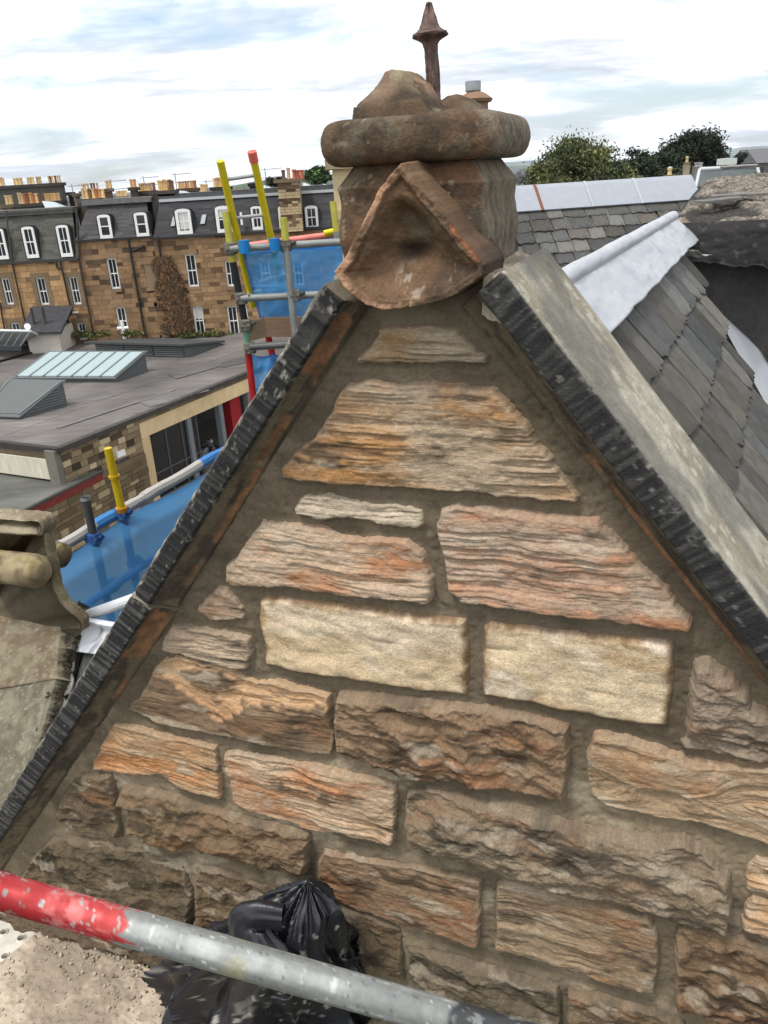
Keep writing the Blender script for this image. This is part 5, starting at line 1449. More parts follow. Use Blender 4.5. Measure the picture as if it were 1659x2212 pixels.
# translucent blue debris netting
def net_mat(name, c, dens):
    m_ = bpy.data.materials.new(name); m_.use_nodes = True; t = m_.node_tree; t.nodes.clear()
    o = N(t, 'ShaderNodeOutputMaterial'); mx = N(t, 'ShaderNodeMixShader'); tr = N(t, 'ShaderNodeBsdfTransparent'); df = N(t, 'ShaderNodeBsdfDiffuse'); tl = N(t, 'ShaderNodeBsdfTranslucent'); m2 = N(t, 'ShaderNodeMixShader')
    tr.inputs[0].default_value = (.5, .74, .95, 1)
    at = N(t, 'ShaderNodeAttribute', attribute_name='Col')
    for n_ in (df, tl): L(t, at, 'Color', n_, 0)
    m2.inputs[0].default_value = .35
    L(t, df, 0, m2, 1); L(t, tl, 0, m2, 2)
    tcx = N(t, 'ShaderNodeTexCoord'); no = N(t, 'ShaderNodeTexNoise'); no.inputs['Scale'].default_value = 3.0; no.inputs['Detail'].default_value = 4
    L(t, tcx, 'Object', no, 'Vector')
    mr = N(t, 'ShaderNodeMapRange'); mr.inputs[1].default_value = .3; mr.inputs[2].default_value = .7; mr.inputs[3].default_value = dens - .12; mr.inputs[4].default_value = dens + .08
    L(t, no, 'Fac', mr, 0); L(t, mr, 0, mx, 0)
    L(t, tr, 0, mx, 1); L(t, m2, 0, mx, 2); L(t, mx, 0, o, 0)
    return m_
M_NET = net_mat('debris_netting', None, .74)
def net(name, label, quads, seed, c=(70, 146, 210), c2=(52, 128, 200), wave=.085):
    root = thing(name, label, 'netting', tuple(np.mean([SP(*p) for p in quads[0]], 0)))
    for k_, qd in enumerate(quads):
        a, b, c_, d = [SP(*p) for p in qd]
        f, g = np.meshgrid(np.linspace(0, 1, 70), np.linspace(0, 1, 60))
        P = a * ((1 - f) * (1 - g))[..., None] + b * (f * (1 - g))[..., None] + c_ * (f * g)[..., None] + d * ((1 - f) * g)[..., None]
        nn = np.cross(b - a, d - a); nn /= np.linalg.norm(nn)
        env = np.sin(f * math.pi) * .5 + .5
        P = P + nn * ((fbm(f * 3 + k_ * 7, g * 2.4 + f, 4, seed) - .5) * wave * 2 * sst(0, .1, g) + .02 * np.sin(f * 9 + g * 2))[..., None]
        P[..., 2] -= .03 * np.abs(np.sin(f * math.pi * 2.2)) * (1 - g)
        K = mixa(np.broadcast_to(lin(c), f.shape + (3,)), np.broadcast_to(lin(c2), f.shape + (3,)), fbm(f * 4 + k_ * 3, g * 4, 3, seed + 1))
        K = mixa(K, np.broadcast_to(lin((20, 84, 170)), K.shape), .8 * sst(.045, .02, np.minimum(np.minimum(g, 1 - g), f)))
        place('net_panel', raw_mesh('net_panel', (P - origin_of(root)).reshape(-1, 3), gridfaces(60, 70), K.reshape(-1, 3), M_NET, True), root)
    return root
net('debris_netting', 'bright blue sheet netting on the scaffold bay left of the pinnacle', [[(522, 538, SR + .12), (740, 520, SR + .2), (748, 700, SR + .2), (560, 688, SR + .12)], [(545, 765, SR + .2), (640, 760, SR + .3), (640, 900, SR + .3), (552, 900, SR + .2)], [(620, 520, SR + .85), (740, 497, SR + .85), (740, 540, SR + .85), (600, 540, SR + .85)]], 800, (92, 164, 222), (72, 146, 212))
# white perforated board seen through the net
pbm = thing('perforated_board', 'pale perforated board half hidden behind the bright blue netting', 'board', tuple(SP(590, 640, SR + .5)))
pb_ = MB(col(196, 190, 196))
pq = [SP(560, 606, SR + .5), SP(618, 588, SR + .5), SP(634, 672, SR + .5), SP(578, 682, SR + .5)]
nn = np.cross(pq[1] - pq[0], pq[3] - pq[0]); nn /= np.linalg.norm(nn)
pb_.prism(pq, nn * .02); pb_.build('sheet', M_PAINT, pbm)
dm_ = MB(col(96, 88, 96))
for i in range(9):
    for j in range(12):
        f, g = (i + .5 + .25 * (j % 2)) / 9.4, (j + .5) / 12
        o = pq[0] * (1 - f) * (1 - g) + pq[1] * f * (1 - g) + pq[2] * f * g + pq[3] * (1 - f) * g
        ee = (pq[1] - pq[0]); ee /= np.linalg.norm(ee); e2 = (pq[3] - pq[0]); e2 /= np.linalg.norm(e2)
        sgn = -1 if nn @ (-o) > 0 else 1
        o = o - nn * .003 if (nn @ o) > 0 else o + nn * .023
        dm_.add([o, o + ee * .012 + e2 * .012, o + e2 * .026, o - ee * .012 + e2 * .012], [(0, 1, 2, 3)])
dm_.build('perforations', M_PLAIN, pbm, kind='stuff')
# ladder
lad = thing('ladder', 'yellow ladder with grey rungs and one coral end cap leaning on the scaffold', 'ladder', tuple(SP(560, 620, SR - .15)))
LR_ = SR - .14
s0, s1 = SP(476, 348, LR_), SP(547, 662, LR_ + .5)
s2, s3 = SP(546, 336, LR_), SP(618, 662, LR_ + .5)
for a, b in ((s0, s1), (s2, s3)):
    m_ = MB(YEL); d_ = (b - a) / np.linalg.norm(b - a)
    m_.tube(a, b, .030, 14)
    m_.build('stile', mat('yellow_paint', .5, ns=25, na=.12, bump=.05), lad)
m_ = MB(col(206, 98, 84)); d_ = (s3 - s2) / np.linalg.norm(s3 - s2); m_.tube(s2 - d_ * .03, s2 + d_ * .05, .036, 14); m_.build('end_cap', M_PLAIN, lad)
for k_ in range(5):
    f = .105 + .245 * k_
    if f > 1: break
    m_ = MB(col(150, 152, 148)); m_.tube(s0 + (s1 - s0) * (f + .01), s2 + (s3 - s2) * (f + .01), .014, 10); m_.build('rung', M_TUBE, lad)
for px, py in ((528, 533), (594, 529)):
    bl = MB(col(20, 110, 170)); p = SP(px, py, SR - .12); bl.tube(p - EZ * .05, p + EZ * .05, .045, 10); bl.build('rope_lashing', M_PLAIN, lad)
# lower scaffold with its long blue sheet
sc2 = thing('scaffold_rail', 'lower scaffold run with a yellow topped standard standing in front of the stone wall', 'scaffold', tuple(SP(300, 1100, 6)))
pa = SP(120, 1192, 5.5); zz0 = pa[2]
pb2 = at_z(482, 980, zz0)
sdv = (pb2 - pa) / np.linalg.norm(pb2 - pa)
def along(px):    # a point of the run in the vertical plane of the ledger
    nrm_ = np.cross(sdv, EZ); return nrm_
NP = np.cross(sdv, EZ); NP /= np.linalg.norm(NP)
def onrun(px, py, off=0): return onplane(px, py, pa + NP * off, NP)
m_ = MB(col(120, 128, 140)); m_.tube(pa - sdv * 1.5, pb2 + sdv * 1.2, .03, 14); m_.build('ledger', M_TUBE, sc2)
l2a, l2b = onrun(250, 1262, .12), onrun(430, 1135, .12)
m_ = MB(col(120, 150, 190)); l2d = sdv; m_.tube(l2a - sdv * .6, l2a + sdv * 2.8, .03, 14); m_.build('ledger', M_TUBE, sc2)
l3a = onrun(330, 1300, .12)
m_ = MB(col(120, 150, 190)); m_.tube(l3a - sdv * .8, l3a + sdv * 2.2, .03, 14); m_.build('ledger', M_TUBE, sc2)
p0 = onrun(233, 968, .06); p1 = onrun(264, 1105, .06)
m_ = MB(YEL); m_.tube(p1 + EZ * .02, p0, .030, 14, col(200, 172, 24)); m_.tube(p0 + (p1 - p0) * .42, p0 + (p1 - p0) * .46, .042, 14, col(190, 150, 30)); m_.tube(p0 + (p1 - p0) * .93, p1, .046, 14, col(170, 120, 40)); m_.tube(p1, p1 - EZ * 2.2, .03, 14, col(70, 96, 140))
m_.build('standard', M_TUBE, sc2, label='standard with a chipped yellow top section')
p0 = onrun(185, 1077, .06); p1 = onrun(202, 1160, .06)
m_ = MB(col(70, 70, 72)); m_.tube(p1 - EZ * 2.0, p0, .030, 14, caps=False); m_.tube(p0 - EZ * .01, p0 + EZ * .015, .036, 14, col(140, 140, 140), caps=False)
m_.build('standard', M_TUBE, sc2, label='dark standard with an open tube end')
for px, py in ((202, 1162), (264, 1108), (292, 1215), (240, 1265)):
    cb = MB(col(60, 96, 150)); coupler(cb, onrun(px, py, .05), sdv); coupler(cb, onrun(px, py, .05), EZ); cb.build('coupler', M_RUST, sc2)
root = thing('debris_sheet', 'long blue sheet hung along the lower scaffold rail beside the black coping', 'netting', tuple(pa))
f, g = np.meshgrid(np.linspace(0, 1, 140), np.linspace(0, 1, 60))
A0 = pa - sdv * 1.3; Lrun = np.linalg.norm(pb2 - pa) + 2.4
P = A0 + sdv * (f * Lrun)[..., None] - EZ * (.01 + 2.4 * g + .05 * np.abs(np.sin(f * 7)) * (1 - g))[..., None] + NP * ((fbm(f * 6, g * 3 + f * 2, 4, 820) - .5) * .05 * sst(0, .2, g) + .165 - .12 * sst(.045, 0, g))[..., None]
K = mixa(np.broadcast_to(lin((92, 156, 208)), f.shape + (3,)), np.broadcast_to(lin((84, 140, 190)), f.shape + (3,)), fbm(f * 6, g * 4, 3, 821))
place('net_panel', raw_mesh('net_panel', (P - origin_of(root)).reshape(-1, 3), gridfaces(60, 140), K.reshape(-1, 3), M_NET, True), root)
hm_ = MB(col(176, 170, 160)); 
for i in range(40):
    a_ = A0 + sdv * (Lrun * i / 40); b_ = A0 + sdv * (Lrun * (i + 1) / 40)
    hm_.tube(a_ + EZ * (.02 + .012 * float(vn(i * .7, 0, 5))), b_ + EZ * (.02 + .012 * float(vn((i + 1) * .7, 0, 5))), .034 + .012 * float(vn(i * .9, 3, 6)), 8, col(60, 120, 180) if vn(i * .5, 9., 7) > .5 else col(170, 166, 160))
hm_.build('rolled_hem', M_PLAIN, root)
# ================================================================== the sandstone terrace across the back court
TY = 55.0
def za(x, y): return (x / 4.4645, 365 + y / 4.4645)
def zb_(x, y): return (331.8 + x / 4.167, 365 + y / 4.167)
def T(p, y=TY):
    q = at_y(p[0], p[1], y); return q[0], q[2]
M_WIN = M_PAINT
WHITE = col(226, 226, 222)
tr_ = random.Random(3)
def sash(parent, xc, ztop, zbot, w, y, frame=.09, white=True, sub=None, blind=0, bars=1, name='window'):
    """a sash window: frame with meeting rail and glazing bars; panes and sill are its sub-parts"""
    f = MB(WHITE)
    x0, x1 = xc - w / 2, xc + w / 2
    f.box(x0, y - .02, zbot, x0 + frame, y + .10, ztop); f.box(x1 - frame, y - .02, zbot, x1, y + .10, ztop)
    f.box(x0 + frame, y - .02, ztop - frame, x1 - frame, y + .10, ztop); f.box(x0 + frame, y - .02, zbot, x1 - frame, y + .10, zbot + frame * 1.3)
    zm = (ztop + zbot) / 2
    f.box(x0 + frame, y - .005, zm - .035, x1 - frame, y + .09, zm + .035)
    for b in range(bars):
        xb = x0 + (x1 - x0) * (b + 1) / (bars + 1)
        f.box(xb - .018, y, zbot + frame * 1.3, xb + .018, y + .07, zm - .035); f.box(xb - .018, y, zm + .035, xb + .018, y + .07, ztop - frame)
    fo = f.build(name, M_WIN, parent)
    for zz0, zz1 in ((zm + .035, ztop - frame), (zbot + frame * 1.3, zm - .035)):
        p = MB(); p.box(x0 + frame, y + .05, zz0, x1 - frame, y + .065, zz1); p.build('pane', M_GLASS, fo)
    if blind:
        p = MB(col(206, 204, 198)); p.box(x0 + frame, y + .035, zm + .035 + (ztop - zm) * (1 - blind) * .9, x1 - frame, y + .045, ztop - frame); p.build('blind', M_PLAIN, fo)
    return fo
def wall_with_stones(parent, x0, x1, z0, z1, y, holes, c1, c2, cdark, seed, course=.30, darkshare=.18, mortarc=(132, 116, 92)):
    """solid wall panel with openings, faced with individual squared stones"""
    xs = sorted({x0, x1} | {h[0] for h in holes} | {h[1] for h in holes})
    zs = sorted({z0, z1} | {h[2] for h in holes} | {h[3] for h in holes})
    m = MB(col(*mortarc))
    for i in range(len(xs) - 1):
        for j in range(len(zs) - 1):
            xm, zm = (xs[i] + xs[i + 1]) / 2, (zs[j] + zs[j + 1]) / 2
            if any(h[0] < xm < h[1] and h[2] < zm < h[3] for h in holes): continue
            m.box(xs[i], y, zs[j], xs[i + 1], y + .45, zs[j + 1])
    m.build('wall', M_FAR, parent)
    r = random.Random(seed); st = MB(); z = z0
    while z < z1 - .08:
        h = min(course * r.uniform(.75, 1.2), z1 - z)
        x = x0 - r.uniform(0, .3)
        while x < x1:
            w = r.uniform(.32, .85)
            xa, xb = max(x, x0), min(x + w, x1)
            segs = [(xa, xb)]
            for ho in holes:
                if ho[2] < z + h - .02 and ho[3] > z + .02:
                    ns_ = []
                    for a, b in segs:
                        if ho[1] <= a or ho[0] >= b: ns_.append((a, b)); continue
                        if a < ho[0]: ns_.append((a, ho[0]))
                        if b > ho[1]: ns_.append((ho[1], b))
                    segs = ns_
            for a, b in segs:
                if b - a < .08: continue
                k = r.random(); d = r.uniform(.010, .035)
                base = np.array(c1) * (1 - k) + np.array(c2) * k
                if r.random() < darkshare: base = np.array(cdark) * r.uniform(.85, 1.2)
                base = base * r.uniform(.97, 1.15)
                cc_ = col(*np.clip(base, 0, 255))
                g = .012
                st.add([(a + g, y - d, z + g), (b - g, y - d, z + g), (b - g, y - d, z + h - g), (a + g, y - d, z + h - g), (a + g, y + .01, z + g), (b - g, y + .01, z + g), (b - g, y + .01, z + h - g), (a + g, y + .01, z + h - g)], [(0, 1, 2, 3), (1, 0, 4, 5), (2, 1, 5, 6), (3, 2, 6, 7), (0, 3, 7, 4)], cc_)
            x += w
        z += h
    st.build('stones', M_FAR, parent, kind='stuff')
def pipe(parent, pts, y, r=.055, c=(42, 38, 36)):
    m = MB(col(*c)); P = [np.array([T(p, y)[0], y, T(p, y)[1]]) for p in pts]
    m.path(P, r, 8); m.build('drainpipe', M_PLAIN, parent)
def pot(parent, x, y, z, h, r, c, name='chimney_pot'):
    m = MB(col(*c)); m.lathe((x, y, z), [(r, 0), (r * .86, .08), (r * .8, h - .12), (r * 1.02, h - .08), (r * 1.02, h), (r * .7, h), (r * .65, h - .1)], 10)
    return m.build(name, M_POT, parent)
POTC = [(206, 174, 122), (214, 186, 140), (196, 150, 98), (172, 112, 74), (186, 160, 124), (120, 84, 62)]
ROOFD = (64, 63, 64)
def mansard(parent, xa, xb, ze, zt, y, setb, c=ROOFD, name='mansard_roof', left=0., right=0., seed=0, rows=18):
    """steep slated face built of courses that step out, with a flat behind"""
    m = MB(col(*c)); n = rows; r = random.Random(seed)
    for i in range(n):
        f0, f1 = i / n, (i + 1) / n
        za_, zb2 = ze + (zt - ze) * f0, ze + (zt - ze) * f1
        ya, yb = y + setb * f0, y + setb * f1
        xl0, xl1 = xa + left * f0, xb - right * f0
        x = xl0
        while x < xl1 - .02:
            w = min(r.uniform(.5, 1.1), xl1 - x)
            k = r.uniform(.86, 1.14)
            m.add([(x, ya - .03, za_), (x + w, ya - .03, za_), (x + w, yb - .005, zb2 + .03), (x, yb - .005, zb2 + .03), (x, ya + .06, za_), (x + w, ya + .06, za_)], [(0, 1, 2, 3), (1, 0, 4, 5)], col(c[0] * k, c[1] * k, c[2] * k))
            x += w
    m.build(name, M_SLATE, parent)
def dormer_window(parent, pt, pb, w_px, yface, zoomk, arched=True, bars=1, blind=0):
    """white timber dormer front with a low arched head, cheeks and sash"""
    (xt, zt), (xb, zb2) = T(pt, yface), T(pb, yface)
    k = TY / FPX * .97
    w = w_px / zoomk * k; xc = (xt + xb) / 2
    fr = MB(WHITE); n = 10
    inner = w * .62
    top = zt; sh = top - .22 * w
    out_ = [(xc - w / 2 * .94, zb2), (xc + w / 2 * .94, zb2)] + [(xc + w / 2 * math.cos(a), sh + (top - sh) * math.sin(a) ** .7) for a in np.linspace(0.0001, math.pi - .0001, n)]
    # frame: posts, sill, head
    fr.box(xc - w / 2, yface - .10, zb2, xc - inner / 2, yface + .05, sh)
    fr.box(xc + inner / 2, yface - .10, zb2, xc + w / 2, yface + .05, sh)
    fr.box(xc - inner / 2, yface - .10, zb2, xc + inner / 2, yface + .05, zb2 + .22)
    head = [(xc - w / 2, yface - .10, sh)] + [(xc + w / 2 * -math.cos(a), yface - .10, sh + (top - sh) * max(0, math.sin(a)) ** .7) for a in np.linspace(0, math.pi, n)][1:-1] + [(xc + w / 2, yface - .10, sh)]
    fr.prism([np.array(p) for p in head], (0, .15, 0))
    fo = fr.build('dormer', M_WIN, parent)
    ck = MB(col(50, 49, 50)); ck.box(xc - w / 2 - .10, yface - .02, zb2, xc + w / 2 + .10, yface + 1.5, sh + .02)
    ck.prism([np.array(p) + np.array([0, .06, .05]) for p in head], (0, 1.4, 0)); ck.build('dormer_cheeks', M_SLATE, fo)
    f2 = MB(WHITE); x0, x1 = xc - inner / 2, xc + inner / 2; zm = (zb2 + .22 + sh) / 2
    f2.box(x0, yface - .06, zm - .035, x1, yface + .02, zm + .035)
    for b in range(bars):
        xb_ = x0 + inner * (b + 1) / (bars + 1); f2.box(xb_ - .02, yface - .055, zb2 + .22, xb_ + .02, yface + .01, zm - .035); f2.box(xb_ - .02, yface - .055, zm + .035, xb_ + .02, yface + .01, sh)
    f2.build('sash', M_WIN, fo)
    p = MB(); p.box(x0, yface - .035, zb2 + .22, x1, yface - .025, sh); p.build('pane', M_GLASS, fo)
    if blind:
        p = MB(col(198, 198, 194)); p.box(x0 + .02, yface - .048, zm + (sh - zm) * (1 - blind) if blind < 1 else zb2 + .3, x1 - .02, yface - .042, sh); p.build('blind', M_PLAIN, fo)

house_spec = {}
def wall_windows(lst, k):
    res = []
    for pt, pb, w in lst:
        (xt, zt), (xb, zb2) = T(pt), T(pb); ww = w / k * TY / FPX * .99
        res.append(((xt + xb) / 2, zt, zb2, ww))
    return res
ZBASE = -13.4
# --- house A, at the left edge
A_L, A_R = T((-75, 640))[0], T((184, 640))[0]
A_E = T((90, 563))[1]; A_T = T((90, 470))[1] + .2
hA = thing('terrace_house', 'golden sandstone house with a bulging dark mansard at the left end of the terrace', 'house', ((A_L + A_R) / 2, TY, ZBASE))
wA = wall_windows([(za(45, 1055), za(100, 1310), 74), (za(390, 1050), za(433, 1312), 85), (za(705, 1040), za(745, 1308), 78), (za(148, 1485), za(170, 1650), 85), (za(575, 1485), za(595, 1650), 75), (za(786, 1485), za(806, 1650), 78)], 4.4645)
holes = [(x - w / 2, x + w / 2, zb2, zt) for x, zt, zb2, w in wA]
wall_with_stones(hA, A_L, A_R, ZBASE, A_E, TY, holes, (164, 132, 94), (148, 118, 84), (104, 88, 70), 11, .32, .06, (140, 114, 82))
for i, (x, zt, zb2, w) in enumerate(wA): sash(hA, x, zt, zb2, w, TY + .12)
for i, (x, zt, zb2, w) in enumerate(wA):
    m = MB(col(120, 102, 80)); m.box(x - w / 2 - .30, TY - .045, zb2 - .12, x - w / 2, TY + .06, zt + .30); m.box(x + w / 2, TY - .045, zb2 - .12, x + w / 2 + .30, TY + .06, zt + .30); m.box(x - w / 2, TY - .045, zt, x + w / 2, TY + .06, zt + .30); m.build('window_surround', M_FAR, hA)
    m = MB(col(120, 102, 80)); m.box(x - w / 2, TY - .06, zb2 - .16, x + w / 2, TY + .08, zb2); m.build('window_sill', M_FAR, hA)
mansard(hA, A_L, A_R, A_E, A_T, TY - .05, .75, (84, 82, 76), seed=1)
for a, b in ((za(265, 556), za(325, 858)), (za(600, 540), za(650, 846)), (za(-15, 575), za(25, 872))): dormer_window(hA, a, b, 112, TY - .05, 4.4645)
m = MB(col(60, 58, 54)); m.box(A_L, TY - .22, A_E - .10, A_R + .1, TY + .05, A_E + .06); m.build('gutter', M_PLAIN, hA)
m = MB(col(88, 86, 82)); m.box(A_L, TY + .5, A_T - .02, A_R + .1, TY + .95, A_T + .18); m.box(A_L, TY + .45, A_T + .18, A_R + .15, TY + 9, A_T + .32); m.build('roof_flat', M_FELT, hA)
for pts in ([za(115, 890), za(250, 1510)], [za(0, 1290), za(45, 1550)], [za(575, 860), za(690, 1390), za(655, 1440), za(685, 1590)], [za(765, 870), za(905, 1605)], [za(540, 890), za(548, 950), za(590, 970)]): pipe(hA, pts, TY - .14)
pipe(hA, [za(60, 400), za(70, 520), za(112, 880)], TY - .12, .06, (70, 66, 60))
pipe(hA, [za(735, 380), za(750, 560), za(765, 860)], TY - .12, .08, (62, 58, 52))
q = T(za(718, 1382)); m = MB(col(214, 208, 196)); m.box(q[0] - .35, TY - .12, q[1] - .05, q[0] + .3, TY - .06, q[1] + .05); m.build('vent_grille', M_PLAIN, hA)
q = T(za(630, 1500)); m = MB(col(220, 218, 214)); m.lathe((q[0], TY - .2, q[1]), [(.02, 0), (.26, .05), (.28, .09)], 14, axis=(-.3, -1, .3)); m.build('satellite_dish', M_PLAIN, hA)
# --- house B
B_R = T((344, 600))[0]; B_E = T((260, 515))[1]; B_T = T((270, 448))[1] + .25
hB = thing('terrace_house', 'brown sandstone house with two white dormers in the middle of the terrace', 'house', ((A_R + B_R) / 2, TY, ZBASE))
wB = wall_windows([(za(1070, 862), za(1120, 1158), 88), (za(1430, 918), za(1462, 1150), 80), (za(1155, 1335), za(1205, 1603), 88)], 4.4645)
holes = [(x - w / 2, x + w / 2, zb2, zt) for x, zt, zb2, w in wB]
wall_with_stones(hB, A_R, B_R, ZBASE, B_E, TY, holes, (140, 112, 84), (122, 98, 74), (84, 68, 54), 12, .30, .22)
for i, (x, zt, zb2, w) in enumerate(wB): sash(hB, x, zt, zb2, w, TY + .12)
for i, (x, zt, zb2, w) in enumerate(wB):
    m = MB(col(134, 112, 86)); m.box(x - w / 2 - .05, TY - .07, zb2 - .18, x + w / 2 + .05, TY + .1, zb2); m.build('window_sill', M_FAR, hB); m = MB(col(134, 112, 86)); m.box(x - w / 2 - .15, TY - .045, zt, x + w / 2 + .15, TY + .06, zt + .32); m.build('lintel', M_FAR, hB)
mansard(hB, A_R + .1, B_R - .05, B_E, B_T, TY - .05, 1.25, (68, 66, 66), left=.9, right=.3, seed=2)
for a, b in ((za(995, 440), za(1035, 672)), (za(1350, 418), za(1385, 652))): dormer_window(hB, a, b, 118, TY + .05, 4.4645, bars=0)
m = MB(col(44, 42, 42)); m.box(A_R, TY - .2, B_E - .08, B_R, TY + .05, B_E + .05); m.build('gutter', M_PLAIN, hB)
m = MB(col(104, 104, 102)); m.box(A_R + .6, TY + .9, B_T - .02, B_R, TY + 1.4, B_T + .20); m.box(A_R + .6, TY + 1.0, B_T + .2, B_R + .1, TY + 9, B_T + .3); m.build('roof_flat', M_FELT, hB)
for pts in ([za(1235, 665), za(1400, 1605)], [za(1280, 792), za(1330, 770), za(1390, 742)]): pipe(hB, pts, TY - .14, .075)
# --- house C, running right behind the pinnacle
C_L, C_R = B_R, T((860, 600))[0]; C_E = T((500, 505))[1]; C_T = T((520, 432))[1] + .25
hC = thing('terrace_house', 'brown sandstone house with rooflights and three dormers behind the ladder', 'house', ((C_L + C_R) / 2, TY, ZBASE))
wC = wall_windows([(zb_(325, 768), zb_(362, 1062), 90), (zb_(680, 828), zb_(702, 1058), 78), (zb_(390, 1240), zb_(428, 1495), 85), (zb_(700, 1235), zb_(735, 1503), 88), (zb_(808, 1235), zb_(830, 1370), 55), (zb_(0, 1240), zb_(20, 1495), 62), (zb_(66, 1240), zb_(98, 1492), 62), (zb_(1000, 830), zb_(1015, 1050), 80), (zb_(1300, 830), zb_(1310, 1050), 80)], 4.167)
holes = [(x - w / 2, x + w / 2, zb2, zt) for x, zt, zb2, w in wC]
wall_with_stones(hC, C_L, C_R, ZBASE, C_E, TY, holes, (144, 116, 86), (124, 100, 74), (88, 70, 54), 13, .31, .20)
for i, (x, zt, zb2, w) in enumerate(wC): sash(hC, x, zt, zb2, w, TY + .12, blind=(.9 if i in (2, 6) else 0))
for i, (x, zt, zb2, w) in enumerate(wC):
    m = MB(col(138, 114, 86)); m.box(x - w / 2 - .1, TY - .07, zb2 - .18, x + w / 2 + .1, TY + .1, zb2); m.build('window_sill', M_FAR, hC); m = MB(col(138, 114, 86)); m.box(x - w / 2 - .15, TY - .045, zt, x + w / 2 + .15, TY + .06, zt + .30); m.build('lintel', M_FAR, hC)
mansard(hC, C_L + .05, C_R, C_E, C_T, TY - .05, 1.3, (66, 65, 67), left=.5, seed=3)
dormer_window(hC, zb_(262, 358), zb_(285, 588), 132, TY + .05, 4.167, bars=1, blind=1); dormer_window(hC, zb_(622, 332), zb_(647, 572), 136, TY + .05, 4.167, bars=1, blind=.8); dormer_window(hC, zb_(928, 335), zb_(934, 552), 92, TY + .1, 4.167, bars=1)
for px in (1180, 1420):
    dormer_window(hC, zb_(px, 330), zb_(px + 8, 545), 110, TY + .1, 4.167)
for (a, b, w) in ((zb_(176, 432), zb_(166, 515), 32), (zb_(442, 415), zb_(434, 495), 36)):
    (xt, zt), (xb, zb2) = T(a), T(b); f0 = (zb2 - C_E) / (C_T - C_E); f1 = (zt - C_E) / (C_T - C_E)
    m = MB(col(150, 156, 158)); ww = w / 4.167 * TY / FPX
    m.hexa([(xb - ww / 2, TY + 1.3 * f0 - .2, zb2), (xb + ww / 2, TY + 1.3 * f0 - .2, zb2), (xb + ww / 2, TY + 1.3 * f0, zb2), (xb - ww / 2, TY + 1.3 * f0, zb2), (xt - ww / 2, TY + 1.3 * f1 - .2, zt), (xt + ww / 2, TY + 1.3 * f1 - .2, zt), (xt + ww / 2, TY + 1.3 * f1, zt), (xt - ww / 2, TY + 1.3 * f1, zt)])
    m.build('rooflight', M_LEAD, hC)
m = MB(col(44, 42, 42)); m.box(C_L, TY - .2, C_E - .08, C_R, TY + .05, C_E + .05); m.build('gutter', M_PLAIN, hC)
m = MB(col(176, 178, 180)); m.box(C_L + .5, TY + 1.05, C_T - .12, C_R, TY + 1.26, C_T + .05); m.build('lead_flashing', M_LEAD, hC)
m = MB(col(80, 80, 80)); m.box(C_L + .4, TY + 1.26, C_T - .05, C_R, TY + 1.8, C_T + .22); m.box(C_L + .4, TY + 1.4, C_T + .22, C_R, TY + 9, C_T + .34); m.build('roof_flat', M_FELT, hC)
pipe(hC, [zb_(40, 610), zb_(85, 950)], TY - .14, .075)
q = T(zb_(795, 450)); m = MB(WHITE); m.box(q[0] - .06, TY - .3, q[1] - .35, q[0] + .06, TY - .05, q[1] + .40); m.build('vent_pipe', M_PAINT, hC)
# dividing gable walls with their chimneys
def far_stack(name, label, x0, x1, z0, z1, y, dep, c, pots, parent=None, cope=True, group=None):
    st_ = thing(name, label, 'chimney', ((x0 + x1) / 2, y, z0), group=group)
    m = MB(col(*c)); m.box(x0, y, z0, x1, y + dep, z1); m.build('shaft', M_FAR, st_)
    if cope:
        m = MB(col(c[0] * .85, c[1] * .85, c[2] * .85)); m.box(x0 - .12, y - .12, z1, x1 + .12, y + dep + .12, z1 + .22); m.build('coping', M_FAR, st_)
    zt = z1 + (.22 if cope else 0)
    for (x, h, r, pc_) in pots: pot(st_, x, y + dep * .5, zt, h, r, pc_)
    return st_
def px_stack(label, p0, p1, y, c, potlist, dep=.8, zbase=None, cope=True, group='chimney stacks on the rooftops behind the terrace'):
    """p0 top-left, p1 bottom-right pixel of the shaft; pots as (px, top py, width px, colour index)"""
    x0, z1 = T(p0, y); x1, z0 = T(p1, y); zz1 = z1 - (.22 if cope else 0)
    pots = []
    for px, py, w, ci in potlist:
        xx, zt = T((px, py), y + dep * .5)
        r = w / 2 / FPX * y * 1.0
        pots.append((xx, max(.5, (zt - z1) * 1.05), r * 1.25, POTC[ci]))
    return far_stack('chimney_stack', label, x0, x1, zbase if zbase is not None else min(z0, -2.5), zz1, y, dep, c, pots, None, cope, group)
def zpots(zf, xs, top, w, cs): return [(zf(x, top)[0], zf(x, top + tr_.uniform(-6, 6))[1], w, cs[i % len(cs)]) for i, x in enumerate(xs)]
Z4 = 4.4645
px_stack('tall dark grey rendered stack at the far left above the golden house', za(-120, 172), za(628, 420), 66, (84, 80, 74), zpots(za, [140, 158, 176, 194, 207], 116, 4.4, [0, 1]) + zpots(za, [-5, 12, 28], 90, 4, [1, 4]) + zpots(za, [268, 284, 300, 316], 100, 4.2, [0, 1]) + zpots(za, [470, 487, 503, 530, 552, 575], 80, 3.6, [4, 5, 1, 5, 1, 1]) + zpots(za, [360, 376, 392], 118, 3.6, [4, 0]), 1.0)
px_stack('low grey stack with a long row of orange and buff pots above the golden house', za(155, 340), za(420, 420), 60, (82, 78, 72), zpots(za, [180, 208, 235, 262, 288, 318, 348, 378], 240, 6, [4, 4, 3, 5, 2, 3, 0, 5]))
px_stack('small stack with two pale pots at the left edge of the picture', za(15, 345), za(140, 430), 60.5, (120, 106, 88), zpots(za, [60, 95], 255, 7, [1, 0]))
px_stack('dark stack with a row of stubby buff pots left of the wide grey wall', za(430, 312), za(610, 420), 61, (66, 64, 62), zpots(za, [440, 458, 476, 494, 512, 530, 548, 566], 262, 4, [2, 0]))
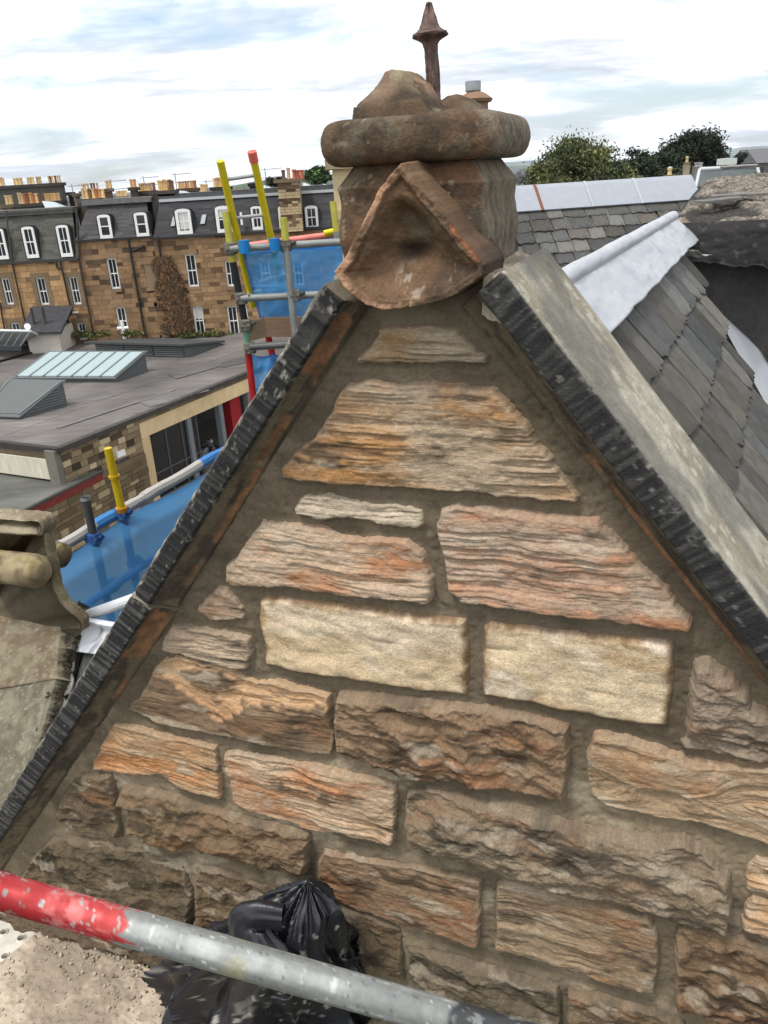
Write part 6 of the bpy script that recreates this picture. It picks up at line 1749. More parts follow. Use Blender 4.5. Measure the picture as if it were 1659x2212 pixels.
px_stack('wide grey gable stack crowded with buff pots between the two mansards', za(760, 292), za(985, 560), 57.0, (104, 98, 90), zpots(za, [795, 830, 862, 895, 925, 955, 985], 195, 6.5, [1, 0, 5, 0, 3, 2, 0]), zbase=-6)
px_stack('brown stack with tall pale pots right of the crowded grey gable', za(1015, 190), za(1082, 400), 58.5, (112, 92, 74), zpots(za, [990 + 30, 1035, 1050, 1066], 132, 3.4, [1, 4, 1]))
px_stack('brown stack behind the crowded grey gable with slim pots', za(780, 215), za(1010, 330), 63, (96, 86, 76), zpots(za, [795, 815, 845, 880, 905, 935], 150, 4, [1, 1, 0, 5, 5, 4]))
px_stack('short stone stack left of the crowded grey gable', za(712, 235), za(765, 420), 58, (120, 102, 84), [])
px_stack('slim black flue stack beside the small stone stack', za(652, 225), za(680, 300), 58.5, (44, 42, 42), [])
px_stack('distant buff stack with a tight row of pots on the skyline', za(1120, 262), za(1225, 300), 90, (150, 134, 108), zpots(za, [1127, 1140, 1153, 1166, 1179, 1192, 1205, 1218], 228, 2.6, [0, 1]), cope=False)
px_stack('dark square stack with one buff chamber above the second white dormer', za(1250, 178), za(1320, 300), 59, (84, 74, 66), zpots(za, [1265, 1283, 1300], 128, 5, [2, 0]))
px_stack('broad stack with five buff pots beside the dark square stack', za(1335, 215), za(1500, 300), 60, (86, 76, 66), zpots(za, [1350, 1375, 1400, 1425, 1445, 1480], 150, 6, [0, 2, 0, 1, 2, 5]))
px_stack('grey party wall stack with bright buff pots between the middle houses', zb_(-30, 200), zb_(228, 500), 56.4, (92, 88, 84), zpots(zb_, [45, 70, 92, 112, 140, 162], 105, 6, [0, 0, 2, 0, 5, 5]), zbase=-5.0)
px_stack('long low stack with many orange pots left of the ladder', zb_(218, 178), zb_(395, 230), 64, (96, 82, 68), zpots(zb_, [228, 248, 268, 290, 312, 335, 355, 375], 132, 4.2, [2, 0, 2, 3]))
px_stack('low stack with tall yellow pots just left of the ladder', zb_(400, 235), zb_(482, 262), 60, (82, 76, 70), zpots(zb_, [430, 452, 472], 145, 6, [0, 0, 1]))
px_stack('dark stack with a block of buff pots behind the left ladder stile', zb_(518, 165), zb_(690, 260), 60, (70, 66, 62), zpots(zb_, [545, 570, 595, 618, 640], 85, 6, [1, 0, 2, 0]))
px_stack('black stack between the ladder stiles', zb_(862, 130), zb_(942, 230), 60, (52, 50, 50), [])
px_stack('low orange block between the ladder stiles', zb_(715, 185), zb_(800, 225), 62, (196, 150, 100), [], cope=False)
# the patchwork stone stack in front of house C
sx0, sz1 = T(zb_(1112, 128), TY - 1.2); sx1, sz0 = T(zb_(1345, 530), TY - 1.2)
ss = thing('chimney_stack', 'tall chimney stack of mixed dark and pale stones with red pots right of the ladder', 'chimney', ((sx0 + sx1) / 2, TY - 1.2, sz0))
m = MB(col(150, 130, 100)); m.box(sx0 + .05, TY - 1.15, sz0 - .2, sx1 - .05, TY + .6, sz1); m.build('shaft', M_FAR, ss)
z = sz0 - .2; r = random.Random(8); nrow = 0
while z < sz1 - .05:
    h = r.choice([.16, .18, .22]); big = nrow % 6 in (0, 1, 2)
    if z + h > sz1: h = sz1 - z
    x = sx0
    while x < sx1 - .02:
        w = min(r.uniform(.25, .6), sx1 - x)
        edge = (x < sx0 + .5 or x > sx1 - .75)
        pale = edge if (nrow // 3) % 2 == 0 else False
        c = (178, 158, 124) if (pale or r.random() < .2) else tuple(np.array((84, 70, 56)) * r.uniform(.8, 1.5))
        b_ = MB(col(*c)); b_.box(x + .012, TY - 1.2 - r.uniform(0, .03), z + .012, x + w - .012, TY - 1.1, z + h - .012); b_.build('stone', M_FAR, ss)
        x += w
    z += h; nrow += 1
m = MB(col(112, 98, 80)); m.box(sx0 - .2, TY - 1.4, sz1, sx1 + .25, TY + .8, sz1 + .2); m.build('coping', M_FAR, ss)
for px, py, w, ci in ((1165, 10, 8, 5), (1210, -10, 8, 4), (1262, 5, 9, 3), (1295, 10, 9, 3), (1332, 8, 9, 3)):
    xx, zt = T(zb_(px, py), TY - .3); pot(ss, xx, TY - .3, sz1 + .2, zt - sz1 - .2, w / 2 / FPX * TY, ((92, 66, 54), (0, 0, 0), (0, 0, 0), (168, 92, 66), (176, 150, 120), (96, 72, 60))[ci])
# glazed roof lanterns
for p0, p1, ptop, y, lab in ((za(450, 400), za(620, 395), (za(410, 310), za(520, 318)), 59, 'glazed cupola above the golden house'), (za(1050, 355), za(1250, 345), (za(1070, 292), za(1190, 288)), 58.5, 'glazed cupola above the middle house'), (zb_(228, 265), zb_(405, 262), (zb_(235, 195), zb_(285, 200)), 58, 'glazed cupola right of the grey party wall'), (zb_(520, 262), zb_(660, 262), (zb_(590, 225), zb_(640, 215)), 58, 'glazed cupola behind the left ladder stile'), (zb_(988, 205), zb_(1110, 195), (zb_(992, 148), zb_(1004, 148)), 59, 'white roof hip between ladder and stone stack'), (zb_(1345, 175), zb_(1450, 168), (zb_(1345, 128), zb_(1362, 128)), 59, 'white roof hip right of the stone stack'), (zb_(1485, 168), zb_(1590, 160), (zb_(1530, 136), zb_(1545, 136)), 59, 'small white roof hip beside the pinnacle')):
    a, b = T(p0, y), T(p1, y); c, d = T(ptop[0], y + .8), T(ptop[1], y + .8)
    cu = thing('roof_lantern', lab, 'skylight', ((a[0] + b[0]) / 2, y, a[1]))
    m = MB(col(168, 176, 180)); zlo = min(a[1], b[1])
    m.hexa([(a[0], y, zlo), (b[0], y, zlo), (b[0], y + 1.8, zlo), (a[0], y + 1.8, zlo), (c[0], y + .7, c[1]), (d[0], y + .7, d[1]), (d[0], y + .9, d[1]), (c[0], y + .9, c[1])]); m.build('glazed_hip', M_LEAD, cu)
    m = MB(col(90, 90, 88)); m.box(a[0], y + .02, zlo - .8, b[0], y + 1.78, zlo - .01); m.build('kerb', M_PLAIN, cu)
# aerials
for px, pyt, pyb, y, lab in ((za(690, 160)[0], za(0, 150)[1], za(0, 290)[1], 58, 'thin rooftop aerial left of the grey gable'), (za(1065, 0)[0], za(0, 105)[1], za(0, 200)[1], 58, 'thin rooftop aerial with long arms right of the grey gable'), (za(1380, 0)[0], za(0, 70)[1], za(0, 150)[1], 60, 'thin rooftop aerial above the broad stack'), (zb_(190, 0)[0], zb_(0, 35)[1], zb_(0, 180)[1], 58, 'thin rooftop aerial above the yellow pots'), (zb_(1000, 0)[0], zb_(0, -10)[1], zb_(0, 170)[1], 57, 'thin rooftop aerial between the ladder and the stone stack'), (zb_(470, 0)[0], zb_(0, 100)[1], zb_(0, 170)[1], 62, 'thin rooftop aerial just left of the ladder')):
    xt, zt = T((px, pyt), y); _, zb2 = T((px, pyb), y)
    ae = thing('aerial', lab, 'aerial', (xt, y, zb2))
    m = MB(col(96, 98, 100)); m.tube((xt, y, zb2), (xt, y, zt), .025, 6); m.build('mast', M_PLAIN, ae)
    for k_ in range(2):
        zz_ = zt - .12 - .5 * k_; m = MB(col(120, 122, 124)); m.tube((xt - .25, y, zz_), (xt + 1.1, y - .2, zz_ + .05), .018, 5)
        for j in range(6): m.tube((xt - .2 + .24 * j, y - .03 * j - .18, zz_), (xt - .2 + .24 * j, y - .03 * j + .18, zz_ + .01), .012, 4)
        m.build('boom', M_PLAIN, ae)
# bare creeper on the wall: fan of brown stems
cr_ = thing('creeper', 'bare brown creeper fanning up the sandstone wall between two windows', 'plant', (T((385, 725))[0], TY - .2, T((385, 725))[1]))
rg_ = random.Random(9); stems = MB(col(96, 72, 52)); lvs = MB()
xb_, zb2 = T(zb_(210, 1500))
cl_pts = [zb_(40, 870), zb_(120, 810), zb_(150, 900), zb_(210, 1000), zb_(250, 1150), zb_(320, 1300), zb_(330, 1480), zb_(150, 1490), zb_(110, 1350), zb_(60, 1150), zb_(20, 1000)]
CP = np.array([T(p) for p in cl_pts]); cmn, cmx = CP.min(0), CP.max(0)
cnt = 0
X_ = np.array([[rg_.uniform(cmn[0], cmx[0]), rg_.uniform(cmn[1], cmx[1])] for _ in range(16000)])
sdc = sdf(CP, X_[:, 0], X_[:, 1])
for (x, z), s_ in zip(X_, sdc):
    if s_ < rg_.uniform(-.35, .15): continue
    if float(vn(x * 1.6, z * .9, 71)) < .26: continue
    L_ = rg_.uniform(.10, .34); a = math.atan2(z - zb2 + 2.5, (x - xb_) * 1.0) + rg_.gauss(0, .5); yy = TY - rg_.uniform(.05, .42)
    c = col(*(np.array(rg_.choice([(116, 86, 60), (92, 70, 52), (136, 104, 74), (84, 74, 62)])) * rg_.uniform(.8, 1.15)))
    dx_, dz_ = math.cos(a) * L_, math.sin(a) * L_; wx, wz = -math.sin(a) * .022, math.cos(a) * .022
    lvs.add([(x - wx, yy, z - wz), (x + wx, yy - .02, z + wz), (x + dx_ + wx, yy - rg_.uniform(-.05, .08), z + dz_ + wz), (x + dx_ - wx, yy - .03, z + dz_ - wz)], [(0, 1, 2, 3)], c)
lvs.build('stems', M_BARK, cr_, kind='stuff')
# low green growth at the foot of the terrace
def clump(parent, centre, size, n, seed, cols_, leaf=.12):
    r_ = random.Random(seed); m = MB()
    for _ in range(n):
        p = np.array([r_.gauss(0, .45), r_.gauss(0, .4), abs(r_.gauss(0, .45))]) * size + centre
        u_ = np.array([r_.gauss(0, 1), r_.gauss(0, 1), r_.gauss(0, 1)]); u_ /= np.linalg.norm(u_); w_ = np.cross(u_, [r_.gauss(0, 1), r_.gauss(0, 1), r_.gauss(0, 1)]); w_ /= np.linalg.norm(w_)
        s_ = leaf * r_.uniform(.6, 1.4); k_ = r_.uniform(.7, 1.25); c = np.array(r_.choice(cols_)) * k_
        m.add([p - u_ * s_, p + w_ * s_ * .6, p + u_ * s_, p - w_ * s_ * .6], [(0, 1, 2, 3)], col(*c))
    return m
for i, (p, sx) in enumerate([(zb_(520, 1485), 1.2), (za(1270, 1590), .8), (za(950, 1600), .9), (za(760, 1600), .8), (zb_(330, 1500), .6)]):
    q = at_y(p[0], p[1], TY - .7); c0 = np.array([q[0], q[1], q[2] - .1])
    b = thing('bush', ['straggly green bush between the two right ground floor windows', 'green bush under the tall window of the middle house', 'dark bush below the drainpipe of the golden house', 'small bush below the low windows of the golden house', 'small weedy bush right of the creeper'][i], 'bush', tuple(c0))
    clump(b, c0, np.array([sx, .4, .30]), 400, 40 + i, [(74, 84, 42), (96, 98, 54), (58, 70, 38), (110, 98, 60)], .10).build('foliage', M_LEAF, b)
# ================================================================== flat roofed building in the back court
def zc(x, y): return (x / 2.778, 663.6 + y / 2.778)      # readings from an enlarged view of this area
FZ = -9.3
c0 = at_z(*zc(355, 848), FZ)                # near corner of the roof
c1_ = at_z(*zc(1640, 330), FZ)
ed = (c1_ - c0) / np.linalg.norm(c1_ - c0)  # along the right-hand eaves
el = np.array([-ed[1], ed[0], 0.])           # to the left, along the near edge
if el[0] > 0: el = -el
fb = thing('flat_roof_building', 'low flat roofed stone building with skylights and glazed bays in the court below', 'building', tuple(c0 + ed * 6 + el * 8 - EZ * 3.6))
def fp_(a, b, z=0.): return c0 + ed * a + el * b + EZ * z
LEN = 40.; WID = 46.
M_RF = M_ROOF
# roof sheets: strips of membrane with lapped joints
strip = 0; b0 = 0.
while b0 < WID:
    w = 3.9
    m = MB(col(*(np.array((96, 91, 87)) * (1 + .07 * math.sin(strip * 2.3)))))
    a1 = LEN - .06
    m.hexa([fp_(-.05, b0, -.30), fp_(a1, b0, -.30), fp_(a1, min(b0 + w, WID), -.30), fp_(-.05, min(b0 + w, WID), -.30), fp_(-.05, b0, .012 * (strip % 2)), fp_(a1, b0, .012 * (strip % 2)), fp_(a1, min(b0 + w, WID), .012 * (strip % 2)), fp_(-.05, min(b0 + w, WID), .012 * (strip % 2))])
    m.build('roof_sheet', M_RF, fb)
    b0 += w; strip += 1
m = MB(col(104, 100, 98)); m.hexa([fp_(2.2, 2.2, .02), fp_(9, 1.4, .02), fp_(9, 1.65, .02), fp_(2.2, 2.45, .02), fp_(2.2, 2.2, .045), fp_(9, 1.4, .045), fp_(9, 1.65, .045), fp_(2.2, 2.45, .045)]); m.build('roof_seam', M_RF, fb)
for i_, (q_, c_) in enumerate([([(380, 560), (640, 500), (700, 530), (430, 600)], (92, 88, 85)), ([(820, 560), (1190, 470), (1260, 500), (900, 600)], (98, 94, 91)), ([(1290, 345), (1480, 290), (1490, 330), (1340, 362)], (82, 79, 77)), ([(1000, 400), (1300, 330), (1340, 350), (1060, 430)], (94, 90, 88)), ([(180, 360), (40, 420), (60, 440), (260, 370)], (96, 92, 90))]):
    P_ = [at_z(*zc(x, y), FZ + .018 + .004 * i_) for x, y in q_]
    m = MB(col(*c_)); m.prism(P_, (0, 0, .008)); m.build('roof_patch', M_RF, fb)
rg0_ = at_z(*zc(0, 330), FZ); rg1_ = at_z(*zc(550, 178), FZ)
m = MB(col(34, 33, 33)); d_ = (rg1_ - rg0_) / np.linalg.norm(rg1_ - rg0_); s_ = np.cross(EZ, d_); m.hexa([rg0_ - d_ * 4 - s_ * .14, rg1_ - s_ * .14, rg1_ + s_ * .14, rg0_ - d_ * 4 + s_ * .14] + [p + EZ * .12 for p in (rg0_ - d_ * 4 - s_ * .14, rg1_ - s_ * .14, rg1_ + s_ * .14, rg0_ - d_ * 4 + s_ * .14)]); m.build('roof_gutter', M_FELT, fb)
# eaves edge
m = MB(col(70, 66, 62)); m.obox(fp_(-.1, -.18, -.12), ed * LEN, el * .30, EZ * .20); m.build('eaves_upstand', M_FELT, fb)
m = MB(col(60, 57, 55)); m.obox(fp_(-.18, -.1, -.16), el * WID, ed * .25, EZ * .20); m.build('eaves_upstand', M_FELT, fb)
# right-hand wall: outward normal is -el
nrmW = -el
def onwall(px, py, off=0.):
    q = onplane(px, py, c0 + nrmW * off, nrmW); d = q - c0; return d @ ed, d[2]
def wbox(mb, a0, a1, z0, z1, off0, off1, c=None):
    return mb.obox(c0 + ed * a0 - el * off1 + EZ * z0, ed * (a1 - a0), el * (off1 - off0), EZ * (z1 - z0), c)
aS = onwall(*zc(830, 700))[0]                # where stone ends and the glazed bay begins
aPier = onwall(*zc(893, 1080))[0]
zFa0 = onwall(*zc(830, 795))[1]; zFa1 = onwall(*zc(827, 700))[1]
dA0, dA1 = onwall(*zc(690, 925))[0] + .18, onwall(*zc(760, 905))[0] + .34
dTop = onwall(*zc(725, 905))[1]; GF = GZ + .1
m = MB(col(128, 112, 88))
for (a0, a1, z0, z1) in ((0, dA0, GF, -.05), (dA1, aS, GF, -.05), (dA0, dA1, dTop, -.05)):
    wbox(m, a0, a1, z0 if z0 == GF else z0, z1, -.40, 0) if False else wbox(m, a0, a1, (GZ - FZ + .0 if z0 == GF else z0), z1, -.40, 0)
m.build('wall', M_FAR, fb)
ZG = GZ - FZ                                   # ground, relative to the roof
r = random.Random(31); z = ZG; ns_ = 0
while z < -.12:
    h = min(r.uniform(.17, .32), -.10 - z)
    a = -.02
    while a < aS:
        w = r.uniform(.28, .75); a1 = min(a + w, aS)
        for s0, s1 in ([(a, a1)] if (z > dTop or z + h < ZG) else [(a, min(a1, dA0)), (max(a, dA1), a1)]):
            if s1 - s0 < .08 or h < .05: continue
            k_ = r.random(); c = np.array((150, 132, 104)) * (1 - k_) + np.array((118, 102, 80)) * k_
            if r.random() < .25: c = np.array((84, 72, 60)) * r.uniform(.8, 1.2)
            elif r.random() < .25: c = np.array((186, 168, 138))
            b_ = MB(col(*c)); wbox(b_, s0 + .014, s1 - .014, z + .014, z + h - .014, -.02, r.uniform(.012, .05)); b_.build('stone', M_FAR, fb); ns_ += 1
        a += w
    z += h
# near wall of the building (faces the camera): pale fascia over darker stone
m = MB(col(120, 106, 84)); m.obox(fp_(0, .02, ZG), el * WID, ed * .4, EZ * (-ZG - .08)); m.build('wall', M_FAR, fb)
m = MB(col(196, 190, 172)); m.obox(fp_(-.16, .5, -1.35), el * WID, ed * .10, EZ * .85); m.build('pale_fascia', mat('stained_render', .9, ns=1.5, na=.25, bump=0, stretch=(3, 3, .6)), fb)
m = MB(col(120, 116, 106)); m.obox(fp_(-.30, .0, -1.50), el * .55, ed * .55, EZ * 1.45); m.build('corner_pier', M_FAR, fb)
# cream fascia and stone pier beside the glazing
m = MB(col(206, 182, 142)); wbox(m, aS, LEN, zFa0, zFa1, -.30, .06); m.build('cream_fascia', M_FAR, fb)
m = MB(col(150, 134, 106))
zf = zFa1 + .012
r = random.Random(33); a = aS
while a < LEN:
    w = r.uniform(.4, .9); b_ = MB(col(*(np.array((124, 110, 86)) * r.uniform(.8, 1.2)))); wbox(b_, a, min(a + w - .02, LEN), zf, -.12, -.3, .03 + r.uniform(0, .03)); b_.build('coping_stone', M_FAR, fb); a += w
m = MB(col(192, 168, 130)); wbox(m, aS, aS + .52, ZG, zFa0 - .005, -.4, .05); m.build('stone_pier', M_FAR, fb)
# recess: floor, back wall, columns and glass
m = MB(col(58, 56, 54)); wbox(m, aS, LEN, ZG, -.3, -6.2, -6.0); m.build('back_wall', M_PLAIN, fb)
m = MB(col(104, 100, 94)); wbox(m, aS, LEN, ZG - .1, ZG + .03, -6.0, .05); m.build('bay_floor', M_PLAIN, fb)
m = MB(col(70, 68, 66)); wbox(m, aS, LEN, -.6, -.5, -6.0, -.1); m.build('bay_ceiling', M_PLAIN, fb)
for i, px in enumerate([(1120, 670), (1310, 580), (1480, 500)]):
    a = onwall(*zc(*px))[0]; m = MB(col(110, 116, 120)); wbox(m, a, a + .30, ZG, zFa0 - .004, -.30, .02); m.build('column', M_PLAIN, fb)
a = onwall(*zc(1400, 540))[0]; m = MB(col(150, 30, 36)); wbox(m, a + .1, a + 1.0, ZG, zFa0 - .006, -.9, -.35); m.build('red_door_panel', M_PLAIN, fb)
g_ = MB(); wbox(g_, aS + .55, aS + 4.2, ZG + .04, zFa0, -.16, -.12); g_.build('glazing', glass_mat('bay_glass', (.012, .013, .014), .03), fb)
for k_ in range(4):
    m = MB(col(74, 76, 78)); wbox(m, aS + .55 + 1.15 * k_, aS + .63 + 1.15 * k_, ZG + .04, zFa0 - .01, -.18, -.08); m.build('mullion', M_PLAIN, fb)
m = MB(col(74, 76, 78)); wbox(m, aS + .55, aS + 4.2, ZG + 1.2, ZG + 1.27, -.175, -.085); m.build('transom', M_PLAIN, fb)
for k_, aa_ in enumerate((6.6, 9.2, 13.5)):
    m = MB(col((128, 92, 130)[k_], (122, 88, 126)[k_], (112, 80, 120)[k_])); wbox(m, aS + aa_, aS + aa_ + 1.5, ZG + .05, ZG + 2.6, -5.9, -5.7); m.build('inner_door', M_PLAIN, fb)
# door in the stone wall, its sign and lamp
m = MB(col(98, 98, 108)); wbox(m, dA0 + .06, dA1 - .06, ZG, dTop - .06, -.22, -.16); dr = m.build('door', M_PLAIN, fb)
m = MB(col(170, 150, 116)); wbox(m, dA0, dA0 + .06, ZG, dTop - .06, -.25, -.02); wbox(m, dA1 - .06, dA1, ZG, dTop - .06, -.25, -.02); wbox(m, dA0, dA1, dTop - .06, dTop, -.25, -.02); m.build('door_frame', M_PLAIN, fb)
m = MB(col(168, 150, 120)); wbox(m, dA0 - .25, dA1 + .25, dTop + .003, dTop + .22, -.1, .055); m.build('lintel', M_FAR, fb)
sa_, sz_ = onwall(*zc(722, 1037)); m = MB(col(214, 222, 224)); wbox(m, sa_ - .20, sa_ + .20, sz_ - .09, sz_ + .10, -.16, -.15); m.build('door_sign', M_PAINT, dr)
m = MB(col(96, 130, 150)); wbox(m, sa_ - .16, sa_ + .12, sz_ + .02, sz_ + .05, -.15, -.147); wbox(m, sa_ - .16, sa_ + .05, sz_ - .05, sz_ - .03, -.15, -.147); m.build('sign_print', M_PLAIN, dr, kind='stuff')
sa_, sz_ = onwall(*zc(716, 877)); m = MB(col(226, 226, 222)); wbox(m, sa_ - .24, sa_ + .24, sz_ - .13, sz_ + .13, .02, .14); m.build('wall_lamp', M_PAINT, fb)
# skylight with seven sloping panes
def monitor(name, gl, gr, hr, hl, zlow, zhigh, label, glassy, panes):
    """mono-pitch roof light: low front edge gl-gr, high back edge hl-hr (read in the picture), curb down to the roof"""
    A0, A1 = at_z(*zc(*gl), FZ + zlow), at_z(*zc(*gr), FZ + zlow)
    B1, B0 = at_z(*zc(*hr), FZ + zhigh), at_z(*zc(*hl), FZ + zhigh)
    m = MB(col(84, 88, 88)); base = [np.array([p[0], p[1], FZ]) for p in (A0, A1, B1, B0)]
    m.hexa(base + [A0 - EZ * .06, A1 - EZ * .06, B1 - EZ * .06, B0 - EZ * .06]); root = m.build(name, M_PLAIN, fb, label=label)
    m = MB(col(92, 96, 96)); e_ = .12
    u1 = (A1 - A0) / np.linalg.norm(A1 - A0); v1 = (B0 - A0) / np.linalg.norm(B0 - A0)
    m.hexa([A0 - u1 * e_ - v1 * e_ - EZ * .05, A1 + u1 * e_ - v1 * e_ - EZ * .05, B1 + u1 * e_ + v1 * e_ - EZ * .05, B0 - u1 * e_ + v1 * e_ - EZ * .05, A0 - u1 * e_ - v1 * e_, A1 + u1 * e_ - v1 * e_, B1 + u1 * e_ + v1 * e_, B0 - u1 * e_ + v1 * e_])
    m.build('rim', M_PLAIN, root)
    for k_ in range(panes):
        f0, f1 = (k_ + .0) / panes, (k_ + 1.) / panes
        P_ = [A0 + (A1 - A0) * f0, A0 + (A1 - A0) * f1, B0 + (B1 - B0) * f1, B0 + (B1 - B0) * f0]
        ce = sum(P_) / 4
        P_ = [p + (ce - p) * .05 for p in P_]
        m = MB(col(150, 166, 166) if glassy else col(92, 96, 94)); m.hexa([p + EZ * .005 for p in P_] + [p + EZ * .035 for p in P_]); m.build('pane' if glassy else 'roof_panel', M_LEAD if glassy else M_PLAIN, root)
    for k_ in range(panes + 1):
        f = k_ / panes; m = MB(col(112, 118, 118)); m.tube(A0 + (A1 - A0) * f + EZ * .04, B0 + (B1 - B0) * f + EZ * .04, .05, 6); m.build('glazing_bar', M_PLAIN, root)
    return root, A0, A1, B1, B0
monitor('skylight', (95, 418), (688, 420), (868, 268), (300, 268), .28, 1.1, 'sloping skylight with seven pale panes', True, 7)
rt_, A0, A1, B1, B0 = monitor('roof_vent', (-120, 640), (112, 648), (375, 445), (60, 440), .2, 1.2, 'roof vent with a grey sheet top and louvred side', False, 1)
for k_ in range(7):
    f = (k_ + .8) / 8; zt = FZ + .10 + .95 * f
    g0 = max(.04, (zt - FZ - .16) / 1.0)
    p, q = A1 + (B1 - A1) * (g0 + .05), A1 + (B1 - A1) * .94
    p[2] = q[2] = zt
    outv = np.cross(B1 - A1, EZ); outv /= np.linalg.norm(outv)
    if outv @ (A1 - A0) < 0: outv = -outv
    m = MB(col(104, 108, 106)); m.obox(p + outv * .005, q - p, outv * .06, EZ * .05); m.build('louvre', M_PLAIN, rt_)
# far louvred vent: front face with slats, roof sloping back
V0, V1 = at_z(*zc(582, 284), FZ), at_z(*zc(1118, 302), FZ)
hV = .72
bkv = np.cross(EZ, V1 - V0); bkv /= np.linalg.norm(bkv)
if bkv[1] < 0: bkv = -bkv
W0, W1 = V0 + bkv * 4 + (V1 - V0) * .02, V1 + bkv * 4 
m = MB(col(86, 90, 88)); m.hexa([V0, V1, W1, W0, V0 + EZ * hV, V1 + EZ * hV, W1 + EZ * .06, W0 + EZ * .06]); vr = m.build('roof_vent', M_PLAIN, fb, label='long low roof vent with two banks of front louvres')
m = MB(col(70, 72, 71)); uu = (V1 - V0) / np.linalg.norm(V1 - V0); m.hexa([V0 - uu * .5 - bkv * .35 + EZ * (hV + .02), V1 + uu * .2 - bkv * .35 + EZ * (hV + .02), W1 + uu * .2 + EZ * .12, W0 - uu * .5 + EZ * .12] + [p + EZ * .12 for p in (V0 - uu * .5 - bkv * .35 + EZ * (hV + .02), V1 + uu * .2 - bkv * .35 + EZ * (hV + .02), W1 + uu * .2 + EZ * .12, W0 - uu * .5 + EZ * .12)]); m.build('lid', M_PLAIN, vr)
for bank in (0, 1, 2):
    for k_ in range(5):
        f0, f1 = .03 + .325 * bank, .03 + .325 * bank + .30
        p = V0 + (V1 - V0) * f0 + EZ * (.08 + .12 * k_); q = V0 + (V1 - V0) * f1 + EZ * (.08 + .12 * k_)
        m = MB(col(112, 116, 114)); m.hexa([p - bkv * .12, q - bkv * .12, q - bkv * .005, p - bkv * .005] + [x + EZ * .05 + bkv * .0 for x in (p - bkv * .12, q - bkv * .12, q - bkv * .005, p - bkv * .005)]); m.build('louvre', M_PLAIN, vr)
# ridged skylight at far left with a hipped end
H0, H1 = at_z(*zc(-160, 226), FZ + .35), at_z(*zc(125, 232), FZ + .35)
H2, H3 = at_z(*zc(276, 190), FZ + .35), at_z(*zc(-40, 178), FZ + .35)
r1 = at_z(*zc(182, 143), FZ + 1.9); r0 = at_z(*zc(-100, 138), FZ + 1.9)
m = MB(col(92, 96, 98)); m.hexa([np.array([p[0], p[1], FZ]) for p in (H0, H1, H2, H3)] + [p - EZ * .03 for p in (H0, H1, H2, H3)]); gs_ = m.build('skylight', M_PLAIN, fb, label='ridged glass skylight with a triangular end at the far left')
for k_ in range(6):
    f0, f1 = k_ / 6 + .008, (k_ + 1) / 6 - .008
    m = MB(col(168, 176, 180)); P_ = [H0 + (H1 - H0) * f0, H0 + (H1 - H0) * f1, r0 + (r1 - r0) * f1, r0 + (r1 - r0) * f0]; m.hexa(P_ + [p + EZ * .04 for p in P_]); m.build('pane', M_LEAD, gs_)
m = MB(col(150, 158, 160)); m.add([H1, H2, r1], [(0, 1, 2)]); m.build('end_pane', M_LEAD, gs_)
m = MB(col(206, 210, 210)); m.path([H1, r1, H2], .07, 6); m.tube(r0, r1, .08, 6); m.tube(H1, H2, .07, 6); m.build('white_trim', M_PAINT, gs_)
pq = H1 * .40 + H2 * .33 + r1 * .27; m = MB(col(40, 40, 42)); m.lathe(pq + np.array([.05, -.10, 0]), [(.45, 0), (.5, .08), (.1, .1)], 14, axis=(.4, -1, .2)); m.build('extract_fan', M_PLAIN, gs_)
m = MB(col(196, 168, 70)); m.lathe(pq + np.array([.10, -.22, .02]), [(.16, 0), (.1, .06)], 10, axis=(.4, -1, .2)); m.build('fan_hub', M_PLAIN, gs_)
# white vent cross on the roof
vq = at_z(*zc(752, 200), FZ); vm = thing('vent_pipe', 'white cross shaped vent pipe standing on the flat roof edge', 'vent', tuple(vq))
hv = 1.35; m = MB(WHITE); m.tube(vq, vq + EZ * hv, .12, 10); m.build('upright', M_PAINT, vm)
m = MB(WHITE); m.tube(vq + EZ * hv * .62 - EX * .38, vq + EZ * hv * .62 + EX * .38, .11, 10); m.build('cross_arm', M_PAINT, vm)
# dark lean-to by the terrace
qd = at_z(*zc(230, 150), FZ + .2)
sh_ = thing('lean_to', 'dark felt roofed lean-to with flue pipes at the foot of the golden house', 'shed', tuple(qd))
a, b = at_y(*zc(150, 130), 52), at_y(*zc(345, 130), 52)
m = MB(col(196, 190, 178)); m.box(a[0], 52, GZ, b[0], 54.7, a[2] - .2); m.build('wall', M_PLAIN, sh_)
m = MB(col(62, 62, 64)); m.hexa([(a[0] - .3, 51.7, a[2] - .3), (b[0] + .3, 51.7, b[2] - .3), (b[0] + .3, 54.7, b[2] + .9), (a[0] - .3, 54.7, a[2] + .9), (a[0] - .3, 51.7, a[2] - .15), (b[0] + .3, 51.7, b[2] - .15), (b[0] + .3, 54.7, b[2] + 1.05), (a[0] - .3, 54.7, a[2] + 1.05)]); m.build('roof', M_FELT, sh_)
for k_ in (.2, .55):
    m = MB(col(60, 58, 58)); x_ = a[0] + (b[0] - a[0]) * k_; m.tube((x_, 52.6, a[2]), (x_, 52.6, a[2] + 1.2), .09, 8); m.build('flue', M_PLAIN, sh_)
q = at_y(*zc(165, 118), 51.6); m = MB(col(226, 226, 226)); m.lathe((q[0], 51.6, q[2]), [(.03, 0), (.18, .05), (.2, .08)], 14, axis=(.5, -1, .4)); m.build('satellite_dish', M_PAINT, sh_)

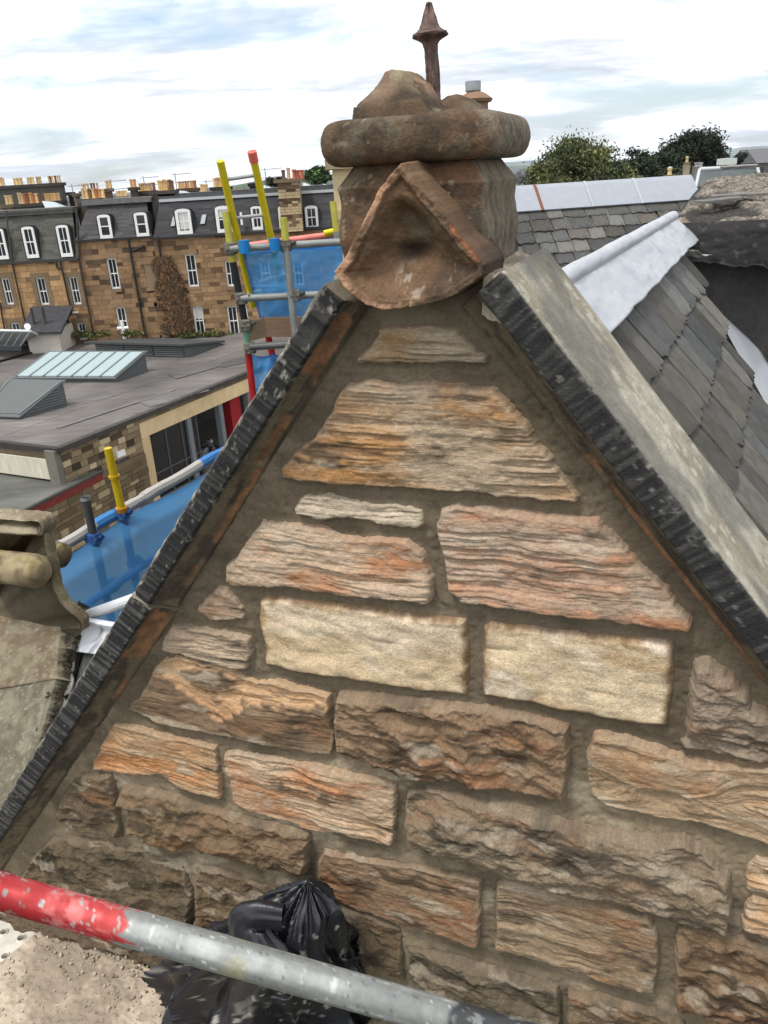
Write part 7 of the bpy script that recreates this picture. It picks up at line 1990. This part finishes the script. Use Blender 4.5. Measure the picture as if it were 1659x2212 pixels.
# ================================================================== lower annexe in front
an = thing('flat_annexe', 'small flat roofed stone annexe with a faded red edge board', 'outbuilding', tuple(at_z(*zc(300, 1100), -10.9)))
AZ = -10.75
aP = [at_z(*zc(x, y), AZ) for x, y in ((-300, 965), (392, 962), (604, 985), (133, 1222), (-300, 1215))]
m = MB(col(88, 88, 82)); m.prism(aP, (0, 0, -.18)); m.build('roof_sheet', M_RF, an)
ae0, ae1 = aP[3], aP[2]
an_d = (ae1 - ae0) / np.linalg.norm(ae1 - ae0); an_n = np.cross(an_d, EZ)
if an_n @ (ae0 * -1) < 0: an_n = -an_n
La = np.linalg.norm(ae1 - ae0)
m = MB(col(116, 44, 42)); m.obox(ae0 + an_n * .02 - EZ * .36 - an_d * .1, an_d * (La + .1), an_n * .06, EZ * .34); m.build('red_edge_board', mat('worn_red', .8, ns=6, na=.4, bump=.1), an)
m = MB(col(70, 66, 60)); m.obox(ae0 - EZ * .05, an_d * La, an_n * .14, EZ * .10); m.build('roof_trim', M_FELT, an)
m = MB(col(112, 98, 76)); m.obox(ae0 - an_n * .3 + EZ * (GZ - AZ), an_d * (La + 3), an_n * .28, EZ * (AZ - GZ - .2)); m.build('wall', M_FAR, an)
r = random.Random(35); z = -.37
while z > GZ - AZ:
    h = r.uniform(.18, .30); a = 0.
    while a < La + 2.4:
        w = r.uniform(.3, .8); k_ = r.random()
        c = np.array((116, 102, 78)) * (1 - k_) + np.array((92, 80, 62)) * k_
        if r.random() < .15: c = np.array((160, 142, 110))
        b_ = MB(col(*c)); b_.obox(ae0 + an_d * (a + .012) - an_n * .03 + EZ * (z - h + .014), an_d * (w - .024), an_n * (.035 + r.uniform(0, .04)), EZ * (h - .028)); b_.build('stone', M_FAR, an)
        a += w
    z -= h
# ================================================================== motorbike under the bay
mq = onplane(*zc(1225, 900), c0 - el * -1.2, nrmW); mq = np.array([mq[0], mq[1], GZ + .14])
bike = thing('motorbike', 'dark motorbike parked inside the glazed bay of the flat roofed building', 'motorbike', tuple(mq))
bx = ed * .9 + el * -.2; bx /= np.linalg.norm(bx); by = np.cross(EZ, bx)
def bp(x, z, y=0.): return mq + bx * x + by * y + EZ * z
for x_ in (-.70, .72):
    ty = MB(col(26, 26, 28)); n = 24
    for i in range(n):
        t0_, t1_ = 2 * math.pi * i / n, 2 * math.pi * (i + 1) / n
        ty.tube(bp(x_ + .29 * math.cos(t0_), .32 + .29 * math.sin(t0_)), bp(x_ + .29 * math.cos(t1_), .32 + .29 * math.sin(t1_)), .055, 8, caps=False)
    w_ = ty.build('wheel', M_PLAIN, bike)
    rm_ = MB(col(150, 150, 150))
    for i in range(6): rm_.tube(bp(x_, .32), bp(x_ + .25 * math.cos(i * 1.047), .32 + .25 * math.sin(i * 1.047)), .016, 6)
    rm_.tube(bp(x_, .32, -.06), bp(x_, .32, .06), .06, 10); rm_.build('rim', M_TUBE, w_)
m = MB(col(120, 122, 124)); m.obox(bp(-.28, .28, -.16), bx * .5, by * .32, EZ * .34); m.tube(bp(-.05, .5, -.1), bp(.18, .66, -.1), .09, 10); m.tube(bp(-.05, .5, .1), bp(.18, .66, .1), .09, 10); m.build('engine', M_TUBE, bike)
m = MB(col(30, 30, 34)); m.lathe(bp(-.18, .86), [(.05, 0), (.15, .06), (.17, .26), (.13, .44), (.05, .52)], 14, axis=bx); m.build('fuel_tank', mat('gloss_black', .25, ns=5, na=.05, bump=0, spec=.5), bike)
m = MB(col(28, 28, 30)); m.hexa([bp(-.95, .80, -.12), bp(-.2, .74, -.15), bp(-.2, .74, .15), bp(-.95, .80, .12), bp(-1.0, .92, -.1), bp(-.2, .86, -.13), bp(-.2, .86, .13), bp(-1.0, .92, .1)]); m.build('seat', M_PLAIN, bike)
m = MB(col(156, 158, 160)); m.tube(bp(.72, .32, -.1), bp(.46, .98, -.1), .03, 8); m.tube(bp(.72, .32, .1), bp(.46, .98, .1), .03, 8); m.build('front_fork', M_TUBE, bike)
m = MB(col(40, 40, 42)); m.path([bp(.30, 1.08, -.38), bp(.44, 1.04, -.12), bp(.44, 1.04, .12), bp(.30, 1.08, .38)], .02, 8); m.build('handlebar', M_PLAIN, bike)
m = MB(col(206, 206, 200)); m.lathe(bp(.52, .90), [(.05, 0), (.1, .05), (.1, .12), (.02, .13)], 12, axis=bx); m.build('headlight', M_PAINT, bike)
m = MB(col(150, 150, 150)); m.tube(bp(.1, .3, -.2), bp(-.95, .38, -.22), .05, 8); m.build('exhaust', M_TUBE, bike)
m = MB(col(200, 180, 30)); m.obox(bp(-1.08, .62, -.14), bx * .02, by * .28, EZ * .2); m.build('number_plate', M_PLAIN, bike)
# yard paving between the building and our wall
m = MB(col(112, 106, 98)); m.obox(np.array([0, 0, GZ + .02]) + c0 * np.array([1, 1, 0]) - el * .1 - ed * 20, ed * 55, -el * 14, EZ * .06); yo = m.build('yard_paving', M_FAR); yo['kind'] = 'structure'
# ================================================================== hills, trees and distant roofs
def hill(name, prof, y0, y1, c, seed, amp):
    """a range of hills: skyline read as points (px, py) at distance y0, falling towards the viewer"""
    xs = np.array([at_y(px, py, y0)[0] for px, py in prof]); zs = np.array([at_y(px, py, y0)[2] for px, py in prof])
    n, m = 260, 26
    X, Fq = np.meshgrid(np.linspace(xs[0], xs[-1], n), np.linspace(0, 1, m))
    top = np.interp(X, xs, zs) + (fbm(X / amp, Fq * 2, 4, seed) - .5) * (zs.max() - GZ) * .12
    Y = y1 + (y0 - y1) * Fq + 0 * X
    Zq = GZ - 2 + (top - GZ + 2) * sst(0, 1, Fq)
    Y2 = np.concatenate([Y, Y[-1:] + (y0 - y1) * .8]); X2 = np.concatenate([X, X[-1:]]); Z2 = np.concatenate([Zq, np.full((1, n), GZ - 2)])
    K = mixa(np.broadcast_to(lin(c), X2.shape + (3,)), np.broadcast_to(lin(np.array(c) * .75), X2.shape + (3,)), sst(.4, .6, fbm(X2 / amp * 4, Z2 / amp * 9, 4, seed + 1)))
    me = raw_mesh(name, np.stack([X2, Y2, Z2], -1).reshape(-1, 3), gridfaces(m + 1, n), K.reshape(-1, 3), M_GROUND, True)
    return place(name, me, None, kind='structure')
hill('wooded_hill', [(380, 430), (470, 418), (520, 399), (560, 391), (610, 386), (660, 384), (705, 379), (740, 372), (800, 380), (900, 372), (1000, 372)], 1500, 900, (70, 84, 62), 900, 60)
hill('far_hills', [(1000, 352), (1100, 350), (1150, 347), (1250, 350), (1330, 352), (1380, 341), (1450, 345), (1560, 325), (1600, 319), (1640, 316), (1700, 314), (1800, 318), (2000, 310)], 9000, 7000, (96, 110, 96), 910, 500)
hill('near_ridge', [(1000, 362), (1140, 358), (1250, 350), (1450, 345), (1560, 338), (1700, 330), (1900, 322)], 5200, 3600, (84, 100, 80), 915, 300)

def leafy_tree(name, label, px, ptop, pbot, y, wpx, seed, cols_, droop=0., nclump=46, leaf=.12, per=190, lob=None, group='trees beyond the slate ridge', outline=None):
    """trunk, limbs and a crown of leaf faces gathered in clumps with gaps"""
    r_ = random.Random(seed)
    top = at_y(px, ptop, y); bot = at_y(px, pbot, y)
    W = wpx / FPX * y * .5; Hc = top[2] - bot[2]
    root = thing(name, label, 'tree', (top[0], y, GZ), group=group)
    tk = MB(col(58, 50, 42)); base = np.array([top[0], y, GZ]); crotch = np.array([top[0], y, bot[2] + Hc * .1])
    tk.tube(base, crotch, .42, 10, r1=.28)
    cl = MB()
    # clump centres: from the outline of the crown where given, else an egg
    cent = []
    tries = 0
    if outline is not None:
        O = np.array([[at_y(a, b, y)[0], at_y(a, b, y)[2]] for a, b in outline]); mn, mx = O.min(0), O.max(0)
    while len(cent) < nclump and tries < 6000:
        tries += 1
        if outline is not None:
            x, z = r_.uniform(mn[0], mx[0]), r_.uniform(mn[1], mx[1])
            s_ = float(sdf(O, np.array([x]), np.array([z]))[0])
            if s_ < .15: continue
            yy = y + r_.gauss(0, .42) * min(W, 1.0 + s_ * 2.2)
        else:
            a_, b_, c_ = r_.gauss(0, 1), r_.gauss(0, 1), r_.gauss(0, 1); nn_ = math.sqrt(a_ * a_ + b_ * b_ + c_ * c_); rr0 = r_.uniform(.45, .93)
            x, yy, z = top[0] + W * a_ / nn_ * rr0, y + W * .8 * b_ / nn_ * rr0, bot[2] + Hc * .5 + Hc * .5 * c_ / nn_ * rr0
        cent.append((x, yy, z))
    for i, (x, yy, z) in enumerate(cent):
        if i % 4 == 0: tk.tube(crotch, (x, yy, z), .10, 6, r1=.03)
        R_ = r_.uniform(.55, 1.15) * W * .26
        kc = r_.uniform(.72, 1.22); bc_ = np.array(cols_[i % len(cols_)]) * kc
        for _ in range(int(per * 1.7)):
            a_, b_, c_ = r_.gauss(0, .5), r_.gauss(0, .5), r_.gauss(0, .42)
            p = np.array([x + a_ * R_, yy + b_ * R_, z + c_ * R_ - droop * abs(c_) * R_ * r_.random() * 1.6])
            u_ = np.array([r_.gauss(0, 1), r_.gauss(0, 1), r_.gauss(0, .6) - droop]); u_ /= np.linalg.norm(u_)
            w_ = np.cross(u_, (r_.gauss(0, 1), r_.gauss(0, 1), r_.gauss(0, 1))); w_ /= np.linalg.norm(w_) + 1e-9
            s_ = leaf * .62 * r_.uniform(.6, 1.4)
            cl.add([p - u_ * s_, p + w_ * s_ * .42, p + u_ * s_, p - w_ * s_ * .42], [(0, 1, 2, 3)], col(*np.clip(bc_ * r_.uniform(.85, 1.15), 0, 255)))
    tk.build('trunk', M_BARK, root); cl.build('crown', M_LEAF, root)
    return root
def zr(x, y): return ((1650 + x / 1.952) / 1.507, (380 + y / 1.952) / 1.507)
GREENS = [(92, 96, 62), (74, 80, 50), (106, 108, 70), (62, 68, 44)]
leafy_tree('willow_tree', 'broad feathery olive green tree right of the pinnacle', *zr(480, 120), zr(480, 560)[1], 62, 230, 51, GREENS, 1.0, 120, .20, 210, outline=[zr(*p) for p in [(150, 560), (175, 360), (215, 290), (300, 240), (350, 160), (410, 125), (500, 150), (560, 200), (600, 150), (650, 190), (640, 250), (720, 290), (760, 330), (830, 380), (850, 470), (840, 560)]])
leafy_tree('dark_tree', 'dark round crowned tree standing highest on the right skyline', *zr(1200, 110), zr(1200, 420)[1], 80, 160, 52, [(44, 52, 36), (36, 44, 30), (56, 64, 42)], 0, 90, .26, 190, outline=[zr(*p) for p in [(980, 430), (960, 250), (1020, 215), (1060, 180), (1120, 140), (1190, 115), (1260, 110), (1320, 140), (1345, 200), (1360, 260), (1330, 330), (1280, 420)]])
leafy_tree('dark_tree', 'dark evergreen between the feathery tree and the round crowned tree', *zr(830, 205), zr(830, 460)[1], 74, 120, 53, [(40, 52, 38), (34, 44, 32), (54, 66, 44)], .3, 80, .22, 170, outline=[zr(*p) for p in [(720, 470), (715, 330), (740, 260), (790, 210), (850, 200), (880, 240), (930, 240), (1000, 230), (1010, 330), (1010, 470)]])
leafy_tree('dark_tree', 'low dark tree mass below the round crowned tree behind the small chimneys', *zr(1090, 330), zr(1090, 470)[1], 72, 130, 54, [(52, 60, 42), (40, 48, 34), (66, 72, 50)], .2, 50, .22, 150, outline=[zr(*p) for p in [(900, 480), (900, 340), (1000, 320), (1100, 330), (1200, 320), (1260, 360), (1250, 480)]])
leafy_tree('small_tree', 'thin sparse tree beside the little white cupola on the right skyline', *zr(1480, 225), zr(1480, 300)[1], 95, 40, 55, [(52, 60, 44), (44, 52, 40)], .2, 16, .22, 90, outline=[zr(*p) for p in [(1430, 300), (1440, 250), (1490, 235), (1520, 225), (1510, 270), (1480, 300)]])
leafy_tree('small_tree', 'small sparse tree left of the little white cupola', *zr(1390, 235), zr(1390, 300)[1], 96, 40, 56, [(52, 60, 44), (44, 52, 40)], .2, 12, .22, 80, outline=[zr(*p) for p in [(1370, 300), (1375, 245), (1400, 232), (1412, 260), (1410, 300)]])
leafy_tree('round_tree', 'fresh green tree on the skyline between the stone stack and the pinnacle', 683, 362, 396, 75, 56, 57, [(64, 84, 50), (52, 72, 42), (78, 96, 58)], 0, 40, .22, 120, group=None)
leafy_tree('round_tree', 'dark green tree behind the stone stack with red pots', 598, 385, 400, 78, 50, 58, [(58, 66, 46), (48, 56, 40)], 0, 24, .24, 100, group=None)
# hip roofed house at the right edge
hy = 30.
def HP(x, y, d=hy): return at_y(*zr(x, y), d)
hh = thing('hipped_house', 'grey slate hip roof with white lead hips and a small cupola at the right edge', 'house', tuple(HP(1400, 420) - EZ * 1))
a, b = HP(1225, 335, hy + 2), HP(1590, 302, hy + 2); c, d = HP(1130, 415), HP(1830, 470)
b[2] = a[2]; d2 = d.copy(); c2 = c.copy()
m = MB(col(92, 98, 98)); m.add([c2 - EZ * 3, d2 - EZ * 3, b, a, c2 + EY * 6 - EZ * 3, d2 + EY * 6 - EZ * 3], [(0, 1, 2, 3), (1, 5, 2), (4, 0, 3), (5, 4, 3, 2)]); m.build('roof', mat('far_slate', .8, ns=3, na=.2, bump=0, ns2=.8, na2=.15), hh)
def towards(p, q, f): return p + (q - p) * f
m = MB(col(190, 192, 192)); m.tube(a, b, .07, 8); m.build('ridge_lead', M_LEAD, hh)
m = MB(col(190, 192, 192)); m.tube(a, c2 - EZ * 3, .06, 8); m.build('hip_lead', M_LEAD, hh)
m = MB(col(190, 192, 192)); m.tube(b, d2 - EZ * 3, .06, 8); m.build('hip_lead', M_LEAD, hh)
m = MB(col(120, 112, 98)); m.obox(c2 - EZ * 7 + EX * .3, d2 - c2 - EX * .6, EY * 5.4, EZ * 3.9); m.build('wall', M_FAR, hh)
p0, p1, pt = HP(1368, 308, hy + 2), HP(1460, 300, hy + 2), HP(1418, 262, hy + 2)
m = MB(col(190, 196, 190)); wz = p1[0] - p0[0]
m.add([p0, p0 + EX * wz, p0 + EX * wz + EY * wz, p0 + EY * wz] + [q + EZ * .22 for q in (p0, p0 + EX * wz, p0 + EX * wz + EY * wz, p0 + EY * wz)] + [np.array([pt[0], p0[1] + wz / 2, pt[2]])], [(0, 1, 5, 4), (1, 2, 6, 5), (2, 3, 7, 6), (3, 0, 4, 7), (4, 5, 8), (5, 6, 8), (6, 7, 8), (7, 4, 8)]); m.build('cupola', M_PAINT, hh)
for px, ptop, pbot, y, w, lab, c in ((1045, 318, 430, 34, 40, 'small buff chimney with one pot just above the white ridge', (176, 152, 112)), (1152, 252, 335, 60, 26, 'small pale chimney with one pot against the dark trees', (150, 140, 120))):
    t = at_y(*zr(px, ptop), y); b = at_y(*zr(px, pbot), y); k_ = w / 1.952 / 1.507 / FPX * y
    st_ = thing('chimney_stack', lab, 'chimney', tuple(b))
    hm = (t[2] - b[2])
    m = MB(col(*c)); m.box(t[0] - k_ * .62, y, b[2] - 2.5, t[0] + k_ * .62, y + k_, b[2] + hm * .48); m.build('shaft', M_FAR, st_)
    m = MB(col(120, 104, 80)); m.box(t[0] - k_ * .74, y - .05, b[2] + hm * .48, t[0] + k_ * .74, y + k_ + .05, b[2] + hm * .55); m.build('coping', M_FAR, st_)
    pot(st_, t[0], y + k_ / 2, b[2] + hm * .55, hm * .40, k_ * .36, (206, 180, 130))
    m = MB(col(206, 204, 200)); m.lathe((t[0], y + k_ / 2, b[2] + hm * .93), [(k_ * .22, 0), (k_ * .38, hm * .03), (k_ * .1, hm * .07)], 8); m.build('pot_cap', M_PAINT, st_)
st_ = thing('chimney_stack', 'pair of grey pots on a stack left of the little white cupola', 'chimney', tuple(HP(1240, 320, 50)))
p = HP(1212, 318, 50); q = HP(1262, 318, 50); m = MB(col(120, 112, 104)); m.box(p[0], 50, p[2] - 3, q[0], 50.8, p[2]); m.build('shaft', M_FAR, st_)
for px in (1226, 1246): 
    t = HP(px, 290, 50); pot(st_, t[0], 50.4, p[2], t[2] - p[2], .16, (150, 148, 146))
# white villas glimpsed beyond the pinnacle's right shoulder and roofs along the skyline
for i, (x0, y0, x1, y1, y, lab) in enumerate(((120, 392, 180, 460, 120, 'white villa half hidden between the pinnacle and the feathery tree'), (1545, 262, 1600, 300, 130, 'low pale house on the skyline right of the little cupola'), (1600, 268, 1700, 310, 110, 'grey roofed house at the far right skyline'))):
    a, b = at_y(*zr(x0, y0), y), at_y(*zr(x1, y1), y)
    vv = thing('far_house', lab, 'house', ((a[0] + b[0]) / 2, y, b[2]))
    c = ((190, 184, 166), (170, 160, 142), (110, 106, 104))[i]
    m = MB(col(*c)); m.box(a[0], y, b[2] - 8, b[0], y + 6, a[2] - .5); m.build('wall', M_FAR, vv)
    m = MB(col(88, 88, 90)); m.prism([np.array((a[0] - .3, y - .3, a[2] - .5)), np.array((a[0] - .3, y + 6.3, a[2] - .5)), np.array((a[0] - .3, y + 3, a[2] + 1.2))], (b[0] - a[0] + .6, 0, 0)); m.build('roof', M_SLATE, vv)
    for k_ in range(2):
        wx_ = a[0] + (b[0] - a[0]) * (.2 + .45 * k_); m = MB(col(70, 70, 74)); m.box(wx_, y - .05, a[2] - 2.3, wx_ + (b[0] - a[0]) * .2, y + .02, a[2] - 1.0); m.build('window', M_PLAIN, vv)
# distant town: many small roofs on the plain
tw = MB(); r = random.Random(77)
for _ in range(900):
    y = r.uniform(160, 1400); x = r.uniform(-.9, .9) * y
    w, d, h = r.uniform(6, 16), r.uniform(6, 12), r.uniform(3, 7) 
    if -.35 * y < x < .05 * y and y < 300: continue
    c = col(*(np.array(r.choice([(150, 138, 118), (120, 108, 92), (176, 166, 150), (96, 92, 88)])) * r.uniform(.8, 1.1)))
    tw.box(x, y, GZ, x + w, y + d, GZ + h, c)
    c2 = col(*(np.array((84, 84, 88)) * r.uniform(.8, 1.2)))
    tw.add([(x - .3, y - .3, GZ + h), (x + w + .3, y - .3, GZ + h), (x + w + .3, y + d + .3, GZ + h), (x - .3, y + d + .3, GZ + h), (x - .3, y + d / 2, GZ + h + 2.5), (x + w + .3, y + d / 2, GZ + h + 2.5)], [(0, 1, 5, 4), (2, 3, 4, 5), (1, 2, 5), (3, 0, 4)], c2)
to = tw.build('distant_roofs', M_FAR); tag(to, 'hazy spread of small distant roofs on the plain', 'town', kind='stuff')
wd = MB(); 
for _ in range(2200):
    y = r.uniform(130, 1500); x = r.uniform(-.9, .9) * y; h = r.uniform(4, 10); w = r.uniform(4, 10)
    if -.45 * y < x < .08 * y and y < 170: continue
    k_ = r.uniform(.7, 1.2); c = col(60 * k_, 70 * k_, 48 * k_)
    n_ = 6; P_ = [(x + w * .5 * math.cos(i * 1.047) * r.uniform(.7, 1.1), y + w * .5 * math.sin(i * 1.047), GZ + h * r.uniform(.2, .5)) for i in range(n_)] + [(x + r.uniform(-1, 1), y, GZ + h), (x, y, GZ)]
    wd.add(P_, [(i, (i + 1) % n_, n_) for i in range(n_)] + [((i + 1) % n_, i, n_ + 1) for i in range(n_)], c)
wo = wd.build('distant_woods', M_LEAF); tag(wo, 'distant belts of trees among the roofs on the plain', 'trees', kind='stuff')
# ================================================================== thin summer haze over the whole place
hz = MB()
hz.box(-11000, -280, GZ - 3, 11000, 9800 + 3000, 760)
hmat = bpy.data.materials.new('air'); hmat.use_nodes = True
ht = hmat.node_tree; ht.nodes.clear()
ho = N(ht, 'ShaderNodeOutputMaterial'); hv_ = N(ht, 'ShaderNodeVolumePrincipled')
hv_.inputs['Color'].default_value = (.82, .90, 1.0, 1)
hv_.inputs['Density'].default_value = 7e-5
hv_.inputs['Anisotropy'].default_value = .2
L(ht, hv_, 'Volume', ho, 'Volume')
hzo = place('haze', raw_mesh('haze', hz.v, hz.f, hz.c, hmat))
hzo['kind'] = 'stuff'
